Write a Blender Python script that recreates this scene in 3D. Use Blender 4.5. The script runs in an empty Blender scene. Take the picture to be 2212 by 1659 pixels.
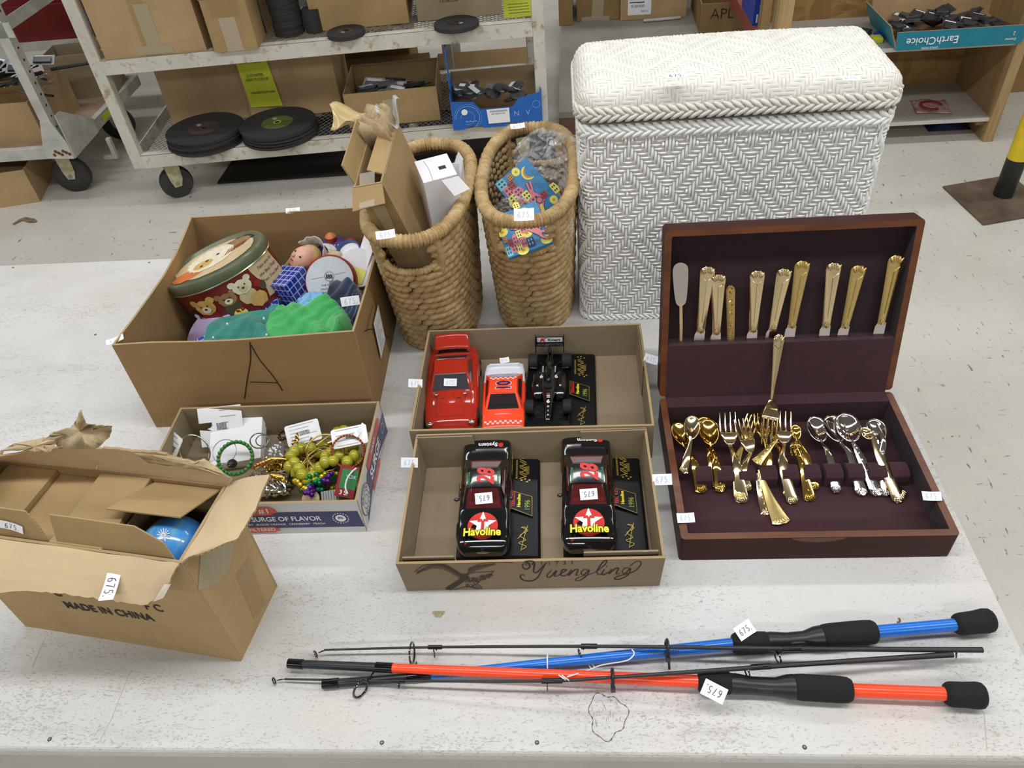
import bpy, bmesh, math, random
from mathutils import Matrix, Vector, Euler, noise
R = math.radians; PI = math.pi
rnd = random.Random(7)
C = bpy.context.scene.collection
TZ = .72                      # height of the display table's top; floor is z = 0
# ---------------------------------------------------------------- camera
FPX = 1669.17
CAMR = Matrix(((0.99661894, 0.03888828, -0.0723767), (-0.02714886, -0.67555128, -0.73681301), (-0.07754756, 0.73628675, -0.67221143)))
EYE = Vector((0, 0, TZ + 1.0))
cd = bpy.data.cameras.new('camera'); cam = bpy.data.objects.new('camera', cd); C.objects.link(cam)
cd.sensor_width = 36; cd.lens = FPX / 2212 * 36; cd.clip_start = .05; cd.clip_end = 60
Rw = CAMR.transposed() @ Matrix(((1, 0, 0), (0, -1, 0), (0, 0, -1)))
cam.matrix_world = Matrix.Translation(EYE) @ Rw.to_4x4()
bpy.context.scene.camera = cam
def ray(x, y): return CAMR.transposed() @ Vector(((x - 1106) / FPX, (y - 829.5) / FPX, 1))
def P(x, y, z=TZ): d = ray(x, y); return EYE + d * ((z - EYE.z) / d.z)
def PY(x, y, Y): d = ray(x, y); return EYE + d * (Y / d.y)
def PX(x, y, X): d = ray(x, y); return EYE + d * (X / d.x)
def PP(x, y, o, n): d = ray(x, y); return EYE + d * ((Vector(o) - EYE).dot(n) / d.dot(n))
# ---------------------------------------------------------------- view, world
sc = bpy.context.scene
sc.view_settings.view_transform = 'Standard'; sc.view_settings.look = 'None'
sc.view_settings.exposure = -0.60; sc.view_settings.gamma = 1; sc.view_settings.use_curve_mapping = False
w = bpy.data.worlds.new('world'); sc.world = w; w.use_nodes = True
w.node_tree.nodes['Background'].inputs[0].default_value = (.92, .96, 1, 1)
w.node_tree.nodes['Background'].inputs[1].default_value = .25
# ---------------------------------------------------------------- materials
def s2l(c):
    if isinstance(c, str): c = tuple(int(c[i:i + 2], 16) / 255 for i in (0, 2, 4))
    return tuple(v / 12.92 if v <= .04045 else ((v + .055) / 1.055) ** 2.4 for v in c)
class NT:
    def __init__(s, name):
        s.m = bpy.data.materials.new(name); s.m.use_nodes = True; s.t = s.m.node_tree; s.b = s.t.nodes['Principled BSDF']; s.c = None
    def n(s, t, **k):
        o = s.t.nodes.new(t)
        for a, b in k.items():
            if a.startswith('i_'): o.inputs[a[2:].replace('_', ' ')].default_value = b
            else: setattr(o, a, b)
        return o
    def l(s, a, b): s.t.links.new(a, b)
    def coord(s, sc=(1, 1, 1), rot=(0, 0, 0), kind='Object'):
        if s.c is None: s.c = s.n('ShaderNodeTexCoord')
        m = s.n('ShaderNodeMapping'); m.inputs['Scale'].default_value = sc; m.inputs['Rotation'].default_value = rot
        s.l(s.c.outputs[kind], m.inputs[0]); return m.outputs[0]
    def noise(s, scale, detail=4, rough=.6, sc=(1, 1, 1), rot=(0, 0, 0), dist=0):
        o = s.n('ShaderNodeTexNoise', i_Scale=scale, i_Detail=detail, i_Roughness=rough, i_Distortion=dist); s.l(s.coord(sc, rot), o.inputs['Vector']); return o.outputs['Fac']
    def voro(s, scale, sc=(1, 1, 1), rot=(0, 0, 0), feature='F1', out='Distance', rand=1):
        o = s.n('ShaderNodeTexVoronoi', feature=feature, i_Scale=scale, i_Randomness=rand); s.l(s.coord(sc, rot), o.inputs['Vector']); return o.outputs[out]
    def ramp(s, fac, stops, interp='LINEAR'):
        o = s.n('ShaderNodeValToRGB'); o.color_ramp.interpolation = interp; e = o.color_ramp.elements
        while len(e) < len(stops): e.new(.5)
        for k, (p, c) in zip(e, stops):
            k.position = p; k.color = (*((c,) * 3 if isinstance(c, (int, float)) else s2l(c)), 1)
        s.l(fac, o.inputs[0]); return o.outputs[0]
    def mix(s, fac, a, b, mode='MIX'):
        o = s.n('ShaderNodeMix', data_type='RGBA', blend_type=mode)
        for i, v in ((0, fac), (6, a), (7, b)):
            if isinstance(v, (int, float)): o.inputs[i].default_value = v
            elif isinstance(v, (tuple, str)): o.inputs[i].default_value = (*s2l(v), 1)
            else: s.l(v, o.inputs[i])
        return o.outputs[2]
    def math(s, op, a, b=0):
        o = s.n('ShaderNodeMath', operation=op)
        for i, v in ((0, a), (1, b)):
            if isinstance(v, (int, float)): o.inputs[i].default_value = v
            else: s.l(v, o.inputs[i])
        return o.outputs[0]
    def bump(s, h, strength=.3, dist=.001):
        o = s.n('ShaderNodeBump', i_Strength=strength, i_Distance=dist); s.l(h, o.inputs['Height']); s.l(o.outputs[0], s.b.inputs['Normal'])
    def set(s, color=None, rough=.5, metal=0, **k):
        if color is not None:
            if isinstance(color, (tuple, str)): s.b.inputs['Base Color'].default_value = (*s2l(color), 1)
            else: s.l(color, s.b.inputs['Base Color'])
        s.b.inputs['Roughness'].default_value = rough; s.b.inputs['Metallic'].default_value = metal
        for a, v in k.items(): s.b.inputs[a.replace('_', ' ')].default_value = v
        return s.m
def simple(name, col, rough=.5, metal=0, var=0, bump=0, vs=40, **k):
    t = NT(name); c = col
    if var:
        a = s2l(col); n = t.noise(vs, 5, .6)
        l2s = lambda v: 12.92 * v if v <= .0031308 else 1.055 * v ** (1 / 2.4) - .055
        lo = tuple(max(0, l2s(x) * (1 - var)) for x in a); hi = tuple(min(1, l2s(x) * (1 + var * .7)) for x in a)
        c = t.ramp(n, [(.3, lo), (.7, hi)])
    if bump: t.bump(t.noise(vs * 6, 4, .6), bump, .001)
    return t.set(c, rough, metal, **k)
M = {}
def card(name, col, fold='8a6a3c'):
    t = NT(name); base = t.noise(6, 4, .6); line = t.noise(30, 3, .5, sc=(.15, .15, 4)); fib = t.noise(900, 3, .6, sc=(1, 1, .5))
    a = s2l(col); sc_ = lambda k: tuple(min(1, (x * k)) for x in (int(col[0:2], 16) / 255, int(col[2:4], 16) / 255, int(col[4:6], 16) / 255))
    c = t.mix(t.ramp(base, [(.3, 0.), (.7, 1.)]), sc_(.93), sc_(1.03)); c = t.mix(t.math('MULTIPLY', t.ramp(line, [(.45, 0.), (.7, 1.)]), .22), c, sc_(.86))
    c = t.mix(t.math('MULTIPLY', t.ramp(fib, [(.55, 0.), (.75, 1.)]), .25), c, sc_(.8))
    t.bump(t.noise(350, 3, .6, sc=(.2, .2, 1)), .15, .0006)
    return t.set(c, .78, Specular_IOR_Level=.25)
M['card'] = card('cardboard', 'a08056'); M['card_dark'] = card('cardboard_dark', '96794f'); M['card_light'] = card('cardboard_light', 'b89c70')
M['flap'] = card('cardboard_inner_face', 'cfb791'); M['card_grey'] = card('cardboard_greyed', '98896e'); M['card_tan'] = card('cardboard_tan', 'ab8f64'); M['card_bg'] = card('cardboard_shop', 'b79a72')
t = NT('corrugated_edge'); n = t.n('ShaderNodeTexWave', wave_type='BANDS', bands_direction='X', i_Scale=150, i_Distortion=1.5); t.l(t.coord((1, 1, 1), (0, 0, .785)), n.inputs['Vector'])
M['edge'] = t.set(t.ramp(n.outputs['Fac'], [(.2, '957d57'), (.6, 'b09871')]), .85)
M['kraft_torn'] = simple('torn_paper_ply', 'b8a27e', .9, var=.12, bump=.3, vs=60)
M['paper'] = simple('white_paper', 'f2f2f4', .6); M['ink'] = simple('pen_ink', '33405e', .6); M['ink_pale'] = simple('faint_pen_ink', 'a9b6d8', .6)
M['marker'] = simple('marker_ink', '2c1b10', .6); M['print'] = simple('dark_print', '40342a', .7); M['black_print'] = simple('black_print', '26221e', .7)
t = NT('packing_tape'); M['tape'] = t.set('b89a66', .16, Specular_IOR_Level=.6); t.b.inputs['Alpha'].default_value = .45
t = NT('clear_tape'); M['tape_clear'] = t.set('e6ddcc', .12); t.b.inputs['Alpha'].default_value = .35
t = NT('torn_tape_patch'); M['tape_patch'] = t.set('b3a684', .45); t.b.inputs['Alpha'].default_value = .85
# painted table top: thick white paint over rough boards, fine dark pits drawn out along x
t = NT('painted_board'); cl = t.ramp(t.noise(2.2, 5, .6), [(.3, 'c3c0ba'), (.5, 'cfcdc9'), (.72, 'd5d5d2')])
pink = t.ramp(t.noise(3.1, 3, .5, sc=(1, 1.5, 1)), [(.5, 0.), (.72, 1.)]); cl = t.mix(t.math('MULTIPLY', pink, .45), cl, 'd3c4ba')
dens = t.ramp(t.noise(5, 5, .7, sc=(.6, 1.5, 1)), [(.35, 0.), (.64, 1.)]); sm = t.ramp(t.noise(26, 6, .72, sc=(.35, 1.4, 1)), [(.5, 0.), (.72, 1.)]); cl = t.mix(t.math('MULTIPLY', t.math('MULTIPLY', sm, dens), .38), cl, 'a19686')
fl = t.noise(430, 4, .6, sc=(.5, 1.0, 1)); th = t.math('MULTIPLY', dens, .10); f1 = t.math('ADD', fl, th)
m1 = t.ramp(f1, [(.66, 0.), (.71, 1.)]); fl2 = t.noise(230, 5, .7, sc=(.3, 1.1, 1)); m2 = t.ramp(t.math('ADD', fl2, th), [(.70, 0.), (.735, 1.)])
cl = t.mix(t.math('MULTIPLY', m1, .42), cl, '978b7e'); cl = t.mix(t.math('MULTIPLY', m2, .5), cl, '75685a')
t.bump(t.math('SUBTRACT', t.math('MULTIPLY', t.noise(60, 4, .6, sc=(.3, 1, 1)), .5), t.math('MULTIPLY', m1, .6)), .5, .0012)
M['table'] = t.set(cl, .42, Specular_IOR_Level=.45)
t = NT('painted_apron'); cl = t.ramp(t.noise(8, 5, .6), [(.3, 'b5b1a9'), (.7, 'c0bdb5')]); m = t.ramp(t.noise(30, 5, .7), [(.66, 0.), (.7, 1.)])
M['apron'] = t.set(t.mix(t.math('MULTIPLY', m, .5), cl, '77716a'), .5)
# vinyl floor: off white tile with short dark flecks in all directions, scuffs
t = NT('vinyl_floor'); cl = t.ramp(t.noise(1.1, 5, .6), [(.3, 'c3bdb2'), (.7, 'd6d2c9')])
pk = t.ramp(t.noise(14, 3, .6), [(.5, 0.), (.8, 1.)]); cl = t.mix(t.math('MULTIPLY', pk, .35), cl, 'dccdc0')
for sc_, ro, am in (((1, .22, 1), .5, .8), ((.25, 1, 1), .9, .7), ((1, .3, 1), -.9, .8)):
    v = t.noise(62, 4, .6, sc=sc_, rot=(0, 0, ro)); m = t.ramp(v, [(.665, 0.), (.70, 1.)]); cl = t.mix(t.math('MULTIPLY', m, am), cl, '5d5247')
v = t.noise(75, 3, .6, sc=(.5, .5, 1)); cl = t.mix(t.math('MULTIPLY', t.ramp(v, [(.6, 0.), (.75, 1.)]), .3), cl, 'a89f92')
br = t.n('ShaderNodeTexBrick', offset=0, squash=1, i_Scale=1, i_Mortar_Size=.0022, i_Brick_Width=.305, i_Row_Height=.305); t.l(t.coord(), br.inputs['Vector'])
cl = t.mix(t.math('MULTIPLY', br.outputs['Fac'], .07), cl, '8e857a')
M['floor'] = t.set(cl, .33, Specular_IOR_Level=.4)
# ---------------------------------------------------------------- mesh builder
class MB:
    def __init__(s, T=None): s.v = []; s.f = []; s.mi = []; s.sm = []; s.ms = []; s.T = T or Matrix.Identity(4)
    def add(s, vs, fs, mat, smooth=False):
        if mat not in s.ms: s.ms.append(mat)
        k = s.ms.index(mat); o = len(s.v)
        s.v += [s.T @ Vector(p) for p in vs]
        for f in fs: s.f.append([o + i for i in f]); s.mi.append(k); s.sm.append(smooth)
    def box(s, x0, x1, y0, y1, z0, z1, mat, X=None):
        vs = [(x, y, z) for z in (z0, z1) for y in (y0, y1) for x in (x0, x1)]
        if X: vs = [X @ Vector(p) for p in vs]
        s.add(vs, [(0, 2, 3, 1), (4, 5, 7, 6), (0, 1, 5, 4), (1, 3, 7, 5), (3, 2, 6, 7), (2, 0, 4, 6)], mat)
    def prism(s, pts, z0, z1, mat, X=None, side=None, smooth=False):
        n = len(pts); vs = [(p[0], p[1], z0) for p in pts] + [(p[0], p[1], z1) for p in pts]
        if X: vs = [X @ Vector(p) for p in vs]
        s.add(vs, [list(range(n))[::-1], list(range(n, 2 * n))], mat)
        s.add(vs, [(i, (i + 1) % n, n + (i + 1) % n, n + i) for i in range(n)], side or mat, smooth)
    def slab(s, pts, th, mat, edge=None, back=None):
        pts = [Vector(p) for p in pts]; n = len(pts); nr = Vector()
        for i in range(n): nr += (pts[i] - pts[0]).cross(pts[(i + 1) % n] - pts[0])
        nr = nr.normalized() * th; vs = pts + [p - nr for p in pts]
        s.add(vs, [list(range(n))], mat); s.add(vs, [list(range(n, 2 * n))[::-1]], back or mat)
        s.add(vs, [(i, n + i, n + (i + 1) % n, (i + 1) % n) for i in range(n)], edge or mat)
    def tube(s, pts, r, n=8, mat=None, closed=False, flat=1, up=None):
        pts = [Vector(p) for p in pts]; m = len(pts); rs = r if isinstance(r, (list, tuple)) else [r] * m; vs = []; u = Vector(up) if up else None
        for i, p in enumerate(pts):
            a = pts[(i - 1) % m] if (closed or i) else p; b = pts[(i + 1) % m] if (closed or i < m - 1) else p; t = (b - a)
            if t.length < 1e-9: t = Vector((0, 0, 1))
            t.normalize()
            if u is None: u = t.orthogonal().normalized()
            k = u - t * u.dot(t); k = k.normalized() if k.length > 1e-6 else t.orthogonal().normalized()
            if not up: u = k
            w_ = t.cross(k)
            for j in range(n):
                q = 2 * PI * j / n; vs.append(p + w_ * (math.cos(q) * rs[i]) + k * (math.sin(q) * rs[i] * flat))
        fs = [(i * n + j, i * n + (j + 1) % n, ((i + 1) % m) * n + (j + 1) % n, ((i + 1) % m) * n + j) for i in range(m if closed else m - 1) for j in range(n)]
        s.add(vs, fs, mat, True)
        if not closed: s.add(vs, [list(range(n))[::-1], list(range((m - 1) * n, m * n))], mat)
    def lathe(s, prof, n=24, mat=None, X=None, smooth=True, sx=1, sy=1):
        vs = []; X = X or Matrix.Identity(4)
        for r, z in prof:
            for j in range(n): q = 2 * PI * j / n; vs.append(X @ Vector((r * math.cos(q) * sx, r * math.sin(q) * sy, z)))
        m = len(prof); fs = [(i * n + j, i * n + (j + 1) % n, (i + 1) * n + (j + 1) % n, (i + 1) * n + j) for i in range(m - 1) for j in range(n)]
        s.add(vs, fs, mat, smooth)
        if abs(prof[0][1] - prof[-1][1]) < 1e-7: return
        if prof[0][0] > 1e-5: s.add(vs, [list(range(n))[::-1]], mat)
        if prof[-1][0] > 1e-5: s.add(vs, [list(range((m - 1) * n, m * n))], mat)
    def ell(s, c, r, mat, n=12, m=8, X=None):
        L = Matrix.Translation(c) @ (X or Matrix.Identity(4)); r = r if isinstance(r, (list, tuple)) else (r,) * 3
        vs = [L @ Vector((0, 0, -r[2]))]
        for i in range(1, m):
            a = PI * i / m
            for j in range(n): q = 2 * PI * j / n; vs.append(L @ Vector((r[0] * math.sin(a) * math.cos(q), r[1] * math.sin(a) * math.sin(q), -r[2] * math.cos(a))))
        vs.append(L @ Vector((0, 0, r[2]))); e = len(vs) - 1; fs = [(0, 1 + (j + 1) % n, 1 + j) for j in range(n)]
        fs += [(1 + i * n + j, 1 + i * n + (j + 1) % n, 1 + (i + 1) * n + (j + 1) % n, 1 + (i + 1) * n + j) for i in range(m - 2) for j in range(n)]
        fs += [(e, 1 + (m - 2) * n + j, 1 + (m - 2) * n + (j + 1) % n) for j in range(n)]
        s.add(vs, fs, mat, True)
    def grid(s, fn, nu, nv, mat, smooth=True, cu=False, matf=None):
        vs = [fn(i / nu, j / nv) for j in range(nv + 1) for i in range(nu + (0 if cu else 1))]; w_ = nu + (0 if cu else 1)
        F = {}
        for j in range(nv):
            for i in range(nu):
                F.setdefault(matf((i + .5) / nu, (j + .5) / nv) if matf else mat, []).append((j * w_ + i, j * w_ + (i + 1) % w_, (j + 1) * w_ + (i + 1) % w_, (j + 1) * w_ + i))
        for k, fs in F.items(): s.add(vs, fs, k, smooth)
    def ribbon(s, pts, w_, mat, X=None, z=0, drape=None):
        pts = [Vector((p[0], p[1])) for p in pts]; m = len(pts); vs = []
        for i, p in enumerate(pts):
            t = (pts[min(i + 1, m - 1)] - pts[max(i - 1, 0)]); t = t.normalized() if t.length > 1e-9 else Vector((1, 0)); nn = Vector((-t.y, t.x)) * (w_[i] if isinstance(w_, list) else w_) / 2
            vs += [(p + nn).to_3d(), (p - nn).to_3d()]
        vs = [Vector((v.x, v.y, z)) for v in vs]
        if drape: vs = [drape(v) for v in vs]
        if X: vs = [X @ v for v in vs]
        s.add(vs, [(2 * i, 2 * i + 1, 2 * i + 3, 2 * i + 2) for i in range(m - 1)], mat)
    def flat(s, pts, mat, X=None, z=0, drape=None):
        vs = [Vector((p[0], p[1], z)) for p in pts]
        if drape: vs = [drape(v) for v in vs]
        if X: vs = [X @ v for v in vs]
        s.add(vs, [list(range(len(vs)))], mat)
    def text(s, body, size, mat, X=None, z=0, sx=1, shear=0, bold=0, align='CENTER', drape=None, space=1):
        cu = bpy.data.curves.new('t', 'FONT'); cu.body = body; cu.size = size; cu.align_x = align; cu.align_y = 'CENTER'; cu.shear = shear; cu.offset = bold * size; cu.space_character = space; cu.resolution_u = 3
        o = bpy.data.objects.new('t', cu); me = o.to_mesh()
        vs = [Vector((v.co.x * sx, v.co.y, z)) for v in me.vertices]; fs = [list(p.vertices) for p in me.polygons]
        if drape: vs = [drape(v) for v in vs]
        if X: vs = [X @ v for v in vs]
        if vs: s.add(vs, fs, mat)
        o.to_mesh_clear(); bpy.data.objects.remove(o); bpy.data.curves.remove(cu)
    def build(s, name, parent=None, world=False, label=None, bevel=0, seg=2, sub=0, solid=0):
        me = bpy.data.meshes.new(name); vs = s.v
        if world and parent is not None: I = RM[root_of(parent).name].inverted(); vs = [I @ v for v in vs]
        me.from_pydata([tuple(v) for v in vs], [], s.f)
        for m in s.ms: me.materials.append(M[m] if isinstance(m, str) else m)
        me.polygons.foreach_set('material_index', s.mi); me.polygons.foreach_set('use_smooth', s.sm); me.update()
        if any(s.sm): me.set_sharp_from_angle(angle=R(48))
        o = bpy.data.objects.new(name, me); C.objects.link(o)
        if parent is not None: o.parent = parent
        if label: o['label'] = label
        if solid: d = o.modifiers.new('solid', 'SOLIDIFY'); d.thickness = solid; d.offset = 0
        if bevel: b = o.modifiers.new('bevel', 'BEVEL'); b.width = bevel; b.segments = seg; b.limit_method = 'ANGLE'; b.harden_normals = False
        if sub: b = o.modifiers.new('sub', 'SUBSURF'); b.levels = b.render_levels = sub
        RM.setdefault(o.name, Matrix.Identity(4)); return o
RM = {}
def root_of(o):
    while o.parent is not None: o = o.parent
    return o
def thing(name, label, cat, loc=(0, 0, 0), rz=0, group=None, X=None):
    o = bpy.data.objects.new(name, None); C.objects.link(o); o.empty_display_size = .02
    m = X if X is not None else Matrix.Translation(loc) @ Matrix.Rotation(rz, 4, 'Z')
    o.matrix_world = m; RM[o.name] = m.copy(); o['label'] = label; o['category'] = cat
    if group: o['group'] = group
    return o
def tag(o, label, cat, group=None, kind=None):
    o['label'] = label; o['category'] = cat
    if group: o['group'] = group
    if kind: o['kind'] = kind
    return o
def struct(name, mb, **k): o = mb.build(name, **k); o['kind'] = 'structure'; return o
def dup(root, X, label, group=None):
    r = root.copy(); C.objects.link(r); r.matrix_world = X; RM[r.name] = X.copy(); r['label'] = label
    if group: r['group'] = group
    for ch in [c for c in bpy.data.objects if c.parent == root]:
        c = ch.copy(); C.objects.link(c); c.parent = r
        for g in [q for q in bpy.data.objects if q.parent == ch]: d = g.copy(); C.objects.link(d); d.parent = c
    return r
def frame(o, x, y):
    """matrix with origin o, x axis along x, z axis = x cross y"""
    x = Vector(x).normalized(); z = x.cross(Vector(y)).normalized(); y = z.cross(x)
    m = Matrix.Identity(4)
    for i in range(3): m[i][0] = x[i]; m[i][1] = y[i]; m[i][2] = z[i]; m[i][3] = o[i]
    return m
def TR(x, y, z, rx=0, ry=0, rz=0): return Matrix.Translation((x, y, z)) @ Euler((rx, ry, rz)).to_matrix().to_4x4()
def arc(cx, cy, r, a0, a1, n=8, ry=None): return [(cx + r * math.cos(R(a0 + (a1 - a0) * i / n)), cy + (ry or r) * math.sin(R(a0 + (a1 - a0) * i / n))) for i in range(n + 1)]
def rrect(w_, h, r, n=4): return [p for cx, cy, a in ((w_ / 2 - r, h / 2 - r, 0), (-w_ / 2 + r, h / 2 - r, 90), (-w_ / 2 + r, -h / 2 + r, 180), (w_ / 2 - r, -h / 2 + r, 270)) for p in arc(cx, cy, r, a, a + 90, n)]
DIG = {'6': [(.75, .95), (.3, .8), (.08, .35), (.2, .02), (.6, 0), (.75, .28), (.5, .5), (.15, .38)], '7': [(.1, .92), (.8, .95), (.5, .5), (.3, 0)], '5': [(.8, .95), (.25, .95), (.2, .55), (.6, .55), (.75, .25), (.5, 0), (.1, .08)]}
def scribble(mb, X, h, mat, z=.0002, s='675', wd=.1, dr=None):
    x = -h * .55 * len(s) / 2 * 1.25
    for ch in s:
        mb.ribbon([(x + p[0] * h * .55, (p[1] - .5) * h) for p in DIG[ch]], h * wd, mat, X, z, dr); x += h * .55 * 1.25
    mb.ribbon([(x, -h * .45), (x + h * .12, -h * .45)], h * .12, mat, X, z, dr)
def price(parent, X, w_=.028, h=.014, ink='ink', curl=.0015, flip=False, world=True, name='price_tag'):
    """small paper sticker; X: world matrix of its centre, z outwards"""
    mb = MB(X); mb.grid(lambda u, v: ((u - .5) * w_, (v - .5) * h, curl * (abs(2 * u - 1)) ** 2 + .0006), 6, 1, 'paper', smooth=True)
    mb.grid(lambda u, v: ((.5 - u) * w_, (v - .5) * h, curl * (abs(2 * u - 1)) ** 2 + .0003), 6, 1, 'paper', smooth=True)
    scribble(mb, TR(-.0, 0, .0007, rz=PI if flip else 0), min(h * .62, w_ * .31), ink, wd=.1, dr=lambda v: Vector((v.x, v.y, v.z + curl * (2 * v.x / w_) ** 2)))
    return mb.build(name, parent, world=world, label='small white paper price tag with handwriting')
# ---------------------------------------------------------------- lights (fluorescent fixtures on the ceiling)
M['lamp_case'] = simple('lamp_housing', 'e8e8e4', .5)
CEIL = 3.5
for iy, (y, pw) in enumerate(((-2.6, 60), (.6, 57), (3.0, 36), (6.0, 34))):
    for ix, x in enumerate((-2.6, .1, 2.8)):
        t_ = thing('ceiling_light', 'white fluorescent ceiling fixture, ' + ('nearest row', 'second row', 'third row', 'farthest row')[iy] + ', ' + ('left', 'centre', 'right')[ix], 'ceiling light', (x, y, CEIL), group='fluorescent fixtures')
        mb = MB(); mb.box(-1.25, 1.25, -.16, .16, -.09, 0, 'lamp_case'); mb.build('housing', t_)
        ld = bpy.data.lights.new('tube_light', 'AREA'); ld.shape = 'RECTANGLE'; ld.size = 2.4; ld.size_y = .26; ld.energy = pw; ld.color = (.95, .975, 1.0)
        lo = bpy.data.objects.new('tube_light', ld); C.objects.link(lo); lo.parent = t_; lo.location = (0, 0, -.095)
# ---------------------------------------------------------------- room shell
M['wall'] = simple('painted_block_wall', 'd9d5cb', .8, var=.05, vs=3); M['ceil'] = simple('ceiling_paint', '8f8f8c', .9)
mb = MB(); mb.box(-7, 6, -5, 8, -.05, 0, 'floor'); struct('floor', mb)
mb = MB(); mb.box(-7, 6, -5, 8, CEIL, CEIL + .05, 'ceil'); struct('ceiling', mb)
for nm, b in (('wall_back', (-7, 6, 8, 8.1)), ('wall_front', (-7, 6, -5.1, -5)), ('wall_left', (-7.1, -7, -5, 8)), ('wall_right', (6, 6.1, -5, 8))):
    mb = MB(); mb.box(*b, 0, CEIL, 'wall'); struct(nm, mb)
# ---------------------------------------------------------------- display table
M['screw'] = simple('dark_screw', '4c463e', .5, .5)
tb = thing('display_table', 'long white-painted wooden table with chipped paint carrying the sale lots', 'table', (-.6, 1.0, 0))
XL, XR_, YF, YB = -1.9, .585, .408, 1.593
mb = MB(); prof = [(YB, TZ - .03), (YB, TZ - .002), (YB - .002, TZ), (YF + .006, TZ)] + [(YF - .0055 * math.sin(R(a)), TZ - .011 + .011 * math.cos(R(a))) for a in (15, 40, 65, 90)] + [(YF - .0055, TZ - .018), (YF - .003, TZ - .021), (YF + .008, TZ - .021), (YF + .008, TZ - .03)]
n = len(prof); vs = [(XL, *p) for p in prof] + [(XR_, *p) for p in prof]
mb.add(vs, [(i, (i + 1) % n, n + (i + 1) % n, n + i) for i in range(n)], 'table'); mb.add(vs, [list(range(n)), list(range(n, 2 * n))[::-1]], 'table')
mb.build('tabletop', tb, world=True)
mb = MB(); mb.box(XL + .02, XR_ - .02, YF + .006, YF + .026, TZ - .13, TZ - .0301, 'apron'); mb.box(XL + .02, XR_ - .02, YB - .04, YB - .02, TZ - .13, TZ - .0301, 'apron')
mb.box(XR_ - .04, XR_ - .02, YF + .026, YB - .04, TZ - .13, TZ - .0301, 'apron'); mb.box(XL + .02, XL + .04, YF + .026, YB - .04, TZ - .13, TZ - .0301, 'apron'); mb.build('apron', tb, world=True, label='grey-painted apron board')
for x in (XL + .09, XR_ - .09):
    for y in (YF + .08, YB - .09): mb = MB(); mb.box(x - .04, x + .04, y - .04, y + .04, 0, TZ - .0305, 'apron'); mb.build('leg', tb, world=True)
for px, py in ((825, 1604), (1160, 1604), (107, 1597), (1738, 1614), (28, 578), (322, 567), (206, 723)):
    p = P(px, py); mb = MB(TR(p.x, p.y, p.z)); mb.lathe([(0, .0005), (.0026, .0005), (.003, 0)], 12, 'screw'); mb.box(-.0018, .0018, -.0003, .0003, .0005, .0007, 'apron'); mb.box(-.0003, .0003, -.0018, .0018, .0005, .0007, 'apron'); mb.build('screw', tb, world=True)
# plugged knot outline and cracks in the boards
M['crack'] = simple('paint_crack', '6f6253', .8, var=.3, vs=200); M['crack_lt'] = simple('hairline_seam', 'b5ada2', .8)
mb = MB(); pts = []
for i in range(45):
    a = 2 * PI * i / 44; r = .029 + .0035 * math.sin(3 * a + 1) + .0022 * math.sin(7 * a); p = P(1312, 1546); pts.append((p.x + r * .83 * math.cos(a), p.y + r * 1.0 * math.sin(a)))
mb.ribbon(pts, [.0003 + .0014 * abs(math.sin(i * 1.7)) ** 2 for i in range(45)], 'crack', None, TZ + .0003)
for k in range(26):
    p = P(1312, 1546); x = p.x + rnd.uniform(-.021, .021); y = p.y + rnd.uniform(-.019, .019); mb.ribbon([(x, y), (x + rnd.uniform(-.001, .001), y + rnd.uniform(.002, .006))], .00035, 'crack', None, TZ + .0003)
for seq in (((283, 1447), (262, 1500), (240, 1555), (216, 1600)), ((2063, 1450), (2082, 1471), (2126, 1542), (2132, 1619)), ((95, 1384), (70, 1440))):
    mb.ribbon([P(*q)[:2] for q in seq], .0009, 'crack_lt', None, TZ + .0002)
mb.build('knot_and_seams', tb, world=True, label='round knot outline and fine seams in the white paint')
mb = MB(); p = P(947, 1327); M['chip'] = simple('bare_wood_chip', 'a39478', .9, var=.2, vs=300); mb.flat([(p.x + .008 * math.cos(a) * (1 + .35 * math.sin(3 * a)), p.y + .007 * math.sin(a) * (1 + .3 * math.cos(2 * a))) for a in [i * PI / 9 for i in range(18)]], 'chip', None, TZ + .0003); mb.build('chipped_patch', tb, world=True, label='small bare chip in the paint')
# ---------------------------------------------------------------- cardboard helpers
def wall_box(mb, x0, x1, y0, y1, z0, z1, th=.004, face='card', edge='edge', inner=None, zs=None, flare=0):
    """open carton of four upright panels and a bottom; zs = heights of front, right, back, left"""
    zs = zs or (z1,) * 4; f = flare; inn = inner or face
    def pan(a, b, za): mb.slab([(a[0], a[1], z0), (b[0], b[1], z0), (b[0] + b[2] * f, b[1] + b[3] * f, za), (a[0] + a[2] * f, a[1] + a[3] * f, za)], th, face, edge, inn)
    c = [(x0, y0, -1, -1), (x1, y0, 1, -1), (x1, y1, 1, 1), (x0, y1, -1, 1)]
    for i in range(4):
        a, b = c[i], c[(i + 1) % 4]
        if i % 2: sg = 1 if i == 1 else -1; a, b = (a[0], a[1] + sg * th, a[2], a[3]), (b[0], b[1] - sg * th, b[2], b[3])
        pan(a, b, zs[i])
    mb.box(x0 + th, x1 - th, y0 + th, y1 - th, z0, z0 + th, inn)
def strip(mb, a, b, c, d, mat, off=.0004):
    """thin patch on a plane (a,b,c,d in order)"""
    a, b, c, d = map(Vector, (a, b, c, d)); nr = (b - a).cross(d - a).normalized() * off; mb.add([a + nr, b + nr, c + nr, d + nr], [(0, 1, 2, 3)], mat)
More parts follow.
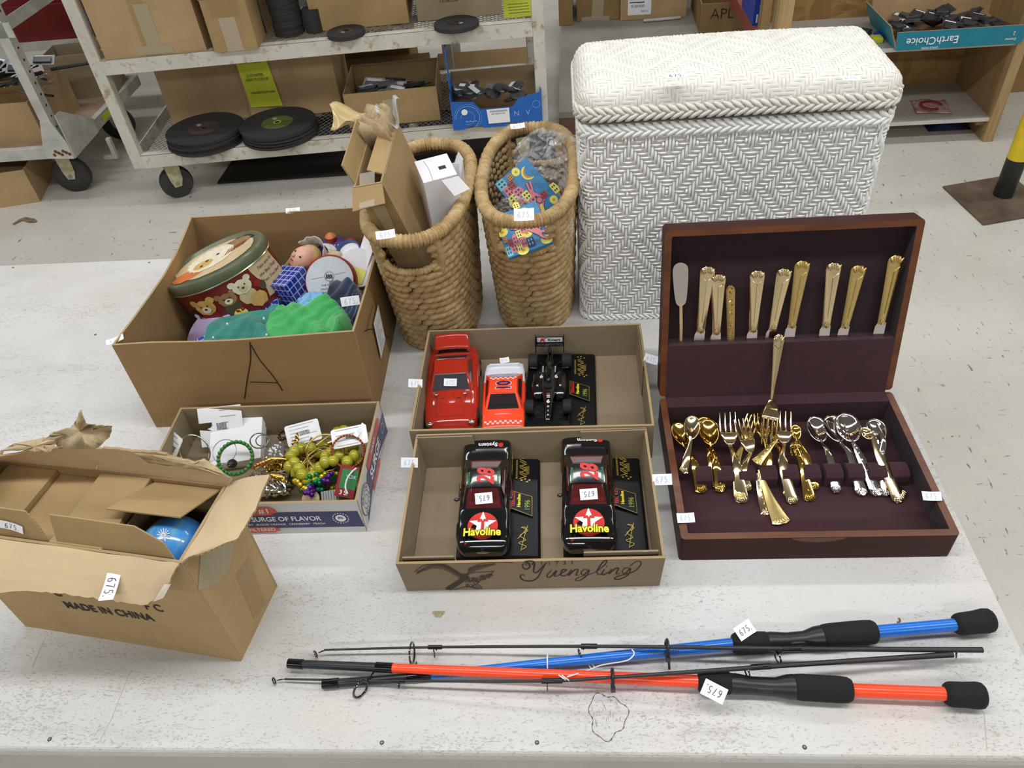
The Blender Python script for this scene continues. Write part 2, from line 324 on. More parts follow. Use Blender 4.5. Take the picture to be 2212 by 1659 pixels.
# ================================================================ BACKGROUND
def rusty(name, base, rust, k=.62):
    t = NT(name); c = t.ramp(t.noise(9, 5, .6), [(.3, base), (.7, 'd6d3c8')]); m = t.ramp(t.noise(16, 6, .7), [(k, 0.), (k + .1, 1.)]); return t.set(t.mix(t.math('MULTIPLY', m, .75), c, rust), .55)
M['rack'] = rusty('chipped_white_paint', 'c4bfb0', '9a7a4c', .54); M['mesh'] = simple('expanded_metal', '8d897f', .5, .3, var=.2)
M['cart'] = rusty('grey_cart_paint', 'a5a6a2', '5c3f28', .68); M['rubber'] = simple('black_rubber', '33322f', .6, var=.15); M['cream'] = simple('cream_caster_metal', 'b9b08c', .45, .2, var=.15)
M['abras'] = simple('abrasive_black', '302e2d', .75, var=.15, bump=.6, vs=300); M['steel'] = simple('plain_steel', '9a9a98', .3, .9)
M['blk'] = simple('black_plastic', '1d1d1f', .3); M['yel_paper'] = simple('yellow_green_label', 'cfd636', .6); M['redlab'] = simple('red_label', '8a1f1c', .5)
XR = Matrix.Translation((-1.972, 3.203, 0)) @ Matrix.Rotation(R(5), 4, 'Z'); RW, RD = 1.905, .72; DL, DU = .245, .668
def caster(parent, x, y, r, ang=0, fork='cream', world=False, h=.19, X0=None, wdt=.04):
    T_ = (X0 or Matrix.Identity(4)) @ TR(x, y, 0, rz=ang)
    mb = MB(T_); mb.lathe([(r * .45, -wdt / 2), (r * .93, -wdt / 2), (r, -wdt / 3), (r, wdt / 3), (r * .93, wdt / 2), (r * .45, wdt / 2)], 28, 'rubber', TR(0, 0, r, rx=PI / 2)); mb.lathe([(0, -wdt * .4), (r * .47, -wdt * .4), (r * .47, wdt * .4), (0, wdt * .4)], 20, 'blk', TR(0, 0, r, rx=PI / 2))
    wh = mb.build('caster_wheel', parent)
    mb = MB(T_)
    for s in (-1, 1):
        y_ = s * (wdt / 2 + .006); mb.prism([(-.035, h), (.035, h), (.03, r + .02), (.016, r - .016), (-.016, r - .016), (-.026, r + .02)], -.002, .002, fork, TR(0, y_, 0, rx=PI / 2)); mb.lathe([(.009, -.004), (.009, .004)], 10, 'steel', TR(0, y_ + s * .003, r, rx=PI / 2))
    mb.box(-.04, .04, -wdt / 2 - .01, wdt / 2 + .01, h - .006, h, fork); mb.build('caster_fork', wh)
rk = thing('rack_cart', 'white chipped-paint wheeled rack with two expanded metal shelves holding cartons', 'cart', X=XR)
for x in (0, RW - .05):
    for y in (0, RD - .05): mb = MB(); mb.box(x, x + .05, y, y + .05, .19, 1.7, 'rack'); mb.build('post', rk, bevel=.003)
for k_, (z, nm) in enumerate(((DL, 'lower_shelf_frame'), (DU, 'upper_shelf_frame'))):
    mb = MB(); zt, zb = z + .004, z - .055
    for y in (-.001, RD - .004): mb.box(.05, RW - .05, y, y + .006, zb, zt, 'rack')
    mb.box(.05, RW - .05, 0, .045, zt - .006, zt, 'rack'); mb.box(.05, RW - .05, RD - .05, RD, zt - .006, zt, 'rack')
    for x in (.0, RW - .006): mb.box(x, x + .006, .05, RD - .05, zb, zt, 'rack')
    for x in (RW / 3, RW * 2 / 3): mb.box(x, x + .03, .01, RD - .01, zt - .05, zt - .008, 'rack')
    fr = mb.build(nm, rk)
    mb = MB(); nx, ny = (70, 17) if k_ == 0 else (56, 26)
    for j in range(ny):
        for i in range(nx):
            for s in (0, 1):
                xa = .03 + (RW - .06) * (i + s * .5) / nx; xb = .03 + (RW - .06) * (i + s * .5 + .5) / nx; y0 = .03 + (RD - .06) * (j + s * .5) / ny; y1 = .03 + (RD - .06) * (j + .5 - s * .5) / ny
                for ya, yb in (((y0, y1)), ((y0 + (.5 - s) * 0, y1)),)[:1]:
                    d = (RD - .06) / ny
                    a = (xa, .03 + d * (j + (.5 if s == 0 else 0)), z); b = (xb, .03 + d * (j + (0 if s == 0 else .5)), z); c = (xb, .03 + d * (j + (1 if s == 0 else .5)), z); e_ = (xa, .03 + d * (j + (.5 if s == 0 else 1)), z)
                    for u, v in ((a, b), (e_, c)):
                        w_ = .0016; mb.add([(u[0], u[1] - w_, z), (v[0], v[1] - w_, z), (v[0], v[1] + w_, z + .002), (u[0], u[1] + w_, z + .002)], [(0, 1, 2, 3)], 'mesh')
    mb.build('expanded_metal', fr)
for x, y, a in ((.13, .08, .5), (RW - .12, .08, 0), (.13, RD - .08, 0), (RW - .12, RD - .08, .4)): caster(rk, x, y, .075, a)
DT = 1.16; mb = MB()
for y in (-.001, RD - .004): mb.box(.05, RW - .05, y, y + .006, DT - .055, DT + .004, 'rack')
mb.box(.006, RW - .006, .006, RD - .006, DT - .004, DT, 'mesh'); mb.build('added_top_shelf', rk)  # unseen shelf above the view, added to keep overhead light off the floor
# rack contents; each placed by world position and yaw
YAW = R(5)
def at(x, y, z): return Matrix.Translation((x, y, z)) @ Matrix.Rotation(YAW, 4, 'Z')
def carton(name, label, x, y, z, w_, d, h, mat='card_bg', tape=True, open_=False, group=None, extra=None, cat='cardboard box', flaps=0, rz=None):
    X = at(x, y, z) if rz is None else TR(x, y, z, rz=rz)
    t_ = thing(name, label, cat, X=X, group=group); mb = MB()
    if open_: wall_box(mb, 0, w_, 0, d, 0, h, .004, mat)
    else: mb.box(0, w_, 0, d, 0, h, mat)
    mb.build('box_body', t_, bevel=0 if open_ else .003)
    if tape:
        mb = MB(); c = w_ / 2; tw = .035; strip(mb, (c - tw, -.0005, h * .55), (c + tw, -.0005, h * .55), (c + tw, -.0005, h), (c - tw, -.0005, h), 'tape')
        if not open_: strip(mb, (c - tw, 0, h), (c + tw, 0, h), (c + tw, d, h), (c - tw, d, h), 'tape')
        mb.build('packing_tape', t_)
    if extra: extra(t_)
    return t_
def fl(t_):
    for s, a in ((-1, 50), (1, 70)):
        pass
b_ = P(228, 131, DU + .004); carton('cardboard_box', 'wide tan carton with a taped T patch, top left of the white rack', b_.x, b_.y + .005, DU + .005, .425, .36, .29, open_=True, tape=False,
    extra=lambda t_: (lambda m: (strip(m, (.17, -.001, .0), (.235, -.001, .0), (.235, -.001, .29), (.17, -.001, .29), 'tape'), strip(m, (.19, -.0016, .04), (.25, -.0016, .04), (.25, -.0016, .2), (.19, -.0016, .2), 'tape_patch'), strip(m, (.14, -.002, .005), (.29, -.002, .005), (.29, -.002, .04), (.14, -.002, .04), 'tape_patch'), m.build('tape_patch', t_)))(MB()))
for x, w_, h, nm in ((-1.9, .5, .42, 'left'), (-1.38, .6, .36, 'middle'), (-.75, .55, .4, 'right')): carton('cardboard_box', 'carton on the top shelf of the white rack, ' + nm + ' one', x, 3.24 + (x + 1.9) * .087, DT + .001, w_, .6, h)  # unseen cartons, added with the top shelf to block overhead light
b_ = P(460, 120, DU + .004)
def flp(t_):
    mb = MB(); mb.slab([(0, .001, .205), (.18, .001, .205), (.175, -.02, .31), (.005, -.02, .31)], .003, 'card_tan', 'edge'); mb.slab([(0, .0, .2), (0, .3, .2), (-.025, .28, .28), (-.025, .02, .28)], .003, 'card_tan', 'edge'); mb.slab([(.18, .0, .2), (.18, .3, .2), (.25, .28, .28), (.25, .03, .28)], .003, 'card_tan', 'edge'); mb.build('flap', t_)
    mb = MB(); strip(mb, (.055, -.001, .0), (.12, -.001, .0), (.12, -.001, .13), (.055, -.001, .13), 'tape_clear'); strip(mb, (.03, -.001, .13), (.15, -.001, .13), (.15, -.001, .2), (.03, -.001, .2), 'tape'); mb.build('packing_tape', t_)
carton('cardboard_box', 'narrow open carton with raised flaps beside the stack of black wheels', b_.x, b_.y + .03, DU + .005, .18, .32, .2, 'card_tan', open_=True, tape=False, extra=flp)
mb = MB(); mb.box(-1.385, -1.265, 3.28, 3.42, DU + .012, DU + .24, 'blk'); tag(mb.build('black_package'), 'black packages filling the narrow open carton on the upper shelf', 'package')
b_ = P(678, 70, DU + .004); carton('cardboard_box', 'square tan carton with corner marks, middle of the upper rack shelf', b_.x, b_.y, DU + .005, .41, .33, .34, 'card_tan',
    extra=lambda t_: (lambda m: ([strip(m, (x, -.001, .16), (x + .02, -.001, .16), (x + .02, -.001, .164), (x, -.001, .164), 'black_print') for x in (.2, .34)], [strip(m, (x, -.001, .16), (x + .004, -.001, .16), (x + .004, -.001, .18), (x, -.001, .18), 'black_print') for x in (.2, .356)], m.build('corner_marks', t_)))(MB()))
b_ = P(903, 48, DU + .004); carton('cardboard_box', 'greyish carton with a barcode, right end of the upper rack shelf', b_.x, b_.y, DU + .005, .355, .3, .33, 'card_grey', tape=False,
    extra=lambda t_: (lambda m: ([m.box(.07 + i * .006, .07 + i * .006 + rnd.choice((.0018, .0035)), -.001, 0, .085, .115, 'black_print') for i in range(22)], m.text('3 01180 5290', .014, 'black_print', TR(.14, -.0012, .072, rx=PI / 2)), m.build('barcode', t_)))(MB()))
b_ = P(1090, 40, DU + .006); mb = MB(at(b_.x, b_.y, DU + .006)); mb.box(0, .13, 0, .3, 0, .002, 'yel_paper')
for i in range(4): mb.box(.02, .11, .05 + i * .04, .056 + i * .04, .002, .0025, 'black_print')
tag(mb.build('yellow_label_sheet'), 'yellow-green shipping label lying on the upper rack shelf', 'label')
b_ = P(366, 252, DL + .004); T1 = P(375, 270, DL + .004)
carton('cardboard_box', 'tan carton behind the left pile of cutting discs', T1.x, T1.y, DL + .005, .385, .32, .34, 'card_bg')
T2 = P(548, 255, DL + .004)
def lab2(t_):
    mb = MB(TR(.012, -.004, 0)); z0 = .06; mb.slab([(0, 0, z0), (.155, -.012, z0), (.13, -.004, z0 + .26), (-.01, 0, z0 + .31)], .0008, 'yel_paper')
    X = TR(.07, -.009, z0, rx=PI / 2)
    mb.text('210Y6935', .019, 'black_print', X @ TR(-.005, .15, .002)); mb.text('00417172510', .019, 'black_print', X @ TR(.0, .13, .002)); mb.text('40028030341866', .016, 'black_print', X @ TR(.01, .07, .003)); mb.text('MW 4', .02, 'black_print', X @ TR(-.045, .27, .006))
    for i in range(24): mb.box(-.055 + i * .004, -.0535 + i * .004, .205, .24, .004, .0045, 'black_print', X)
    mb.build('shipping_label', t_, label='yellow-green shipping label hanging over the corner')
carton('cardboard_box', 'tan carton with a yellow-green shipping label on its left corner, lower rack shelf', T2.x, T2.y - .02, DL + .005, .44, .34, .33, 'card_bg', extra=lambda t_: (lab2(t_)))
T3 = P(757, 275, DL + .004); carton('cardboard_box', 'open carton of small packages on the lower rack shelf', T3.x, T3.y - .01, DL + .005, .42, .36, .155, 'card_bg', open_=True, zs_=None) if False else carton('cardboard_box', 'low open carton of small packages on the lower rack shelf', T3.x, T3.y - .01, DL + .005, .42, .36, .155, 'card_tan', open_=True, tape=False,
    extra=lambda t_: (lambda m: (strip(m, (.17, -.001, .02), (.235, -.001, .02), (.235, -.001, .115), (.17, -.001, .115), 'tape_clear'), m.build('packing_tape', t_)))(MB()))
M['pack_dark'] = simple('dark_blister_card', '3a3b40', .3, var=.3, vs=30); M['pack_lt'] = simple('pale_blister_card', '9fa09e', .35, var=.2, vs=40)
def pack(x, y, z, sx, sy, rz, tilt, label, group, lt=False, rnds=False, nm='small_package', extra=True):
    X = TR(x, y, z, tilt, tilt * .6, rz); t_ = thing(nm, label, 'package', X=X, group=group); mb = MB()
    if rnds: mb.lathe([(0, -.005), (sx * .45, -.005), (sx * .5, 0), (sx * .45, .006), (0, .008)], 14, 'pack_dark', sy=.7)
    else:
        mb.box(-sx / 2, sx / 2, -sy / 2, sy / 2, -.001, .001, 'pack_lt' if lt else 'pack_dark'); mb.box(-sx * .38, sx * .38, -sy * .4, sy * .15, .001, .012, 'pack_dark')
    pc_ = mb.build('package_card', t_, bevel=.001 if not rnds else 0)
    if extra: mb = MB(); mb.box(-sx * .35, sx * .35, sy * .18, sy * .42, .0085 if rnds else .0015, .009 if rnds else .002, 'paper'); mb.build('printed_label', pc_)
    return t_
for k in range(12):
    x = .06 + .3 * rnd.random(); y = .05 + .26 * rnd.random(); v = at(T3.x, T3.y - .01, 0) @ Vector((x, y, 0))
    pack(v.x, v.y, DL + .06 + .05 * rnd.random(), .1, .13, rnd.uniform(-1, 1), rnd.uniform(-.5, .5), 'small carded package in the low open carton on the rack', 'carded packages in the rack carton', lt=k % 2 == 0)
# blue printed open carton with pads
M['blue_box'] = simple('blue_print_card', '1c62b8', .45, var=.06, vs=12); M['lblue'] = simple('pale_blue_print', '8fb9e0', .5)
T4 = P(980, 282, DL + .004); T4r = P(1157, 272, DL + .004)
bb = thing('printed_fruit_box', 'blue printed open carton of dark pads, right end of the lower rack shelf', 'cardboard box', X=at(T4.x, T4.y, DL + .005)); W4 = .40; mb = MB()
mb.prism([(0, 0), (.06, 0), (.065, .012), (.13, .012), (.135, 0), (.24, 0), (.245, .012), (.32, .012), (.325, 0), (W4, 0), (W4, .14), (.3, .12), (.27, .085), (.13, .085), (.1, .12), (0, .13)], -.004, 0, 'blue_box', TR(0, -.004, 0, rx=PI / 2))
mb.box(0, .004, 0, .3, 0, .15, 'blue_box'); mb.box(W4 - .004, W4, 0, .3, 0, .15, 'blue_box'); mb.box(0, W4, .296, .3, 0, .15, 'card_bg'); mb.box(0, W4, .004, .296, 0, .004, 'card_bg')
mb.prism([(0, 0), (0, .06), (.05, .1), (.08, .22), (-.0, .22)], 0, .004, 'blue_box', TR(.004, 0, .0, rx=0) @ TR(0, 0, .13, rx=PI / 2, rz=PI / 2)); mb.build('box_body', bb)
mb = MB(TR(0, -.0095, 0, rx=PI / 2))
for r, wd in ((.052, .002), (.06, .001), (.03, .0012)): mb.ribbon([(.07 + r * math.cos(a), .055 + r * math.sin(a)) for a in [i * PI / 16 for i in range(-10, 17)]], wd, 'lblue', z=.0006)
mb.flat(arc(.058, .082, .014, 0, 330, 10), 'paper', z=.001); mb.flat([(.16, .02), (.255, .02), (.255, .085), (.155, .085)], 'paper', z=.001)
for i in range(22): mb.box(.17 + i * .0035, .1715 + i * .0035, .07, .078, .0012, .0014, 'black_print')
mb.text('401020201186', .01, 'black_print', TR(.205, .062, .0015)); [mb.box(.06 + .006 * k, .063 + .006 * k, .035, .043 - .002 * (k % 3), .0006, .0009, 'lblue') for k in range(9)]; mb.text('N V', .032, 'lblue', TR(.31, .055, .001), space=1.6); mb.ribbon(arc(.375, .09, .016, 0, 360, 20), .0015, 'lblue', z=.001); mb.build('printed_lettering', bb, label='white and pale blue printing with a barcode label')
for k in range(16):
    v = at(T4.x, T4.y, 0) @ Vector((.05 + .3 * rnd.random(), .05 + .2 * rnd.random(), 0)); pack(v.x, v.y, DL + .09 + .03 * rnd.random(), .1, .09, rnd.uniform(-1.5, 1.5), rnd.uniform(-.35, .35), 'dark round pad in the blue printed carton', 'round pads in the blue carton', rnds=True, nm='abrasive_pad', extra=k % 3 == 0)
# abrasive discs
def disc(name, label, x, y, z, r, h, lab=None, group=None, tilt=0, bore=.012):
    t_ = thing(name, label, 'abrasive disc', X=TR(x, y, z, tilt, 0, rnd.uniform(0, 6)), group=group); mb = MB(); mb.lathe([(bore, 0), (r, 0), (r, h), (bore, h), (bore, 0)], 40, 'abras', smooth=False); mb.build('disc_body', t_)
    if lab: mb = MB(); mb.lathe([(bore * 1.1, h + .0004), (r * .42, h + .0004)], 24, lab[0]); mb.lathe([(bore, h + .0008), (bore * 1.45, h + .0008)], 20, lab[1]); mb.box(r * .2, r * .34, -.006, .012, h + .0005, h + .001, 'pack_lt'); mb.build('paper_label', t_)
    return t_
M['rust'] = simple('rust', '6b4227', .9, var=.3, vs=80); M['lab_dark'] = simple('dark_disc_label', '4a3b38', .5, var=.3, vs=60); M['lab_olive'] = simple('olive_disc_label', '5d6638', .5, var=.3, vs=60)
for c_, mats, wh, nn in ((P(448, 296, DL + .02), ('lab_dark', 'rust'), 'left', 9), (P(607, 284, DL + .02), ('lab_olive', 'yel_paper'), 'right', 9)):
    for k in range(nn):
        top = k == nn - 1
        disc('cutting_disc', ('topmost black cutting disc of the ' + wh + ' stack on the lower rack shelf') if top else 'black cutting disc lower down in the ' + wh + ' stack on the lower rack shelf', c_.x + rnd.uniform(-.006, .006), c_.y + rnd.uniform(-.006, .006), DL + .006 + k * .0066, .172, .0064, mats if top else None, 'large cutting discs on the rack')
c_ = P(622, 78, DU + .004)
for k in range(14): disc('grinding_wheel', 'topmost black grinding wheel of the tall stack on the upper shelf' if k == 13 else 'black grinding wheel within the tall stack on the upper shelf', c_.x + rnd.uniform(-.003, .003), c_.y + .04 + rnd.uniform(-.003, .003), DU + .005 + k * .0125, .064, .0122, None, 'tall stack of grinding wheels', bore=.012)
for (px, py, r, h, lb, nm) in ((748, 72, .079, .018, ('lab_dark', 'blk'), 'small thick grinding wheel with a brown label on the upper rack shelf'), (986, 53, .094, .016, ('blk', 'lab_dark'), 'wider black grinding wheel at the right of the upper rack shelf')):
    c_ = P(px, py, DU + .012); disc('grinding_wheel', nm, c_.x, c_.y, DU + .005, r, h, lb)
c_ = P(655, 35, DU + .1); disc('grinding_wheel', 'dark wheel standing behind the tall stack of wheels', c_.x, c_.y + .12, DU + .005, .04, .09, None)
# ---------------------------------------------------------------- grey cart at far left
ct = thing('platform_cart', 'grey steel platform cart with perforated post and gusset at the left edge', 'cart', X=TR(-2.292, 3.297, 0, rz=R(2)))
mb = MB(); CW, CD = 1.1, .85
mb.box(-CW, 0, 0, .03, .22, .275, 'cart'); mb.box(-.03, 0, .03, CD, .22, .275, 'cart'); mb.box(-CW, 0, CD, CD + .03, .22, .275, 'cart'); mb.box(-CW, -CW + .03, .03, CD, .22, .275, 'cart'); mb.build('deck_frame', ct, bevel=.002)
M['plyd'] = simple('worn_ply_deck', 'a08a74', .7, var=.12, vs=8); mb = MB(); mb.box(-CW + .03, -.03, .03, CD, .255, .27, 'plyd'); mb.build('deck', ct)
mb = MB(); mb.box(-.075, -.03, -.002, .002, .27, 1.5, 'cart'); mb.box(-.034, -.03, 0, .05, .27, 1.5, 'cart')
for k in range(22): mb.lathe([(.0055, 0), (.0055, .001)], 8, 'blk', TR(-.0299, .028, .36 + k * .05, ry=PI / 2))
mb.build('post', ct)
mb = MB(); mb.prism([(-.14, .225), (.0, .215), (0, .3), (-.03, .4), (-.075, .4)], 0, .004, 'cart', TR(0, -.001, 0, rx=PI / 2)); mb.prism([(.0, .215), (.28, .22), (.28, .285), (.05, .42), (0, .42)], 0, .004, 'cart', TR(.001, 0, 0, rz=PI / 2) @ TR(0, 0, 0, rx=PI / 2)); M['rust'] = simple('rust', '6b4227', .9, var=.3, vs=80)
for k in range(7): mb.lathe([(.008, 0), (.008, .0008)], 8, 'rust', TR(-.01 - .02 * k * .6, -.0055, .24 + .008 * (k % 3), rx=PI / 2))
mb.build('gusset', ct, label='rust-spotted triangular gusset plate')
mb = MB(); mb.box(-.034, -.03, .05, .75, .78, .83, 'cart'); mb.box(-CW, 0, -.002, .003, .76, .82, 'cart'); mb.build('upper_rail', ct)
mb = MB(); mb.box(.0052, .006, .36, .5, .235, .265, 'yel_paper'); mb.build('warning_sticker', ct)
caster(ct, -.12, .11, .088, .1, 'cream', h=.222); caster(ct, -.12, .7, .088, .1, 'cart', h=.222); caster(ct, -1.0, .11, .088, 0, 'cart', h=.222)
mb = MB(); q = P(238, 325, .13); mb.box(0, .02, 0, .02, -.03, .06, 'cart', TR(q.x, q.y, q.z)); mb.box(-.05, .02, 0, .02, -.045, -.03, 'cart', TR(q.x, q.y, q.z)); mb.build('hook_bracket', ct, world=True)
# open box of rods on the cart deck
q = P(45, 300, .275); cb = thing('cardboard_box', 'brown open carton full of thin metal rods on the grey cart', 'cardboard box', X=TR(-2.66, 3.36, .2702, rz=R(3))); mb = MB(); wall_box(mb, -.25, .22, 0, .4, 0, .19, face='card_bg'); mb.build('box_body', cb)
M['wand'] = simple('rod_dark', '2e2d2f', .3, .5); M['wand2'] = simple('rod_bright', 'a9a8a8', .25, .8)
for k in range(34):
    a = Vector((-2.9 + .42 * rnd.random(), 3.41 + .3 * rnd.random(), .47 + .04 * rnd.random())); d = Vector((rnd.uniform(.08, .2), rnd.uniform(-.1, .1), rnd.uniform(-.01, .04)))
    mb = MB(); mb.tube([a, a + d], .004 + .002 * (k % 3), 6, 'wand2' if k % 3 == 0 else 'wand'); tag(mb.build('metal_rod'), 'thin metal rod in the carton on the grey cart', 'rod', 'metal rods in the cart carton')
M['orange_pk'] = simple('orange_package', 'b85a38', .4, var=.3, vs=20)
for k in range(4): pack(-2.82 + .12 * k, 3.62 + .03 * (k % 2), .53 + .02 * (k % 2), .10, .08, rnd.uniform(-.6, .6), .25, 'clear-wrapped package on top of the rods', 'wrapped packages over the rods', lt=True)
cb2 = carton('cardboard_box', 'tan carton on the floor below the grey cart', -2.98, 3.2, 0, .42, .36, .17, 'card_bg', open_=True, tape=False, rz=R(14))
cb3 = carton('cardboard_box', 'small upright carton behind the perforated post on the grey cart', -2.62, 3.86, .2702, .3, .2, .22, 'card_grey', open_=True, tape=False, rz=R(8))
M['maroon'] = simple('dark_red_plastic', '6e1415', .4, var=.1, vs=6); M['bluepl'] = simple('deep_blue_plastic', '1d3f9e', .4)
t_ = thing('storage_bin', 'dark red plastic bin with a blue patch behind the rack post at top left', 'bin', X=TR(-2.95, 4.25, 0, rz=R(2))); mb = MB(); wall_box(mb, 0, 1.0, 0, .45, .456, .64, .006, 'maroon', 'maroon', flare=.03); mb.build('bin_body', t_)
mb = MB(); mb.box(.38, .52, -.033, -.026, .53, .60, 'bluepl'); mb.build('blue_patch', t_)
t_ = thing('steel_shelf', 'grey steel shelf behind the rack carrying the dark red bin', 'shelf', X=TR(-3.0, 4.2, 0, rz=R(2))); mb = MB(); mb.box(0, 2.4, 0, .55, .42, .455, 'cart'); mb.build('shelf_board', t_)
for x in (0, 2.35): 
    for y in (0, .5): mb = MB(); mb.box(x, x + .05, y, y + .05, 0, .419, 'cart'); mb.build('leg', t_)
carton('cardboard_box', 'pale carton on the floor behind the grey cart', -2.1, 4.3, 0, .5, .35, .33, 'card_grey', rz=R(6)); carton('cardboard_box', 'dark brown carton under the steel shelf behind the rack', -1.5, 4.62, 0, .6, .35, .25, 'card_dark', rz=R(2))
for k, (x, nm) in enumerate(((-1.35, 'left'), (-.7, 'right'))):
    mb = MB(TR(x, 4.15, 0, rz=R(3))); mb.box(0, .6, 0, .4, 0, .16, 'card_dark'); tag(mb.build('cardboard_box', bevel=.003), 'flat brown carton on the floor seen under the rack, ' + nm + ' one', 'cardboard box')
M['shade_dk'] = simple('floor_shade_dark', '2b2823', .9); a, b = P(470, 398, 0), P(1180, 352, 0); mb = MB(); mb.slab([(a.x, a.y, .008), (b.x, b.y, .008), (b.x, 4.12, .008), (a.x, 4.12, .008)], .007, 'shade_dk'); tag(mb.build('floor_shade_sheet'), 'dark sheet added for the shade on the floor under and behind the white rack', 'mat')  # thin near-black sheet added to deepen the floor shade under the rack
# ---------------------------------------------------------------- low platform with cartons at top centre
M['greyboard'] = simple('grey_platform_board', '8d8980', .7, var=.06, vs=5); M['brownboard'] = simple('brown_board', '6d5544', .7, var=.1)
t_ = thing('low_platform', 'low grey board platform behind the white wicker hamper', 'platform', X=TR(-.03, 3.74, 0, rz=R(-1))); mb = MB(); mb.box(0, .92, 0, 1.8, .09, .12, 'greyboard'); mb.build('platform_board', t_); mb = MB(); mb.box(0, .92, 0, .04, 0, .0895, 'brownboard'); mb.build('front_bearer', t_, label='brown bearer along the front'); mb = MB(); mb.box(0, .92, 1.7, 1.76, 0, .0895, 'brownboard'); mb.build('back_bearer', t_)
def slabel(t_):
    mb = MB(TR(.045, -.001, .03, rx=PI / 2)); mb.flat([(0, 0), (.14, 0), (.14, .3), (0, .3)], 'paper')
    for i in range(5): mb.box(.01, .1, .07 + .018 * i, .075 + .018 * i, .0005, .001, 'black_print')
    mb.text('01207830', .02, 'black_print', TR(.06, .05, .0008)); mb.text('79001227', .012, 'black_print', TR(.1, .02, .0008)); mb.build('shipping_label', t_)
q = P(1193, 58, .12); carton('cardboard_box', 'brown carton at the left end of the low platform, beside the rack', -.02, q.y, .1205, .085, .4, .4, 'card_dark', tape=False, rz=R(-1))
q = P(1207, 52, .12); carton('cardboard_box', 'brown carton with a torn tape strip low on its front, back of the low platform', q.x + .09 - (q.x - .0) + .0, q.y + .02, .1205, .265, .4, .42, 'card_dark', rz=R(-1), tape=False,
    extra=lambda t_: (lambda m: (strip(m, (.09, -.001, .02), (.16, -.001, .02), (.17, -.001, .14), (.10, -.001, .14), 'tape_patch'), strip(m, (.03, -.0015, .0), (.2, -.0015, .0), (.2, -.0015, .025), (.03, -.0015, .025), 'tape_clear'), m.build('tape_patch', t_)))(MB()))
q = P(1340, 48, .12); carton('cardboard_box', 'brown carton with a white shipping label, back of the low platform', q.x, q.y + .02, .1205, .4, .4, .42, 'card_bg', rz=R(-1), tape=False, extra=slabel)
mb = MB(); a = P(1390, 45, .13); b = P(1470, 38, .13); mb.tube([a, b], .009, 8, 'cart'); tag(mb.build('grey_bar'), 'thin grey bar lying in front of the labelled carton', 'bar')
t2 = thing('low_platform', 'short low board under the open carton with handwritten letters', 'platform', X=TR(.905, 4.45, 0)); mb = MB(); mb.box(0, .8, 0, 1.0, .09, .12, 'greyboard'); mb.build('platform_board', t2); mb = MB(); mb.box(0, .8, 0, .04, 0, .0895, 'brownboard'); mb.build('front_bearer', t2); mb = MB(); mb.box(0, .8, .9, .95, 0, .0895, 'brownboard'); mb.build('back_bearer', t2)
t_ = carton('cardboard_box', 'open brown carton with handwritten letters, behind the red beam', .79, 4.72, .1205, .62, .5, .165, 'card_dark', open_=True, tape=False, rz=R(-2), extra=lambda t_: (lambda m: (m.text('APL', .08, 'black_print', TR(.12, -.001, .105, rx=PI / 2), bold=-.01), m.build('handwriting', t_)))(MB()))
# pallet rack upright and red beam
M['teal'] = simple('teal_upright_paint', '4d6f66', .5, var=.08); M['redbeam'] = simple('red_beam_paint', '9d4a3a', .5, var=.1); M['bluecase'] = simple('blue_carton_print', '2247b4', .4, var=.1, vs=15)
t_ = thing('pallet_rack', 'teal pallet rack upright with square holes and a red beam behind the hamper', 'rack', X=TR(.985, 3.93, 0)); mb = MB(); mb.box(0, .07, 0, .06, 0, 1.5, 'teal')
for k in range(18): mb.box(.026, .044, -.001, 0, .1 + .075 * k, .122 + .075 * k, 'blk')
mb.build('upright', t_); a = PY(1650, 66, 3.96); b = PY(1588, -8, 4.5)
mb = MB(); mb.box(-.045, -.003, .0, 2.2, .29, .36, 'redbeam'); mb.build('beam', t_, label='red beam running back from the upright')
q = PY(1622, 0, 4.15); t_ = thing('blue_carton', 'blue printed carton marked 12 above the red beam', 'carton', X=TR(.99, 4.09, .3605, rz=R(0))); mb = MB(); mb.box(-.046, .2, 0, .3, 0, .35, 'bluecase'); mb.build('box_body', t_)
mb = MB(TR(.0, -.001, 0, rx=PI / 2)); mb.text('12', .055, 'paper', TR(-.015, .03, .0005), bold=.02); mb.text('7', .12, 'paper', TR(-.005, .12, .0005)); mb.build('printed_lettering', t_)
# ---------------------------------------------------------------- OSB shelf unit at right
t = NT('osb'); v = t.voro(26, sc=(.35, 1, 1.6), rot=(0, .5, 0), out='Color'); v2 = t.voro(19, sc=(1.3, 1, .4), rot=(0, -.4, 0), out='Color'); c1 = t.ramp(v, [(0., '6e4f27'), (.5, '94723f'), (1., 'ab8a52')]); c2 = t.ramp(v2, [(0., '7c5a2e'), (.6, 'a07d48'), (1., '8a6636')])
M['osb'] = t.set(t.mix(t.ramp(t.noise(5, 5, .7), [(.4, 0.), (.6, 1.)]), c1, c2), .7)
def woodm(name, a, b, sc=(1, 1, .08), k=30, rough=.55, **kw):
    t = NT(name); g = t.noise(k, 5, .6, sc=sc, dist=.4); return t.set(t.ramp(g, [(.3, a), (.7, b)]), rough, **kw)
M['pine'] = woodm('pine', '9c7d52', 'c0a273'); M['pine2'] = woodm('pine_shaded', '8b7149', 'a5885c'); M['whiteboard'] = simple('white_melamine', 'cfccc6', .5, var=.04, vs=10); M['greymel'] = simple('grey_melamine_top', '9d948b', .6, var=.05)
su = thing('shelf_unit', 'wooden shelf unit with chipboard back and two white shelves at the right', 'shelf unit', X=TR(.97, 3.44, 0, rz=R(0)))
SW = .965
mb = MB(); mb.box(-.05, SW + .03, .42, .435, .0, 1.5, 'osb'); mb.build('back_panel', su)
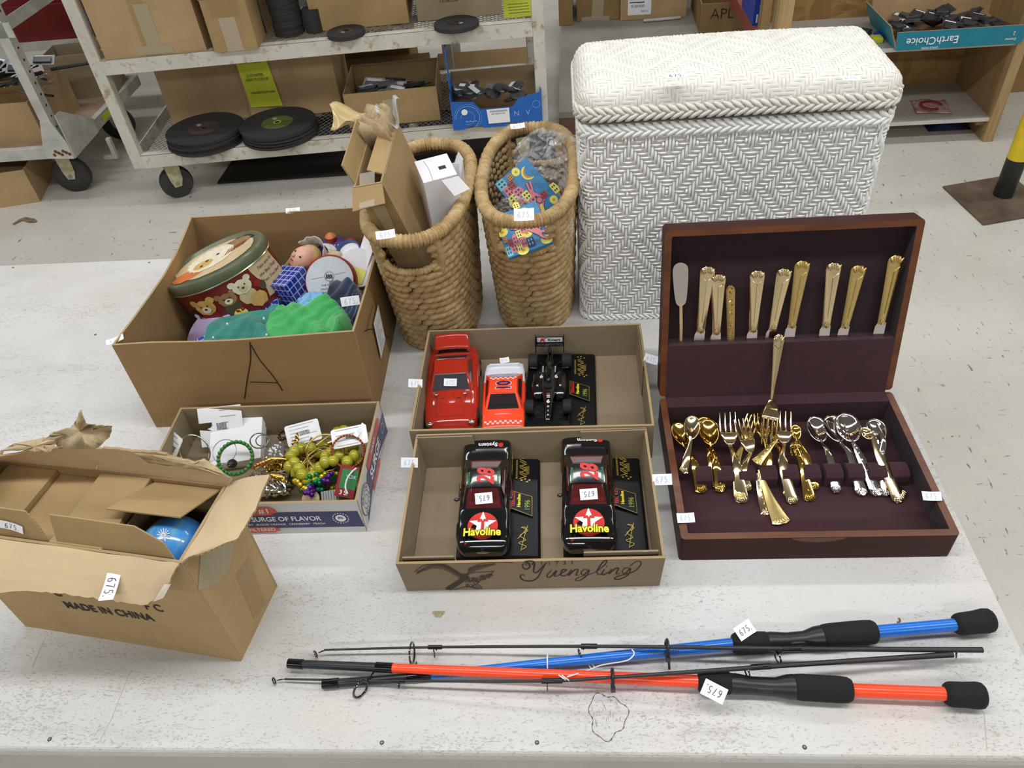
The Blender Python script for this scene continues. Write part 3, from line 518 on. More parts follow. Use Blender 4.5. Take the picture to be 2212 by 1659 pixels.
mb = MB(); mb.box(-.075, -.015, 0, .04, 0, 1.5, 'pine'); mb.box(-.0745, -.0155, .04, .085, 0, 1.5, 'pine2'); mb.build('front_post', su, label='pine front post'); mb = MB(); mb.box(-.055, -.015, .36, .42, 0, 1.5, 'pine2'); mb.build('rear_post', su)
mb = MB(); mb.box(SW - .03, SW + .012, 0, .04, 0, 1.5, 'pine'); mb.build('front_post', su, label='pine front post'); mb = MB(); mb.box(SW - .03, SW - .008, .04, .42, 0, 1.5, 'pine2'); mb.build('right_side_panel', su)
for z in (.094, .427): mb = MB(); mb.box(-.015, SW - .03, .012, .42, z, z + .018, 'whiteboard'); mb.add([(-.015, .012, z + .0182), (SW - .03, .012, z + .0182), (SW - .03, .42, z + .0182), (-.015, .42, z + .0182)], [(0, 1, 2, 3)], 'greymel'); mb.build('shelf_board', su)
mb = MB(); mb.box(SW - .06, SW - .03, .05, .1, .06, .0935, 'pine'); mb.build('shelf_cleat', su)
M['teal_box'] = simple('teal_print_card', '1989a3', .45, var=.05, vs=10); q = P(1925, 117, .445)
eb = thing('printed_carton', 'shallow teal printed open carton of small dark packages on the right shelf unit', 'cardboard box', X=TR(1.40, 3.415, .4456, rz=R(.5))); mb = MB(); EW = .505
for a_, b_, o, hh in (((0, 0), (EW, 0), (0, -1), .078), ((EW, 0), (EW, .34), (1, 0), .1), ((EW, .34), (0, .34), (0, 1), .12), ((0, .34), (0, 0), (-1, 0), .1)):
    mb.slab([(a_[0], a_[1], 0), (b_[0], b_[1], 0), (b_[0] + o[0] * .03 + (0.015 if b_[0] else -.015), b_[1] + o[1] * .01, hh), (a_[0] + o[0] * .03 + (.015 if a_[0] else -.015), a_[1] + o[1] * .01, hh)], .004, 'teal_box', 'edge', 'card_bg')
mb.box(.004, EW - .004, .004, .336, 0, .004, 'card_bg'); mb.build('box_body', eb)
X = TR(0, -.0072, .036, rx=PI / 2 - .12); mb = MB(X); mb.text('EarthChoice', .042, 'paper', TR(.135, .002, .003, rz=PI), bold=.004); mb.text('OFFICE PAPER', .011, 'paper', TR(.13, -.026, .004, rz=PI), align='CENTER'); mb.text('Domtar', .014, 'paper', TR(.45, -.012, .004, rz=PI)); mb.text('2', .02, 'paper', TR(.46, .01, .004, rz=PI)); mb.build('printed_lettering', eb, label='upside-down white lettering')
for k in range(34):
    v = Vector((1.40 + .04 + .42 * rnd.random(), 3.415 + .05 + .24 * rnd.random())); lt = k % 3 == 0; pack(v.x, v.y, .4456 + .045 + .035 * rnd.random() * (1 - abs((v.x - 1.65) / .3)), .062, .075, rnd.uniform(-1.5, 1.5), rnd.uniform(-.4, .4), 'small dark package with a white label in the teal carton', 'small packages in the teal carton', lt=False, extra=k % 2 == 0)
M['pinkpk'] = simple('pink_foil_pack', 'a5807c', .35, var=.2, vs=40)
q = P(2010, 232, .113); t_ = thing('flat_packet', 'pinkish flat packet lying alone on the lower white shelf', 'packet', X=TR(q.x, q.y, .1135, rz=-.15)); mb = MB(); mb.grid(lambda u, v: ((u - .5) * .15, (v - .5) * .15, .004 + .006 * math.sin(9 * u + 4 * v) * math.sin(7 * v)), 14, 10, 'pinkpk'); mb.build('packet_body', t_, solid=.001); mb = MB(); mb.ribbon(arc(0, 0, .045, 0, 300, 16), .014, 'redlab', z=.0125); mb.build('printed_ring', t_)
for k, (px, c, nm) in enumerate(((1895, 'yel_paper', 'yellow'), (1905, 'bluecase', 'blue'), (1870, 'pack_dark', 'dark'))):
    q = P(px, 92 - 8 * k, .445); mb = MB(TR(q.x, q.y + .01, .4456, rz=.4 * k)); mb.box(-.02, .02, -.02, .03, 0, .02, c); tag(mb.build('small_packet', bevel=.002), nm + ' small packet between the hamper lid and the teal carton', 'packet')
q = P(2070, 290, 0); mb = MB(TR(q.x - .02, q.y + .1, 0)); M['navybag'] = simple('dark_blue_plastic_bag', '232a4d', .3)
mb.grid(lambda u, v: ((u - .5) * .2, (v - .5) * .12, .045 * math.sin(PI * u) * math.sin(PI * v) * (1 + .4 * math.sin(13 * u) * math.cos(9 * v)) + .002), 16, 10, 'navybag'); tag(mb.build('plastic_bag'), 'dark blue bag on the floor under the lower white shelf', 'bag')
q = P(1920, 300, 0); mb = MB(TR(q.x - .1, q.y + .1, 0)); mb.box(-.2, .12, 0, .2, 0, .06, 'pack_dark'); tag(mb.build('floor_package', bevel=.004), 'dark package on the floor at the left under the white shelf', 'package')
carton('cardboard_box', 'brown carton standing beyond the right end of the shelf unit', 2.02, 3.95, 0, .5, .5, .75, 'card_dark', tape=False, rz=R(3))
# things on the floor between rack and hamper
for k, (px, py) in enumerate(((1215, 290), (1228, 310), (1238, 285), (1205, 300))): q = P(px, py, .12); pack(q.x, q.y, .03 + .02 * k, .12, .1, .5 * k, .3, 'dark shiny package on the floor between basket and hamper', 'dark packages on the floor behind the hamper', lt=k == 1)
# ---------------------------------------------------------------- bollard post with steel plate
M['yellow'] = simple('yellow_post_paint', 'e2c51f', .4, var=.04); M['blackp'] = simple('black_post_paint', '1f1e1c', .45, var=.2); M['plate'] = simple('scuffed_brown_plate', '675546', .6, .1, var=.22, vs=9)
t_ = thing('bollard_post', 'yellow and black round post on a square brown steel plate, right edge', 'post', X=TR(1.79, 2.95, 0, rz=R(-8)))
mb = MB(); mb.T = Matrix.Identity(4); cs = [P(2037, 402, .008), P(2125, 484, .008), None, P(2183, 377, .008)]; cs[2] = cs[1] + cs[3] - cs[0]
for q in cs: q.z = 0
mb.slab([(q.x, q.y, .008) for q in cs], .008, 'plate'); mb.build('base_plate', t_, world=True, label='square brown steel base plate with worn paint')
mb = MB(); mb.lathe([(.037, .0082), (.037, .17)], 32, 'blackp'); mb.build('post_foot', t_, label='black lower band'); mb = MB(); mb.lathe([(.037, .1701), (.037, 1.1), (.03, 1.12), (0, 1.125)], 32, 'yellow'); mb.build('post_tube', t_)
# litter on the floor by the table
M['tapefloor'] = simple('brown_scrap', '7d6a4c', .6, var=.2); a = P(30, 485, .004); mb = MB(); mb.tube([P(*q, .006) for q in ((28, 484), (42, 476), (52, 472), (68, 476), (78, 478))], [.005, .009, .014, .016, .006], 8, 'tapefloor', flat=.3, up=(0, 0, 1)); tag(mb.build('paper_scrap'), 'brown crumpled scrap on the floor behind the table, left', 'scrap')
# ================================================================ FOREGROUND CARTONS
def cr(pts, n=6, closed=False):
    """Catmull-Rom through the points"""
    out = []; m = len(pts); D = len(pts[0])
    g = (lambda i: pts[i % m]) if closed else (lambda i: pts[max(0, min(m - 1, i))])
    for i in range(m if closed else m - 1):
        a, b, c, d = g(i - 1), g(i), g(i + 1), g(i + 2)
        for k in range(n):
            t = k / n; out.append(tuple(.5 * (2 * b[q] + (c[q] - a[q]) * t + (2 * a[q] - 5 * b[q] + 4 * c[q] - d[q]) * t * t + (3 * b[q] - a[q] - 3 * c[q] + d[q]) * t ** 3) for q in range(D)))
    if not closed: out.append(tuple(pts[-1]))
    return out
# ---- large carton marked A
XA = TR(-.790, 1.0, TZ, rz=R(1.5)); AW, AD, AH = .425, .43, .203
bA = thing('large_carton', 'large open brown carton marked A holding a cookie tin, scarves and gift boxes', 'cardboard box', X=XA)
mb = MB(); th = .004
def bowed(a, b, z0, hs, bow, nrm):
    """upright panel whose top edge follows heights hs and bows sideways"""
    n = len(hs) - 1; fr = []; a, b = Vector(a), Vector(b); nr = Vector(nrm)
    for k in range(2):
        off = nr * (-th * k)
        for i in range(n + 1):
            t = i / n; p = a.lerp(b, t) + off; q = p + nr * bow * math.sin(PI * t); fr += [(p.x, p.y, z0), ((p.x + q.x) / 2, (p.y + q.y) / 2, hs[i] * .6), (q.x, q.y, hs[i])]
    m = (n + 1) * 3; fs = [(3 * i + k, 3 * i + 3 + k, 3 * i + 4 + k, 3 * i + 1 + k) for i in range(n) for k in (0, 1)]
    mb.add(fr, fs, 'card', True); mb.add(fr, [tuple(m + q for q in reversed(f)) for f in fs], 'card', True); mb.add(fr, [(3 * i + 2, 3 * i + 5, m + 3 * i + 5, m + 3 * i + 2) for i in range(n)], 'edge'); mb.add(fr, [(0, 1, m + 1, m), (1, 2, m + 2, m + 1), (3 * n, m + 3 * n, m + 3 * n + 1, 3 * n + 1), (3 * n + 1, m + 3 * n + 1, m + 3 * n + 2, 3 * n + 2)], 'edge')
bowed((0, 0), (AW, 0), 0, [AH, AH + .001, AH - .002, AH - .003, AH - .001, AH + .002, AH + .004], .0, (0, -1)); bowed((AW, th), (AW, AD - th), 0, [AH + .004] * 7, .004, (1, 0))
bowed((AW, AD), (0, AD), 0, [AH] * 7, .0, (0, 1)); bowed((0, AD - th), (0, th), 0, [AH + .002, AH, AH - .002, AH - .002, AH, AH, AH], -.014, (-1, 0)); mb.box(th, AW - th, th, AD - th, 0, th, 'card_dark'); mb.build('box_body', bA)
mb = MB(TR(0, -.0009, 0, rx=PI / 2))
for seq in ([(539, 740), (541, 775), (535, 815), (528, 862)], [(541, 745), (560, 778), (590, 815), (610, 846)], [(540, 826), (565, 827), (598, 829)]):
    s_ = []
    for q in seq: v = XA.inverted() @ PY(*q, 1.004); s_.append((v.x, v.z))
    mb.ribbon(cr(s_, 5), .0022, 'marker')
mb.build('marker_letter', bA, label='large letter A drawn in dark marker')
mb = MB(TR(AW + .0052, 0, 0, rz=PI / 2) @ TR(0, 0, 0, rx=PI / 2)); mb.ribbon(cr([(.04, .175), (.09, .14), (.16, .07), (.2, .03)], 5), .0018, 'marker'); mb.ribbon([(.05, .165), (.13, .165)], .002, 'marker'); mb.build('marker_letter', bA, label='thin marker strokes on the right side')
mb = MB(); strip(mb, (AW + .004, .1, .06), (AW + .004, .16, .06), (AW + .006, .16, .145), (AW + .006, .1, .145), 'paper', .001)
for i in range(9): strip(mb, (AW + .0045, .107, .07 + .008 * i), (AW + .0045, .15 - .01 * (i % 3), .07 + .008 * i), (AW + .0048, .15 - .01 * (i % 3), .072 + .008 * i), (AW + .0048, .107, .072 + .008 * i), 'pack_lt', .0022)
mb.build('shipping_label', bA, label='white printed shipping label on the right side')
mb = MB(); strip(mb, (.16, -.0002, .0), (.28, -.0002, .0), (.28, -.0002, .035), (.16, -.0002, .035), 'tape'); mb.build('packing_tape', bA)
price(bA, frame(P(757, 650, TZ + .19), (1, .12, .03), (0, .5, 1)), .034, .017, 'ink_pale'); price(bA, frame(P(249, 735, TZ + .2), (1, .5, .1), (-.3, .8, .1)), .03, .014, 'ink_pale'); price(bA, frame(P(633, 455, TZ + .203), (1, .1, 0), (0, .5, .3)), .03, .012, 'ink_pale')
# ---- jewellery box (printed drinks carton)
M['swhite'] = simple('glossy_white_print', 'cfd0d2', .35); M['navy'] = simple('navy_print', '2c3063', .35, var=.04); M['orange_pr'] = simple('orange_red_print', 'd2593f', .4, var=.08)
XS = TR(-.702, .747, TZ, rz=R(.5)); SWd, SD, SH = .364, .225, .077
bS = thing('jewelry_box', 'low printed drinks carton with navy and orange bands full of costume jewelry', 'cardboard box', X=XS)
mb = MB(); wall_box(mb, 0, SWd, 0, SD, 0, SH, .004, 'swhite', 'edge', 'card_grey'); mb.build('box_body', bS)
def brush(mb, x0, x1, z0, z1, X, mat='orange_pr'):
    h = z1 - z0; mb.flat([(x0, z0), (x1 - .006, z0 - h * .05), (x1 - .012, z0 + h * .12), (x1, z0 + h * .3), (x1 - .003, z0 + h * .75), (x1 - .01, z1 + h * .05), (x0, z1)], mat, X, .0009)
XF = TR(0, -.0002, 0, rx=PI / 2)
mb = MB(XF); mb.flat([(.04, .017), (SWd - .0, .015), (SWd - .004, .054), (.04, .057)], 'navy', z=.0005); brush(mb, .1, .232, .05, .0685, None); brush(mb, .1, .225, .005, .019, None)
mb.text('PACK #1', .0165, 'paper', TR(.185, .0595, .0013), bold=.01, space=1.15); mb.text('STRONGER SURGE OF FLAVOR', .0155, 'paper', TR(.298, .0385, .001), sx=.86, bold=.02, align='RIGHT'); mb.text('BLACKBERRY   BLOOD ORANGE   CRANBERRY   PEACH', .0062, 'paper', TR(.302, .0255, .001), align='RIGHT', bold=.01); mb.text('BREWED WAVE FILTERED', .0105, 'paper', TR(.217, .0122, .0013), align='RIGHT', bold=.01)
mb.flat(arc(.33, .038, .0085, 0, 342, 19), 'paper', z=.001); mb.text('8%', .008, 'navy', TR(.33, .039, .0013), bold=.02)
for i in range(18): a = 2 * PI * i / 18; mb.flat([(.33 + (.0115 + q * .002) * math.cos(a + e), .038 + (.0115 + q * .002) * math.sin(a + e)) for q, e in ((0, -.08), (1, -.08), (1, .08), (0, .08))], 'paper', z=.001)
mb.build('printed_lettering', bS, label='navy band with orange brush strokes and white lettering on the front')
XRt = TR(SWd + .0002, 0, 0, rz=PI / 2) @ TR(0, 0, 0, rx=PI / 2)
mb = MB(XRt); mb.flat([(.02, 0), (.09, .02), (.15, .022), (.225, .0), (.225, .05), (.15, .055), (.07, .06), (.05, .04)], 'navy', z=.0005); brush(mb, .08, .195, .056, .073, None); brush(mb, .08, .15, .006, .018, None); mb.text('HARD', .013, 'paper', TR(.13, .065, .0012), bold=.01); mb.text('SURGE', .028, 'paper', TR(.125, .038, .001), bold=.03)
mb.flat(arc(.035, .04, .027, 0, 350, 24), 'swhite', z=.001)
for r_, w_ in ((.026, .0012), (.015, .001), (.008, .001)): mb.ribbon(arc(.035, .04, r_, 0, 360, 28), w_, 'black_print', z=.0014)
for i, ch in enumerate('NATURAL GLUTEN'):
    a = 2.6 - i * .37; mb.text(ch, .008, 'black_print', TR(.035 + .0205 * math.cos(a), .04 + .0205 * math.sin(a), .0014, rz=a - PI / 2), bold=.01)
mb.ribbon(arc(.2, .035, .009, 0, 360, 16), .0012, 'paper', z=.001); mb.build('printed_lettering', bS, label='navy and orange print with round black seal on the right side')
# ---- torn carton MADE IN CHINA
XC = TR(-.479, .527, TZ, rz=R(-9)) ; CL, CDp, CH = .357, .125, .24
bC = thing('torn_carton', 'torn open brown carton marked MADE IN CHINA packed with small ornament boxes', 'cardboard box', X=XC)
mb = MB(); wall_box(mb, -CL, 0, 0, CDp, 0, CH, .004, 'card_light', 'edge', 'card'); mb.build('box_body', bC)
IC = XC.inverted()
def L(px, py, z): return IC @ P(px, py, TZ + z)
def torn(pts, amp=.0018, n=5, seed=1, skip=()):
    r_ = random.Random(seed); out = []
    for i in range(len(pts)):
        a, b = Vector(pts[i]), Vector(pts[(i + 1) % len(pts)]); out.append(a)
        if i in skip: continue
        d = (b - a); nr = d.cross(Vector((.3, .5, 1))).normalized()
        for k in range(1, n): out.append(a.lerp(b, k / n) + nr * r_.uniform(-amp, amp))
    return out
def fan(mb, pts, mat, edge='edge', back=None, th=.0035): mb.slab(pts, th, mat, edge, back)
def fstrip(A, B, name_label, n=44, amp=.0016, bulge=.0, seed=1, th=.0032, mat='flap', back='card', up=1):
    """flap between a fold line A and a torn outer line B (same number of points)"""
    r_ = random.Random(seed); A, B = [Vector(a) for a in A], [Vector(b) for b in B]
    def at_(L_, t): f = t * (len(L_) - 1); i = min(int(f), len(L_) - 2); return L_[i].lerp(L_[i + 1], f - i)
    K = 5; top = []
    for i in range(n + 1):
        a, b = at_(A, i / n), at_(B, i / n); d = (b - a).normalized(); jit = d * r_.uniform(-amp, amp) if 0 < i < n else Vector()
        for k in range(K + 1): t = k / K; top.append(a.lerp(b + jit, t) + Vector((0, 0, bulge * math.sin(PI * t) + .0008 * math.sin(i * .5 + k))))
    nr = ((A[-1] - A[0]).cross(B[0] - A[0])).normalized() * up * th; bot = [p - nr for p in top]; m = len(top); W_ = K + 1
    q = [(i * W_ + k, (i + 1) * W_ + k, (i + 1) * W_ + k + 1, i * W_ + k + 1) for i in range(n) for k in range(K)]
    mb.add(top, q, mat, True); mb.add(bot, [f[::-1] for f in q], back, True); E_ = [i * W_ + K for i in range(n + 1)]; mb.add(top + bot, [(E_[i], E_[i + 1], m + E_[i + 1], m + E_[i]) for i in range(n)], 'edge')
    for base in (0, n * W_): mb.add(top + bot, [(base + k, base + k + 1, m + base + k + 1, m + base + k) for k in range(K)], 'edge')
mb = MB(); fstrip([(-CL - .01, -.001, CH + .001), (-.2, -.001, CH + .001), (-.1, -.001, CH + .001), (-.03, -.001, CH + .001), (0, -.001, CH + .001)], [(-CL - .03, -.085, .205), L(90, 1276, .206), L(200, 1292, .207), L(316, 1307, .208), L(366, 1262, .222)], '', seed=3, bulge=.004, up=-1); mb.build('flap', bC, label='front flap folded outward')
mb = MB(); fstrip([(.001, 0, CH + .001), (.001, CDp * .35, CH + .001), (.001, CDp * .7, CH + .001), (.001, CDp, CH + .001)], [L(440, 1193, .242), L(512, 1164, .25), L(551, 1101, .265), L(582, 1024, .28)], '', n=24, seed=4, bulge=.003, up=-1, amp=.001); mb.build('flap', bC, label='right flap sticking out sideways')
mb = MB(); fstrip([(-.002, CDp, CH - .01), (-.06, CDp, CH - .01), (-.13, CDp, CH - .01), (-.207, CDp, CH - .01)], [L(500, 1037, .258), L(440, 1008, .272), L(350, 980, .29), L(222, 969, .30)], '', seed=5, up=-1); fstrip([(-.208, CDp, CH - .01), (-.26, CDp, CH - .01), (-.31, CDp, CH - .01), (-CL, CDp, CH - .01)], [L(225, 972, .296), L(150, 966, .297), L(80, 972, .292), L(-20, 990, .285)], '', seed=6, amp=.0022, up=-1); mb.build('flap', bC, label='torn back flap standing up')
mb = MB()
def ply(pts, n=4, seed=1, amp=.004):
    """crumpled paper ply: fan triangulated about its centre with jitter"""
    r_ = random.Random(seed); P_ = torn(pts, amp * .4, n, seed); c = sum(P_, Vector()) / len(P_); vs = [c]; m = len(P_)
    for k in (.5, 1):
        for p in P_: v = c.lerp(p, k); vs.append(v + Vector((0, 0, r_.uniform(-amp, amp) if k < 1 else 0)) + Vector((0, r_.uniform(-amp, amp) if k < 1 else 0, 0)))
    mb.add(vs, [(0, 1 + i, 1 + (i + 1) % m) for i in range(m)] + [(1 + i, 1 + m + i, 1 + m + (i + 1) % m, 1 + (i + 1) % m) for i in range(m)], 'kraft_torn', True)
ply([L(125, 968, .295), L(100, 945, .30), L(118, 933, .315), L(140, 938, .31), L(160, 915, .32), L(176, 884, .35), L(186, 915, .33), L(215, 920, .32), L(243, 920, .315), L(236, 945, .30), L(205, 970, .296)], 4, 2, .006)
ply([L(0, 975, .297), L(30, 958, .30), L(95, 945, .303), L(128, 950, .30), L(110, 975, .292), L(105, 978, .292), L(50, 972, .292)], 4, 5, .003)
ply([L(290, 978, .292), L(360, 985, .290), L(430, 998, .278), L(440, 990, .285), L(470, 1010, .272), L(500, 1035, .262), L(460, 1022, .263), L(380, 1008, .27), L(320, 1000, .272)], 4, 8, .002)
mb.build('torn_paper_ply', bC, label='ragged peeled paper ply along the back flap', solid=.0006)
mb = MB(); fan(mb, [(-CL + .004, .004, CH), (-CL + .004, CDp - .004, CH), (-CL + .035, CDp - .01, CH + .03), (-CL + .03, .01, CH + .035)], 'card_light'); mb.build('flap', bC, label='left end flap')
mb = MB(TR(0, -.0003, 0, rx=PI / 2)); mb.text('MADE IN CHINA', .0235, 'black_print', TR(-.172, .089, .0004), sx=.78, bold=.03, space=1.03); mb.text('G                        F C', .024, 'black_print', TR(-.160, .119, .0004), sx=.8, bold=.02); mb.build('printed_lettering', bC, label='black printed lettering on the front')
mb = MB(XRt := TR(.0003, 0, 0, rz=PI / 2) @ TR(0, 0, 0, rx=PI / 2)); mb.flat([(.0, .18), (.05, .235), (.1, .215), (.125, .18), (.085, .16), (.06, .14), (.03, .15)], 'tape_patch', z=.0006); mb.flat([(.055, .02), (.09, .01), (.1, .11), (.065, .12)], 'tape', z=.0006); mb.build('tape_patch', bC, label='greenish torn tape patch on the right side')
mb = MB(); a = L(362, 1262, .225); mb.slab([L(330, 1300, .216), L(352, 1292, .217), L(369, 1262, .228), L(355, 1262, .228)], .001, 'tape_clear'); mb.build('packing_tape', bC)
price(bC, frame(P(239, 1268, TZ + .226), (.08, -1, -.12), (1, 0, 0)), .036, .018)
# inner ornament boxes
def inner(k, u0, u1, label, open_=False, dz=0):
    t_ = thing('ornament_box', label, 'small box', X=XC @ TR(0, 0, 0), group='small boxes packed in the torn carton'); mb = MB(); z1 = CH - .006 + dz
    if open_:
        wall_box(mb, u0, u1, .0045, CDp - .0045, .005, z1, .002, 'card_tan'); mb.build('box_body', t_)
        mb = MB(); mb.slab([(u0, CDp - .006, z1), (u1 - .004, CDp - .006, z1), (u1 - .02, .055, z1 + .02), (u0 - .018, .05, z1 + .026)], .002, 'card_tan', 'edge'); mb.build('lid_flap', t_, label='half-raised lid flap')
    else: mb.box(u0, u1, .0045, CDp - .0045, .005, z1, 'card_tan'); mb.box(u0 + .004, u1 - .004, .0044, .0052, z1 - .03, z1 - .001, 'card'); mb.build('box_body', t_, bevel=.002)
    return t_
inner(0, -.340, -.262, 'small tan ornament box, leftmost of those in the torn carton'); inner(1, -.260, -.19, 'small tan ornament box right of the leftmost in the torn carton', dz=-.008); inner(2, -.188, -.112, 'raised tan ornament box just left of the opened one', dz=.006)
ob = inner(3, -.108, -.006, 'opened tan ornament box at the right end of the torn carton', True, -.002)
mb = MB(); mb.slab([(-.325, .0055, CH - .005), (-.19, .0055, CH - .005), (-.2, .014, CH + .03), (-.207, .016, CH + .043), (-.33, .016, CH + .045)][::1], .002, 'card_tan', 'edge'); fl1 = mb.build('box_flap', bC, label='upright inner flap with a price tag')
price(bC, frame(XC @ Vector((-.235, .0088, CH + .018)), XC.to_3x3() @ Vector((1, 0, -.28)), XC.to_3x3() @ Vector((.1, .25, 1))), .032, .013)
mb = MB(); mb.slab([(-.178, .0055, CH - .005), (-.012, .0055, CH - .005), (-.022, .012, CH + .02), (-.055, .016, CH + .041), (-.172, .016, CH + .043)], .002, 'card_tan', 'edge'); mb.build('box_flap', bC, label='upright inner flap with a rounded corner')
t = NT('painted_ornament'); g = t.n('ShaderNodeTexGradient'); c = t.ramp(t.noise(22, 3, .6, sc=(1, .4, 1)), [(.3, '2a63c8'), (.5, '4a9be6'), (.7, '9fc9a8')]); M['orn'] = t.set(c, .15, Coat_Weight=.5)
M['gold_dull'] = simple('dull_gold_cap', 'b09a55', .35, .8)
on = thing('ornament_ball', 'blue glossy christmas ornament with a white star inside the opened box', 'ornament', X=XC @ TR(-.056, .050, .188, rx=0)); mb = MB(); mb.ell((0, 0, 0), .044, 'orn', 32, 20); mb.build('ball', on); mb = MB()
v0 = (IC @ P(388, 1145, TZ + .225)) - Vector((-.060, .045, .192)); d_ = Vector((.12, -.2, .95)).normalized(); X_ = frame(d_ * .0443, (1, 0, 0), Vector((0, 1, .5)))
for i in range(7): a = PI * i / 7; mb.ribbon([(-.009 * math.cos(a), -.009 * math.sin(a)), (.009 * math.cos(a), .009 * math.sin(a))], .0011, 'paper', X_, .0004)
mb.build('painted_star', on); mb = MB(); mb.lathe([(.007, 0), (.007, .008), (0, .009)], 12, 'gold_dull', TR(.0, .04, -.02, rx=-1.6)); mb.build('ornament_cap', on)
# ---- two trays for the model cars
M['tray'] = card('tray_card', '94836a')
XT1 = TR(-.276, .898, TZ); XT2 = TR(-.256, .640, TZ, rz=R(.9))
tA = thing('cardboard_tray', 'shallow brown tray holding the red, orange and black race cars', 'tray', X=XT1)
mb = MB(); TW1, TD1 = .409, .272; wall_box(mb, 0, TW1, 0, TD1, 0, .079, .004, 'tray', 'edge', flare=.0)
mb.box(.0045, .0065, .0045, .13, .0045, .078, 'tray'); mb.box(TW1 - .0065, TW1 - .0045, .15, .2675, .0045, .078, 'tray'); mb.build('tray_body', tA, bevel=.0012)
price(tA, frame(P(898, 828, TZ + .08), (1, -.1, 0), (0, .7, .7)), .026, .015, 'ink_pale'); price(tA, frame(P(1407, 776, TZ + .08), (1, -.4, -.1), (.3, .8, .6)), .026, .016, 'ink_pale')
tB = thing('cardboard_tray', 'shallow brown beer tray with an eagle print holding two black model cars', 'tray', X=XT2)
mb = MB(); TW2, TD2 = .376, .25; wall_box(mb, 0, TW2, 0, TD2, 0, .075, .004, 'tray', 'edge', flare=.004)
mb.slab([(.0, TD2 - .006, 0), (.1, TD2 - .006, 0), (.092, TD2 - .004, .077), (-.002, TD2 - .004, .077)][::-1], .003, 'tray'); mb.slab([(TW2 - .1, TD2 - .006, 0), (TW2, TD2 - .006, 0), (TW2 + .002, TD2 - .004, .078), (TW2 - .105, TD2 - .004, .078)][::-1], .003, 'tray')
mb.slab([(.004, .009, 0), (.08, .009, 0), (.08, .0065, .0742), (.004, .0065, .0742)][::1], .003, 'tray'); mb.slab([(TW2 - .11, .009, 0), (TW2 - .004, .009, 0), (TW2 - .004, .0065, .0765), (TW2 - .11, .0065, .0765)], .003, 'tray'); mb.build('tray_body', tB, bevel=.0012)
price(tB, frame(P(885, 999, TZ + .075), (1, -.05, 0), (0, .7, .7)), .028, .016, 'ink_pale'); price(tB, frame(P(1430, 1036, TZ + .075), (1, .02, 0), (0, .8, .6)), .03, .017, 'ink_pale')
# tray lettering, drawn on the front panel plane (u across, z up), from zoomed strokes
IT = XT2.inverted(); fo = XT2 @ Vector((0, -.0023, .04)); fn = XT2.to_3x3() @ Vector((0, -1, -.0533))
def zq(x, y): v = IT @ PP(840 + x / 3.568, 900 + y / 3.568, fo, fn); return (v.x, v.y - .0006, v.z)
def stroke(mb, pts, w_, mat='black_print', n=5):
    pts = [Vector(zq(*p)) for p in cr(pts, n)] if n else [Vector(zq(*p)) for p in pts]; vs = []; m = len(pts)
    for i, p in enumerate(pts):
        t = (pts[min(i + 1, m - 1)] - pts[max(i - 1, 0)]); t.y = 0; t = t.normalized() if t.length > 1e-9 else Vector((1, 0, 0)); nn = Vector((-t.z, 0, t.x)) * (w_(i / (m - 1)) if callable(w_) else w_) / 2; vs += [p + nn, p - nn]
    mb.add(vs, [(2 * i, 2 * i + 1, 2 * i + 3, 2 * i + 2) for i in range(m - 1)], mat)
mb = MB(); W = .0011
YU = [([(1040, 1130), (1030, 1150), (1050, 1175), (1085, 1160), (1080, 1130), (1050, 1115), (1110, 1112), (1120, 1150), (1115, 1190), (1140, 1200), (1190, 1150), (1215, 1125)], .0019), ([(1215, 1120), (1180, 1180), (1145, 1240), (1095, 1265), (1035, 1258), (1012, 1230), (1030, 1215), (1045, 1228)], .0017),
 ([(1225, 1180), (1195, 1225), (1215, 1235), (1255, 1185), (1240, 1228), (1262, 1225)], .0016), ([(1262, 1225), (1300, 1195), (1315, 1180), (1290, 1180), (1280, 1220), (1305, 1225), (1330, 1205)], .0015), ([(1330, 1205), (1345, 1180), (1325, 1225), (1365, 1180), (1385, 1182), (1372, 1220), (1392, 1218)], .0016),
 ([(1450, 1180), (1420, 1178), (1402, 1205), (1420, 1218), (1452, 1180), (1440, 1220), (1400, 1258), (1370, 1262), (1385, 1240), (1480, 1205)], .0014), ([(1480, 1205), (1540, 1150), (1560, 1110), (1535, 1120), (1500, 1190), (1510, 1215), (1530, 1208)], .0014), ([(1545, 1175), (1528, 1212), (1545, 1214), (1575, 1195)], .0016), ([(1556, 1152), (1560, 1155)], .002),
 ([(1590, 1172), (1570, 1212), (1612, 1170), (1630, 1172), (1615, 1210), (1640, 1205)], .0016), ([(1700, 1165), (1672, 1165), (1652, 1195), (1670, 1208), (1702, 1168), (1690, 1215), (1640, 1250), (1605, 1250), (1630, 1228), (1720, 1195), (1760, 1150), (1765, 1120), (1740, 1115), (1700, 1150)], .0014)]
def xf(p): return (985 + (p[0] - 1012) * 1.27, p[1])
for qi, (pts, w_) in enumerate(YU): stroke(mb, [xf(p) if qi > 1 else p for p in pts], lambda t, w_=w_: w_ * (.75 + .6 * math.sin(PI * t)))
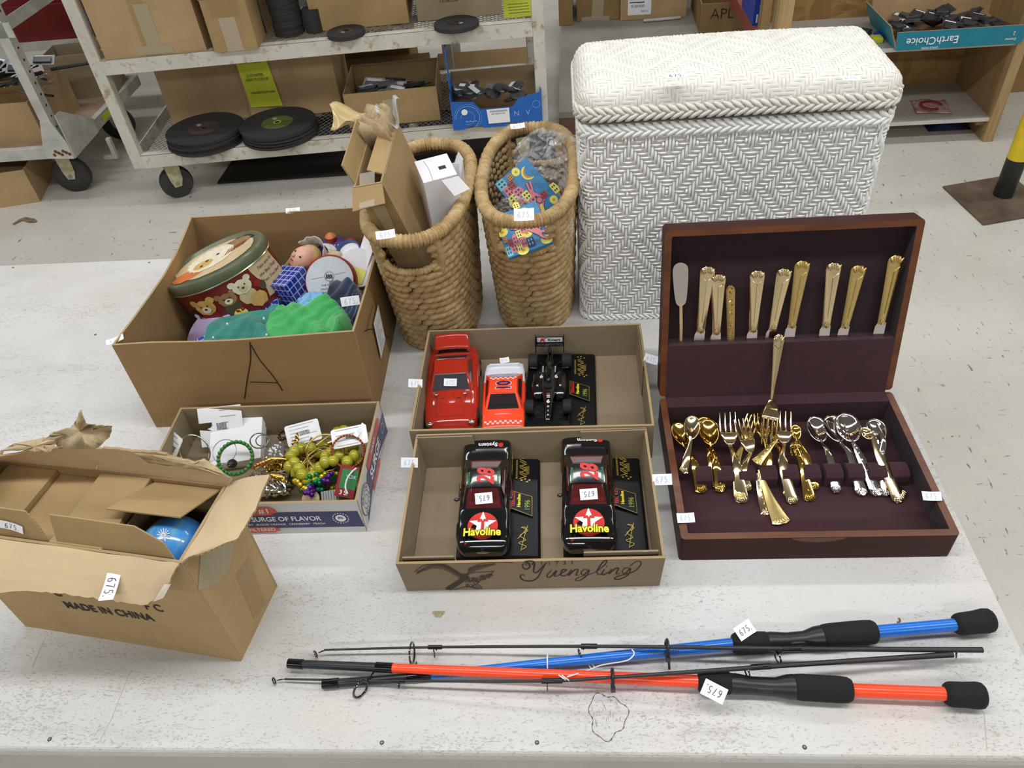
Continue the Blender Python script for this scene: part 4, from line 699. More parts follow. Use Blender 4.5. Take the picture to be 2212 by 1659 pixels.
# date code
v = zq(1235, 1127); mb.text('2611731', .0125, 'black_print', TR(v[0], v[1] - .0012, v[2] + .001, rx=PI / 2), space=1.75, bold=-.005)
mb.build('printed_lettering', tB, label='script lettering and date code printed in dark brown')
mb = MB(); r_ = random.Random(3)
for sp in ([(200, 1195), (260, 1150), (340, 1137), (440, 1160), (540, 1220), (600, 1215)], [(600, 1215), (640, 1165), (720, 1130), (830, 1122), (960, 1125)], [(600, 1215), (660, 1200), (760, 1195), (810, 1190)], [(600, 1215), (560, 1260), (500, 1290), (440, 1335)], [(810, 1190), (780, 1215), (720, 1240), (690, 1280), (640, 1310), (690, 1330)], [(500, 1335), (600, 1310), (720, 1325)]): stroke(mb, sp, .0011, 'print')
for i in range(34):
    t = i / 33; x = 215 + 385 * t; y = 1190 - 70 * math.sin(PI * min(1, t * 1.15)) + 20 * t; ln = 22 + 50 * t; stroke(mb, [(x, y), (x + 8 + 14 * t, y + ln * .5), (x - 2 + 30 * t, y + ln)], .0011, 'print', 3); stroke(mb, [(x + 5, y + 4), (x + 14, y + ln * .4)], .0012, 'print', 0)
for i in range(22):
    t = i / 21; x = 612 + 200 * t; y = 1170 - 42 * t ** .6; stroke(mb, [(x, y), (x + 6, y + 44 - 30 * t)], .0009, 'print', 0); stroke(mb, [(x + 3, y + 2), (x + 14, y + 24 - 14 * t)], .0006, 'print', 0)
for i in range(26):
    t = i / 25; x = 600 - 150 * t; y = 1235 + 90 * t; stroke(mb, [(x - 12, y - 14 + 6 * t), (x + 8, y + 4), (x + 20 + 12 * t, y + 10)], .0013, 'print', 2)
for i in range(110):
    x = r_.uniform(590, 790); y = 1205 + r_.uniform(0, 60) * (1 - (x - 600) / 260) + (790 - x) * .22; stroke(mb, [(x, y), (x + 14, y + 8)], .0011, 'print', 0)
for i in range(12): stroke(mb, [(600 + i * 9, 1290 + (i % 3) * 9), (622 + i * 9, 1300 + (i % 3) * 9)], .0008, 'print', 0)
mb.build('eagle_print', tB, label='dark brown printed eagle with spread wings')
# ================================================================ WHITE WICKER HAMPER
M['wick'] = simple('white_painted_wicker', 'f7f6f4', .38, var=.03, vs=25, Specular_IOR_Level=.5); M['wick_in'] = simple('wicker_gap', 'e6e2d8', .7)
M['wick_lid'] = simple('creamy_painted_wicker', 'e6e2d8', .42, var=.04, vs=18)
def tri(i, p): i = i % (2 * p); return i if i <= p else 2 * p - i
def weave(mb, S, nc, nr, pitch_c, pitch_r, wv, wh, hv, hh, mat, P=12, cyc=6, offc=0, offr=0, closed=False):
    """S(u, v, h) -> point; columns run along v. Diamond twill of raised strips."""
    on = [[((tri(i + offc, P) + tri(j + offr, P)) % cyc) < cyc // 2 for j in range(nr)] for i in range(nc)]
    def run(g, a, b, c, wd, h, vert):
        n = 3; vs = []
        for k in range(n + 1):
            t = a + (b - a) * k / n; hgt = (.15, 1, 1, .15)[k] * h
            for s, q in ((-1, .25), (-.45, 1), (.45, 1), (1, .25)):
                uu, vv = (c + s * wd / 2, t) if vert else (t, c + s * wd / 2); vs.append(S(uu, vv, hgt * q))
        o = [(4 * k + m, 4 * k + m + 1, 4 * k + m + 5, 4 * k + m + 4) for k in range(n) for m in range(3)]
        mb.add(vs, o if vert else [f[::-1] for f in o], mat, True)
    for i in range(nc):
        j = 0
        while j < nr:
            if on[i][j]:
                k = j
                while k < nr and on[i][k]: k += 1
                run(0, (j - .12) * pitch_r, (k + .12) * pitch_r, (i + .5) * pitch_c, pitch_c * wv, hv, True); j = k
            else: j += 1
    for j in range(nr):
        i = 0
        while i < nc:
            if not on[i][j]:
                k = i
                while k < nc and not on[k][j]: k += 1
                run(0, (i - .1) * pitch_c, (k + .1) * pitch_c, (j + .5) * pitch_r, pitch_r * wh, hh, False); i = k
            else: i += 1
HX0, HX1, HY0, HY1 = .024, .556, 1.287, 1.528; HB = .0
ham = thing('wicker_hamper', 'large white wicker hamper with a closed domed lid and braided rims', 'hamper', X=TR((HX0 + HX1) / 2, (HY0 + HY1) / 2, TZ)); ha, hb, hr = (HX1 - HX0) / 2, (HY1 - HY0) / 2, .03
def perim(s, a=ha, b=hb, r=hr, tz=0):
    """point and outward normal on a rounded rectangle at arc length s, starting at the front left corner"""
    seg = [(2 * (a - r), (-a + r, -b), (1, 0), (0, -1)), (PI * r / 2, (a - r, -b + r), None, -90), (2 * (b - r), (a, -b + r), (0, 1), (1, 0)), (PI * r / 2, (a - r, b - r), None, 0), (2 * (a - r), (a - r, b), (-1, 0), (0, 1)), (PI * r / 2, (-a + r, b - r), None, 90), (2 * (b - r), (-a, b - r), (0, -1), (-1, 0)), (PI * r / 2, (-a + r, -b + r), None, 180)]
    tot = sum(q[0] for q in seg); s %= tot
    for ln, p, d, nn in seg:
        if s <= ln:
            if d: return Vector((p[0] + d[0] * s, p[1] + d[1] * s, 0)), Vector((*nn, 0))
            an = R(nn + 90 * s / ln); n_ = Vector((math.cos(an), math.sin(an), 0)); return Vector((*p, 0)) + n_ * r, n_
        s -= ln
    return perim(0, a, b, r)
PT = 4 * (ha - hr) + 4 * (hb - hr) + 2 * PI * hr; NC = 252; pc = PT / NC
mb = MB()
weave(mb, lambda u, v, h: (lambda pn: pn[0] + pn[1] * (h - .001) + Vector((0, 0, .008 + v)))(perim(u)), NC, 51, pc, .0077, .86, .5, .0046, .0032, 'wick', P=12, cyc=6, offc=3)
mb.build('woven_body', ham)
mb = MB(); nn = 96; pts = [perim(PT * i / nn, ha - .0015, hb - .0015) for i in range(nn)]
mb.prism([tuple(p[0][:2]) for p in pts], .0, .418, 'wick_in', smooth=False); mb.build('inner_shell', ham)
def braid(mb, z, h, n, out, a=ha, b=hb, r=hr, mat='wick', depth=.0045):
    tot = 4 * (a - r) + 4 * (b - r) + 2 * PI * r
    for i in range(n):
        for s in (-1, 1):
            p, nr = perim(tot * (i + .25 * s) / n, a, b, r); t = Vector((0, 0, 1)).cross(nr); X = Matrix.Identity(4); ax = (t * 1 + Vector((0, 0, -.62 * s))).normalized(); cz = nr; cy = cz.cross(ax)
            for k in range(3): X[k][0] = ax[k]; X[k][1] = cy[k]; X[k][2] = cz[k]
            mb.ell(p + nr * out + Vector((0, 0, z + s * h * .22)), (tot / n * 1.05, h * .22, depth), mat, 8, 4, X)
mb = MB(); braid(mb, .410, .023, 100, .0015); mb.build('braided_rim', ham); mb = MB(); braid(mb, .004, .012, 130, .0005); mb.build('braided_foot', ham)
LA, LB, LR = ha + .006, hb + .006, .04; LZ = .452
def lidS(u, v, h):
    """u, v arc-length coordinates from the lid's centre"""
    def prof(t, a, r):
        s = abs(t); fl_ = a - r; sg = 1 if t >= 0 else -1
        if s <= fl_: return sg * s, 0.
        q = (s - fl_) / r
        if q < PI / 2: return sg * (fl_ + r * math.sin(q)), 1 - math.cos(q)
        return sg * a, 1.
    r = .034; x, dx = prof(u, LA, r); y, dy = prof(v, LB, r); q = max(dx, dy) if min(dx, dy) < .001 else min(1, math.hypot(dx, dy))
    mx, my = max(0, abs(x) - (LA - LR)), max(0, abs(y) - (LB - LR)); 
    if mx > 0 and my > 0: nx, ny = mx / LR, my / LR; x = math.copysign(LA - LR + LR * nx * math.sqrt(1 - ny * ny / 2), x); y = math.copysign(LB - LR + LR * ny * math.sqrt(1 - nx * nx / 2), y)
    crown = .012 * (1 - (x / LA) ** 2) * (1 - (y / LB) ** 2); n_ = Vector((x / LA * dx * 1.2, y / LB * dy * 1.2, 1.02 - q)).normalized()
    return Vector((x, y, LZ + .034 * (1 - q) + crown)) + n_ * h
mb = MB(); um, vm = LA - .034 + .034 * PI / 2, LB - .034 + .034 * PI / 2; ncl, nrl = 94, 44
weave(mb, lambda u, v, h: lidS(u - um, v - vm, h), ncl, nrl, 2 * um / ncl, 2 * vm / nrl, .94, .94, .0015, .0012, 'wick_lid', P=12, cyc=6, offc=2, offr=4); lid = mb.build('lid', ham)
mb = MB(); mb.grid(lambda u, v: lidS((2 * u - 1) * um, (2 * v - 1) * vm, -.0006), 48, 30, 'wick_in'); nn = 80
mb.prism([tuple(perim((4 * (LA - LR) + 4 * (LB - LR) + 2 * PI * LR) * i / nn, LA - .002, LB - .002, LR)[0][:2]) for i in range(nn)], .433, LZ + .001, 'wick_lid'); mb.build('lid_liner', lid)
mb = MB(); braid(mb, .443, .023, 100, .0, LA, LB, LR, 'wick_lid', .005); mb.build('braided_rim', lid, label='braided lower edge of the lid')
price(ham, frame(P(1460, 164, TZ + .5045), (1, .04, 0), (0, 1, 0)), .034, .02, curl=.0006); price(ham, frame(P(1838, 170, TZ + .4975), (1, .0, -.05), (0, 1, 0)), .03, .018, 'ink_pale', curl=.0006)
# ================================================================ SEAGRASS BASKETS
t = NT('seagrass'); c = t.ramp(t.noise(34, 3, .6), [(.25, '94764b'), (.5, 'b99c6d'), (.8, 'd3bb8e')]); l_ = t.noise(420, 3, .6, sc=(.25, .25, 1)); c = t.mix(t.math('MULTIPLY', t.ramp(l_, [(.5, 0.), (.7, 1.)]), .4), c, '8b6c40'); t.bump(t.noise(420, 3, .6, sc=(.25, .25, 1)), .5, .0012)
M['sea'] = t.set(c, .62, Specular_IOR_Level=.35); M['sea_in'] = simple('seagrass_gap', '4a3820', .9)
def basket(label, cx, cy, a1, b1, a0, b0, H, seed, rz=0):
    bk = thing('seagrass_basket', label, 'basket', X=TR(cx, cy, TZ, rz=rz)); r_ = random.Random(seed)
    def Q(s, z, off=0):
        t = z / H; a, b = a0 + (a1 - a0) * t ** .9, b0 + (b1 - b0) * t ** .9; q = 2 * PI * s; e = .78; c_, s_ = math.cos(q), math.sin(q)
        sh = Vector((0, .012 * (1 - t), 0)); x = math.copysign(abs(c_) ** e, c_); y = math.copysign(abs(s_) ** e, s_); n_ = Vector((x / a, y / b, 0)).normalized(); return sh + Vector((a * x, b * y, z)) + n_ * off, n_
    rows = int(H / .0163); hz0, hz1, hw = .222, .278, .047
    def hole(p, z): return hz0 < z < hz1 + .01 and abs(p.x) < hw
    mb = MB()
    for j in range(rows):
        z = .009 + j * (H - .016) / rows; t = z / H; per = 2 * PI * math.sqrt(((a0 + (a1 - a0) * t) ** 2 + (b0 + (b1 - b0) * t) ** 2) / 2); n = int(per / .0205)
        for i in range(n):
            s = (i + (.5 if j % 2 else 0) + r_.uniform(-.08, .08)) / n; p, nr = Q(s, z); p2, _ = Q(s + .002, z)
            if hole(p, z): continue
            t_ = (p2 - p).normalized(); ax = (t_ + Vector((0, 0, .36 + r_.uniform(-.1, .12))) + nr * .2).normalized(); cz = (nr - ax * nr.dot(ax)).normalized(); cy = cz.cross(ax); X = Matrix.Identity(4)
            for k in range(3): X[k][0] = ax[k]; X[k][1] = cy[k]; X[k][2] = cz[k]
            mb.ell(p + Vector((0, 0, r_.uniform(-.0008, .0008))), (.0148, .0080 + r_.uniform(-.0008, .0010), .0066), 'sea', 8, 6, X)
    mb.build('woven_body', bk)
    mb = MB(); N, K = 96, 24
    vs = [Q(i / N, H * j / K, -.0035)[0] for j in range(K + 1) for i in range(N)]
    fs = [(j * N + i, j * N + (i + 1) % N, (j + 1) * N + (i + 1) % N, (j + 1) * N + i) for j in range(K) for i in range(N) if not hole((vs[j * N + i] + vs[(j + 1) * N + (i + 1) % N]) / 2, H * (j + .5) / K)]
    mb.add(vs, fs, 'sea_in', True); mb.add(vs, [list(range(N))[::-1]], 'sea_in'); mb.build('inner_wall', bk)
    def coil(pts, rad, wraps, closed, nm):
        m = MB(); n = wraps * 4; L_ = len(pts); P_ = []; Rr = []
        for k in range(n):
            f = k / n * (L_ if closed else L_ - 1); i = int(f); g = f - i; P_.append(pts[i % L_].lerp(pts[(i + 1) % L_], g)); Rr.append(rad * (.86, 1.02, 1.06, .98)[k % 4] * (1 + .05 * math.sin(k * .7)))
        m.tube(P_, Rr, 10, 'sea', closed=closed, up=(0, 0, 1) if closed else None); m.build(nm, bk)
    coil([Q(i / 72, H)[0] + Vector((0, 0, .004)) for i in range(72)], .0125, 118, True, 'wrapped_rim')
    for sg in (-1, 1):
        pts = []
        for k in range(13):
            x = (-1 + k / 6) * (hw + .002); best = min(range(400), key=lambda q: abs(Q(q / 400, hz0)[0].x - x) + (9 if Q(q / 400, hz0)[0].y * sg < 0 else 0)); pts.append(Q(best / 400, hz0)[0] + Vector((0, 0, .004 + .012 * abs(-1 + k / 6) ** 3)))
        coil(pts, .0068, 15, False, 'handle_binding')
        for sx in (-1, 1):
            best = min(range(400), key=lambda q: abs(Q(q / 400, hz0)[0].x - sx * (hw + .006)) + (9 if Q(q / 400, hz0)[0].y * sg < 0 else 0)); m = MB(); a, b = Q(best / 400, hz0 - .004)[0], Q(best / 400, hz1 + .018)[0]; m.tube([a, (a + b) / 2 + Vector((sx * .002, 0, 0)), b], [.0075, .0085, .0075], 8, 'sea'); m.build('handle_upright', bk)
    return bk
bk1 = basket('seagrass basket holding a torn tall carton and a white box', -.2755, 1.322, .090, .187, .078, .125, .298, 5, rz=R(-3))
bk2 = basket('seagrass basket beside the hamper holding painted panels in plastic', -.072, 1.372, .088, .190, .076, .128, .298, 9, rz=R(-2))
price(bk1, frame(P(833, 507, TZ + .332), (1, .2, 0), (0, .9, .6)), .032, .015, 'ink_pale'); price(bk2, frame(P(1132, 464, TZ + .334), (1, .0, 0), (0, .8, .6)), .034, .022, 'ink_pale'); price(bk2, frame(P(1118, 273, TZ + .32), (1, .15, 0), (0, .8, .3)), .03, .014, 'ink_pale')
# tall torn carton in the left basket
def leanbox(bot, up, sx, sy, h, rz=0):
    z = Vector(up).normalized(); x = Matrix.Rotation(rz, 3, 'Z') @ Vector((1, 0, 0)); x = (x - z * x.dot(z)).normalized(); y = z.cross(x); X = Matrix.Identity(4)
    for k in range(3): X[k][0] = x[k]; X[k][1] = y[k]; X[k][2] = z[k]; X[k][3] = bot[k]
    return X
XB = leanbox((-.258, 1.318, TZ + .07), (-.072, -.072, .35), 1, 1, 1, R(-3)); tcb = thing('tall_carton', 'tall narrow torn brown carton leaning in the left basket', 'cardboard box', X=XB)
mb = MB(); wall_box(mb, -.026, .026, -.082, .082, 0, .355, .003, 'card_tan', 'edge'); mb.build('box_body', tcb)
SHF = Matrix.Translation((0, .002, -.04)); _MB = MB; MB = lambda T=None: _MB(T if T is not None else SHF)
mb = MB(); mb.slab([(-.027, -.085, .393), (.027, -.085, .393), (.03, -.115, .375), (-.03, -.118, .372)], .003, 'card_tan', 'edge'); mb.slab([(-.027, .085, .39), (-.027, -.075, .39), (-.034, -.07, .432), (-.036, .06, .428)], .003, 'card_tan', 'edge'); mb.slab([(.027, -.06, .392), (.027, .085, .392), (.004, .08, .408), (-.006, -.05, .4)], .003, 'card_tan', 'edge'); mb.build('flap', tcb, label='torn half-open end flaps')
mb = MB(); r_ = random.Random(4)
for k in range(7): y = .03 + .009 * k; mb.grid(lambda u, v, y=y: ((u - .5) * .05, y + .006 * math.sin(5 * u + k), .385 + .045 * v + .006 * math.sin(11 * u + 2 * k) * v), 6, 2, 'kraft_torn')
mb.build('torn_paper_ply', tcb, label='ragged torn layers at the far top corner', solid=.001)
M['film'] = simple('clear_film', 'eef0f2', .12, Alpha=.32, Specular_IOR_Level=.8); M['film_amber'] = simple('amber_tape', 'd6bd84', .2, Alpha=.75)
mb = MB(); mb.grid(lambda u, v: (-.036 - .05 * u + .008 * math.sin(4 * v), .07 + .055 * v - .02 * u, .405 + .03 * u + .012 * math.sin(5 * u + 4 * v)), 8, 8, 'film_amber'); mb.build('loose_tape', tcb, solid=.0004); mb = MB(); mb.grid(lambda u, v: (.0 + .04 * u, .055 + .045 * v, .415 + .02 * math.sin(6 * u + 3 * v)), 8, 8, 'film'); mb.build('loose_tape', tcb, solid=.0004)
mb = MB(); strip(mb, (-.018, -.0855, .22), (.018, -.0855, .22), (.018, -.0855, .36), (-.018, -.0855, .36), 'tape'); strip(mb, (-.008, -.086, .25), (.006, -.086, .25), (.012, -.086, .35), (-.012, -.086, .35), 'tape_patch'); strip(mb, (-.016, -.118, .377), (.012, -.118, .378), (.012, -.06, .402), (-.016, -.06, .402), 'tape_clear'); mb.build('packing_tape', tcb)
MB = _MB
XW = leanbox((-.231, 1.31, TZ + .092), (-.004, -.05, .4), 1, 1, 1, R(20)); wb = thing('white_box', 'white cardboard box with an open end leaning in the left basket', 'box', X=XW)
M['whitecard'] = simple('white_card', 'e9e6ea', .5, var=.02, vs=15); mb = MB(); mb.box(-.031, .031, -.036, .036, .14, .275, 'whitecard'); mb.build('box_body', wb, bevel=.001)
mb = MB(); mb.slab([(.031, -.02, .225), (.031, .04, .225), (.052, .03, .275), (.05, -.015, .287)], .001, 'whitecard'); mb.slab([(.0, -.043, .2755), (.031, -.043, .2755), (.045, -.06, .255), (.015, -.062, .25)], .001, 'whitecard'); mb.slab([(.031, .0, .22), (.047, .0, .2), (.052, .0, .27), (.031, .0, .275)], .001, 'whitecard'); mb.build('flap', wb)
mb = MB(); mb.box(.005, .018, -.01, .0, .2751, .2756, 'blk'); mb.ribbon(cr([(-.014, -.04), (-.012, 0), (-.015, .03)], 5), .001, 'tape_patch', None, .2756); mb.build('stain_and_slot', wb, label='small dark slot and brown stain')
# painted panels in the right basket
M['pblue'] = simple('painted_sky_blue', '3f83b5', .4, var=.14, vs=60); M['ppink'] = simple('painted_pink', 'd9808a', .45, var=.06); M['pyel'] = simple('painted_yellow', 'ece36a', .45); M['porange'] = simple('painted_orange', 'cf8a2e', .45); M['pred'] = simple('painted_red', 'a8403a', .45); M['pnavy'] = simple('painted_navy', '25305e', .45); M['plt'] = simple('painted_light_blue', '7ec3d6', .45)
def panel(label, O, xr, yd, W_, H_):
    """O = top corner; xr direction of the long side, yd direction down the short side"""
    X = frame(Vector(O), Vector(xr), -Vector(yd)); t_ = thing('painted_panel', label, 'painting', X=X); mb = MB(); mb.box(0, W_, -H_, 0, -.006, 0, 'pblue'); mb.build('panel_board', t_, bevel=.0005)
    mb = MB(); z = .0004
    for cx, cy in ((.06, -.42), (.66, -.15), (.55, -.62), (.84, -.5), (.9, -.9), (.35, -.95)): cx *= W_; cy *= H_; mb.flat(arc(cx, cy, H_ * .1, 0, 342, 16), 'pyel', z=z); mb.flat([(cx + H_ * (.045 if i % 2 else .02) * math.cos(i * PI / 5), cy + H_ * (.045 if i % 2 else .02) * math.sin(i * PI / 5)) for i in range(10)], 'porange', z=z * 2)
    mx, my = W_ * .17, -H_ * .2; o = arc(mx, my, H_ * .16, 0, 200, 12); mb.flat(arc(mx, my + .0, H_ * .17, -170, 10, 12) + arc(mx, my + H_ * .05, H_ * .15, 0, -180, 12), 'pyel', z=z); mb.flat(arc(mx, my + .0, H_ * .13, -160, 0, 12) + arc(mx, my + H_ * .04, H_ * .12, -10, -170, 12), 'porange', z=z * 2)
    mb.build('moon_and_stars', t_, label='painted yellow moon and stars')
    mb = MB(); c = lambda pts: [(p[0] * W_, p[1] * H_) for p in pts]
    body = cr(c([(.36, -.42), (.44, -.38), (.52, -.36), (.6, -.37), (.64, -.44), (.74, -.5), (.84, -.62), (.86, -.74), (.78, -.76), (.7, -.68), (.6, -.58), (.52, -.5), (.44, -.5)]), 4, True); mb.ribbon(body + body[:1], H_ * .03, 'pnavy', z=z); mb.flat(body, 'ppink', z=z * 2); mb.flat(cr(c([(.6, -.43), (.68, -.48), (.74, -.56), (.68, -.56), (.6, -.5)]), 4, True), 'pyel', z=z * 3)
    for seq in ([(.4, -.42), (.34, -.36), (.27, -.31)], [(.42, -.48), (.34, -.44), (.26, -.4)], [(.84, -.7), (.92, -.72), (.98, -.8)], [(.8, -.74), (.84, -.82), (.92, -.88)], [(.84, -.62), (.92, -.54), (.98, -.6), (1.0, -.7)]): q = cr(c(seq), 4); mb.ribbon(q, H_ * .075, 'pnavy', z=z * 1.4); mb.ribbon(q, H_ * .05, 'ppink', z=z * 2.4)
    mb.flat(arc(W_ * .54, -H_ * .42, H_ * .075, 0, 342, 14), 'ppink', z=z * 3.5); mb.ribbon(arc(W_ * .54, -H_ * .42, H_ * .075, 0, 360, 14), H_ * .015, 'pnavy', z=z * 3.8)
    for sx in (-1, 1): mb.flat(c([(.54 + sx * .02, -.37), (.54 + sx * .05, -.37), (.54 + sx * .045, -.29)]), 'ppink', z=z * 3.6)
    mb.build('painted_cat', t_, label='painted pink leaping cat')
    mb = MB(); r_ = random.Random(2)
    for k, (x, y, w_, h, m_) in enumerate((-y0 * .62 - .12, -.98 + x0 * 1.9, w0 * .9, h0 * 1.1, m0) for x0, y0, w0, h0, m0 in ((.0, -.2, .14, .2, 'plt'), (.02, -.4, .16, .18, 'ppink'), (.1, -.36, .12, .16, 'pred'), (.0, -.6, .12, .2, 'pyel'), (.1, -.55, .14, .18, 'ppink'), (.04, -.78, .14, .2, 'ppink'), (.16, -.72, .14, .16, 'pyel'), (.2, -.9, .16, .2, 'ppink'), (.02, -.97, .18, .18, 'pnavy'), (.34, -.97, .1, .14, 'pred'), (.5, -.97, .16, .12, 'pyel'), (.16, -.24, .08, .12, 'porange'))):
        mb.flat(c([(x, y), (x + w_, y), (x + w_, y + h), (x + w_ / 2, y + h * 1.25), (x, y + h)]) if k % 3 == 1 else c([(x, y), (x + w_, y), (x + w_, y + h), (x, y + h)]), m_, z=z * (1 + .3 * k))
        for q in range(4): a_, b_ = x + w_ * (.2 + .4 * (q % 2)), y + h * (.2 + .4 * (q // 2)); mb.flat(c([(a_, b_), (a_ + w_ * .18, b_), (a_ + w_ * .18, b_ + h * .25), (a_, b_ + h * .25)]), 'pnavy' if m_ != 'pnavy' else 'plt', z=z * (1.15 + .3 * k))
    mb.build('painted_houses', t_, label='painted colourful town houses'); return t_
T_ = Vector((-.079, 1.437, TZ + .298)); Lf = Vector((-.136, 1.395, TZ + .268)); Rt = Vector((-.0115, 1.395, TZ + .225)); xd = (Rt - T_).normalized(); yd = (Lf - T_); yd = (yd - xd * yd.dot(xd)).normalized()
panel('upper painted panel with pink cat and moon, plastic behind, in the right basket', T_, xd, yd, .15, .085)
A_ = P(1082, 462, TZ + .262); B_ = P(1150, 437, TZ + .275); xd = (B_ - A_).normalized(); D_ = P(1100, 522, TZ + .2); D_.y = 1.222; D_ = PY(1098, 524, 1.212); yd = D_ - A_; yd = (yd - xd * yd.dot(xd)).normalized()
panel('lower painted panel seen through the right basket handle', A_ - xd * .015, xd, yd, .085, .11)
def film(label, c, w_, h, seed, up=(0, -.3, 1), rt=(1, 0, 0)):
    X = frame(Vector(c), rt, up); r_ = random.Random(seed); mb = MB(X); N_ = 26
    mb.grid(lambda u, v: ((u - .5) * w_, (v - .5) * h * (1 - .5 * abs(2 * u - 1) ** 2), .022 * (noise.noise(Vector((u * 7, v * 7, seed))) + .5 * noise.noise(Vector((u * 19, v * 19, seed))))), N_, N_, 'film', smooth=False); return tag(mb.build('plastic_wrap'), label, 'plastic wrap')
film('crumpled clear plastic wrap behind the painted panels', (-.035, 1.468, TZ + .262), .14, .15, 3, up=(-.3, .35, 1), rt=(1, -.1, .2)); film('clear plastic wrap below the upper painted panel', (-.105, 1.36, TZ + .205), .09, .09, 8, up=(0, .4, 1)); film('clear plastic wrap beside the lower painted panel', (-.03, 1.262, TZ + .235), .08, .08, 11, up=(0, .3, 1))
# ================================================================ CONTENTS OF THE LARGE CARTON
M['tin_red'] = simple('tin_dark_red', '7e2a20', .28, var=.08, vs=12); M['tin_green'] = simple('tin_olive_green', '6d7259', .3, .2, var=.06); M['tin_rim'] = simple('tin_gold_rim', 'c5b98c', .25, .8)
M['bear_gold'] = simple('printed_golden_bear', 'cda45c', .5, var=.12, vs=90); M['bear_brown'] = simple('printed_brown_bear', '96714a', .5, var=.12, vs=90); M['bear_white'] = simple('printed_cream_bear', 'e2d8bd', .5, var=.08, vs=90); M['tin_cream'] = simple('printed_cream_patch', 'cbb58c', .45, var=.05); M['tin_dark'] = simple('printed_dark', '2c211d', .4); M['redp'] = simple('printed_red', '8e1f1e', .4); M['orng'] = simple('printed_orange', 'c9713a', .45, var=.1, vs=60); M['olivep'] = simple('printed_olive', '4a4a30', .5)
ta, tb_, thh = .108, .078, .098
XTn = TR(-.668, 1.268, TZ + .088, R(-4), R(-17), R(10)); tin = thing('cookie_tin', 'oval red cookie tin with printed teddy bears and an olive green lid', 'tin', X=XTn)
mb = MB(); mb.lathe([(.985, 0), (1, .002), (1, thh)], 56, 'tin_red', None, sx=ta, sy=tb_); mb.lathe([(1.012, 0), (1.018, .0018), (1.012, .0036)], 56, 'tin_rim', None, sx=ta, sy=tb_); tbd = mb.build('tin_body', tin)
mb = MB(); mb.lathe([(1.03, thh - .004), (1.045, thh - .0015), (1.045, thh + .014), (1.02, thh + .0175), (.93, thh + .0178), (.9, thh + .0155), (0, thh + .0155)], 56, 'tin_green', None, sx=ta, sy=tb_); mb.lathe([(1.036, thh - .006), (1.05, thh - .0045), (1.036, thh - .003)], 56, 'tin_rim', None, sx=ta, sy=tb_); lidt = mb.build('tin_lid', tin, label='olive green lid with a large printed bear face')
mb = MB(); zt = thh + .0162
def blob(mb, cx, cy, rx, ry, m_, z, n=20, X=None, j=.08, dr=None, seed=0): mb.flat([(cx + rx * math.cos(2 * PI * i / n) * (1 + j * math.sin(i * 2.7 + seed)), cy + ry * math.sin(2 * PI * i / n) * (1 + j * math.cos(i * 3.1 + seed))) for i in range(n)], m_, X, z, dr)
blob(mb, .004, -.001, .088, .06, 'tin_cream', zt, j=.02); blob(mb, -.05, -.03, .035, .02, 'orng', zt + .0003, j=.05); blob(mb, -.005, .006, .052, .042, 'bear_white', zt + .0006, j=.06, n=40); blob(mb, .05, .028, .03, .02, 'bear_brown', zt + .0003); blob(mb, .055, .035, .036, .016, 'tin_dark', zt + .0002); blob(mb, -.02, -.008, .022, .016, 'bear_gold', zt + .0008, j=.05)
for x, y in ((-.012, .0), (.01, .012), (-.022, -.014)): blob(mb, x, y, .004, .0035, 'tin_dark', zt + .001, 12)
for k in range(7): mb.ribbon([(.03 + .006 * k, -.01 + .003 * k), (.036 + .006 * k, .012 + .002 * k)], .0022, 'redp', None, zt + .0011)
mb.build('lid_print', lidt, label='printed cream bear face on the lid')
def around(v):
    """wrap (x arc position from the front, y height) on the oval side"""
    q = -PI / 2 + v.x / .092; return Vector(((ta + .0005 + v.z) * math.cos(q), (tb_ + .0005 + v.z) * math.sin(q), v.y))
def bear(mb, x, y, s, m_, cl_, z=.0004):
    D = lambda cx, cy, rx, ry, mm, zz, j=.05: blob(mb, x + cx * s, y + cy * s, rx * s, ry * s, mm, zz, 16, None, j, around)
    D(0, -1.5, 1.0, 1.1, cl_, z); D(-.95, .75, .42, .42, m_, z * 1.5); D(.95, .75, .42, .42, m_, z * 1.5); D(0, 0, 1.1, .95, m_, z * 2); D(0, -.3, .5, .42, 'bear_white' if m_ != 'bear_white' else 'tin_cream', z * 2.5); D(0, -.2, .16, .12, 'tin_dark', z * 3)
    for q in (-.38, .38): D(q, .18, .1, .1, 'tin_dark', z * 3)
mb = MB(); bear(mb, .010, .058, .0145, 'bear_brown', 'olivep', .0003); bear(mb, -.034, .058, .018, 'bear_gold', 'redp', .0005); bear(mb, .043, .068, .0155, 'bear_white', 'tin_cream', .0006)
for x, y, a_, b_, m_ in ((-.065, .045, .013, .012, 'tin_dark'), (-.064, .043, .006, .006, 'paper'), (-.06, .022, .015, .017, 'bear_gold'), (.015, .02, .012, .012, 'pyel'), (.018, .029, .008, .005, 'redp'), (.055, .03, .016, .016, 'bear_gold'), (-.05, .015, .008, .008, 'redp'), (.068, .058, .008, .008, 'redp'), (.074, .05, .007, .01, 'olivep')): blob(mb, x, y, a_, b_, m_, .0022, 14, None, .08, around)
q = [(.075, .018), (.125, .02), (.135, .06), (.13, .094), (.09, .094), (.078, .085), (.082, .06), (.07, .04)]; mb.grid(lambda u, v: around(Vector((.073 + .066 * u + .004 * math.sin(5 * v), .020 + .074 * v, .0012))), 10, 6, 'tin_cream')
mb.build('side_print', tbd, label='printed teddy bears around the side')
mb = MB()
for i, s_ in enumerate(('Take time for', 'the Best Things', 'Two True Bears', 'Friends')): mb.text(s_, .0085, 'tin_dark', None, .0018, shear=.3, drape=lambda v, i=i: around(Vector((v.x + .106, v.y + .08 - .014 * i, .0022))))
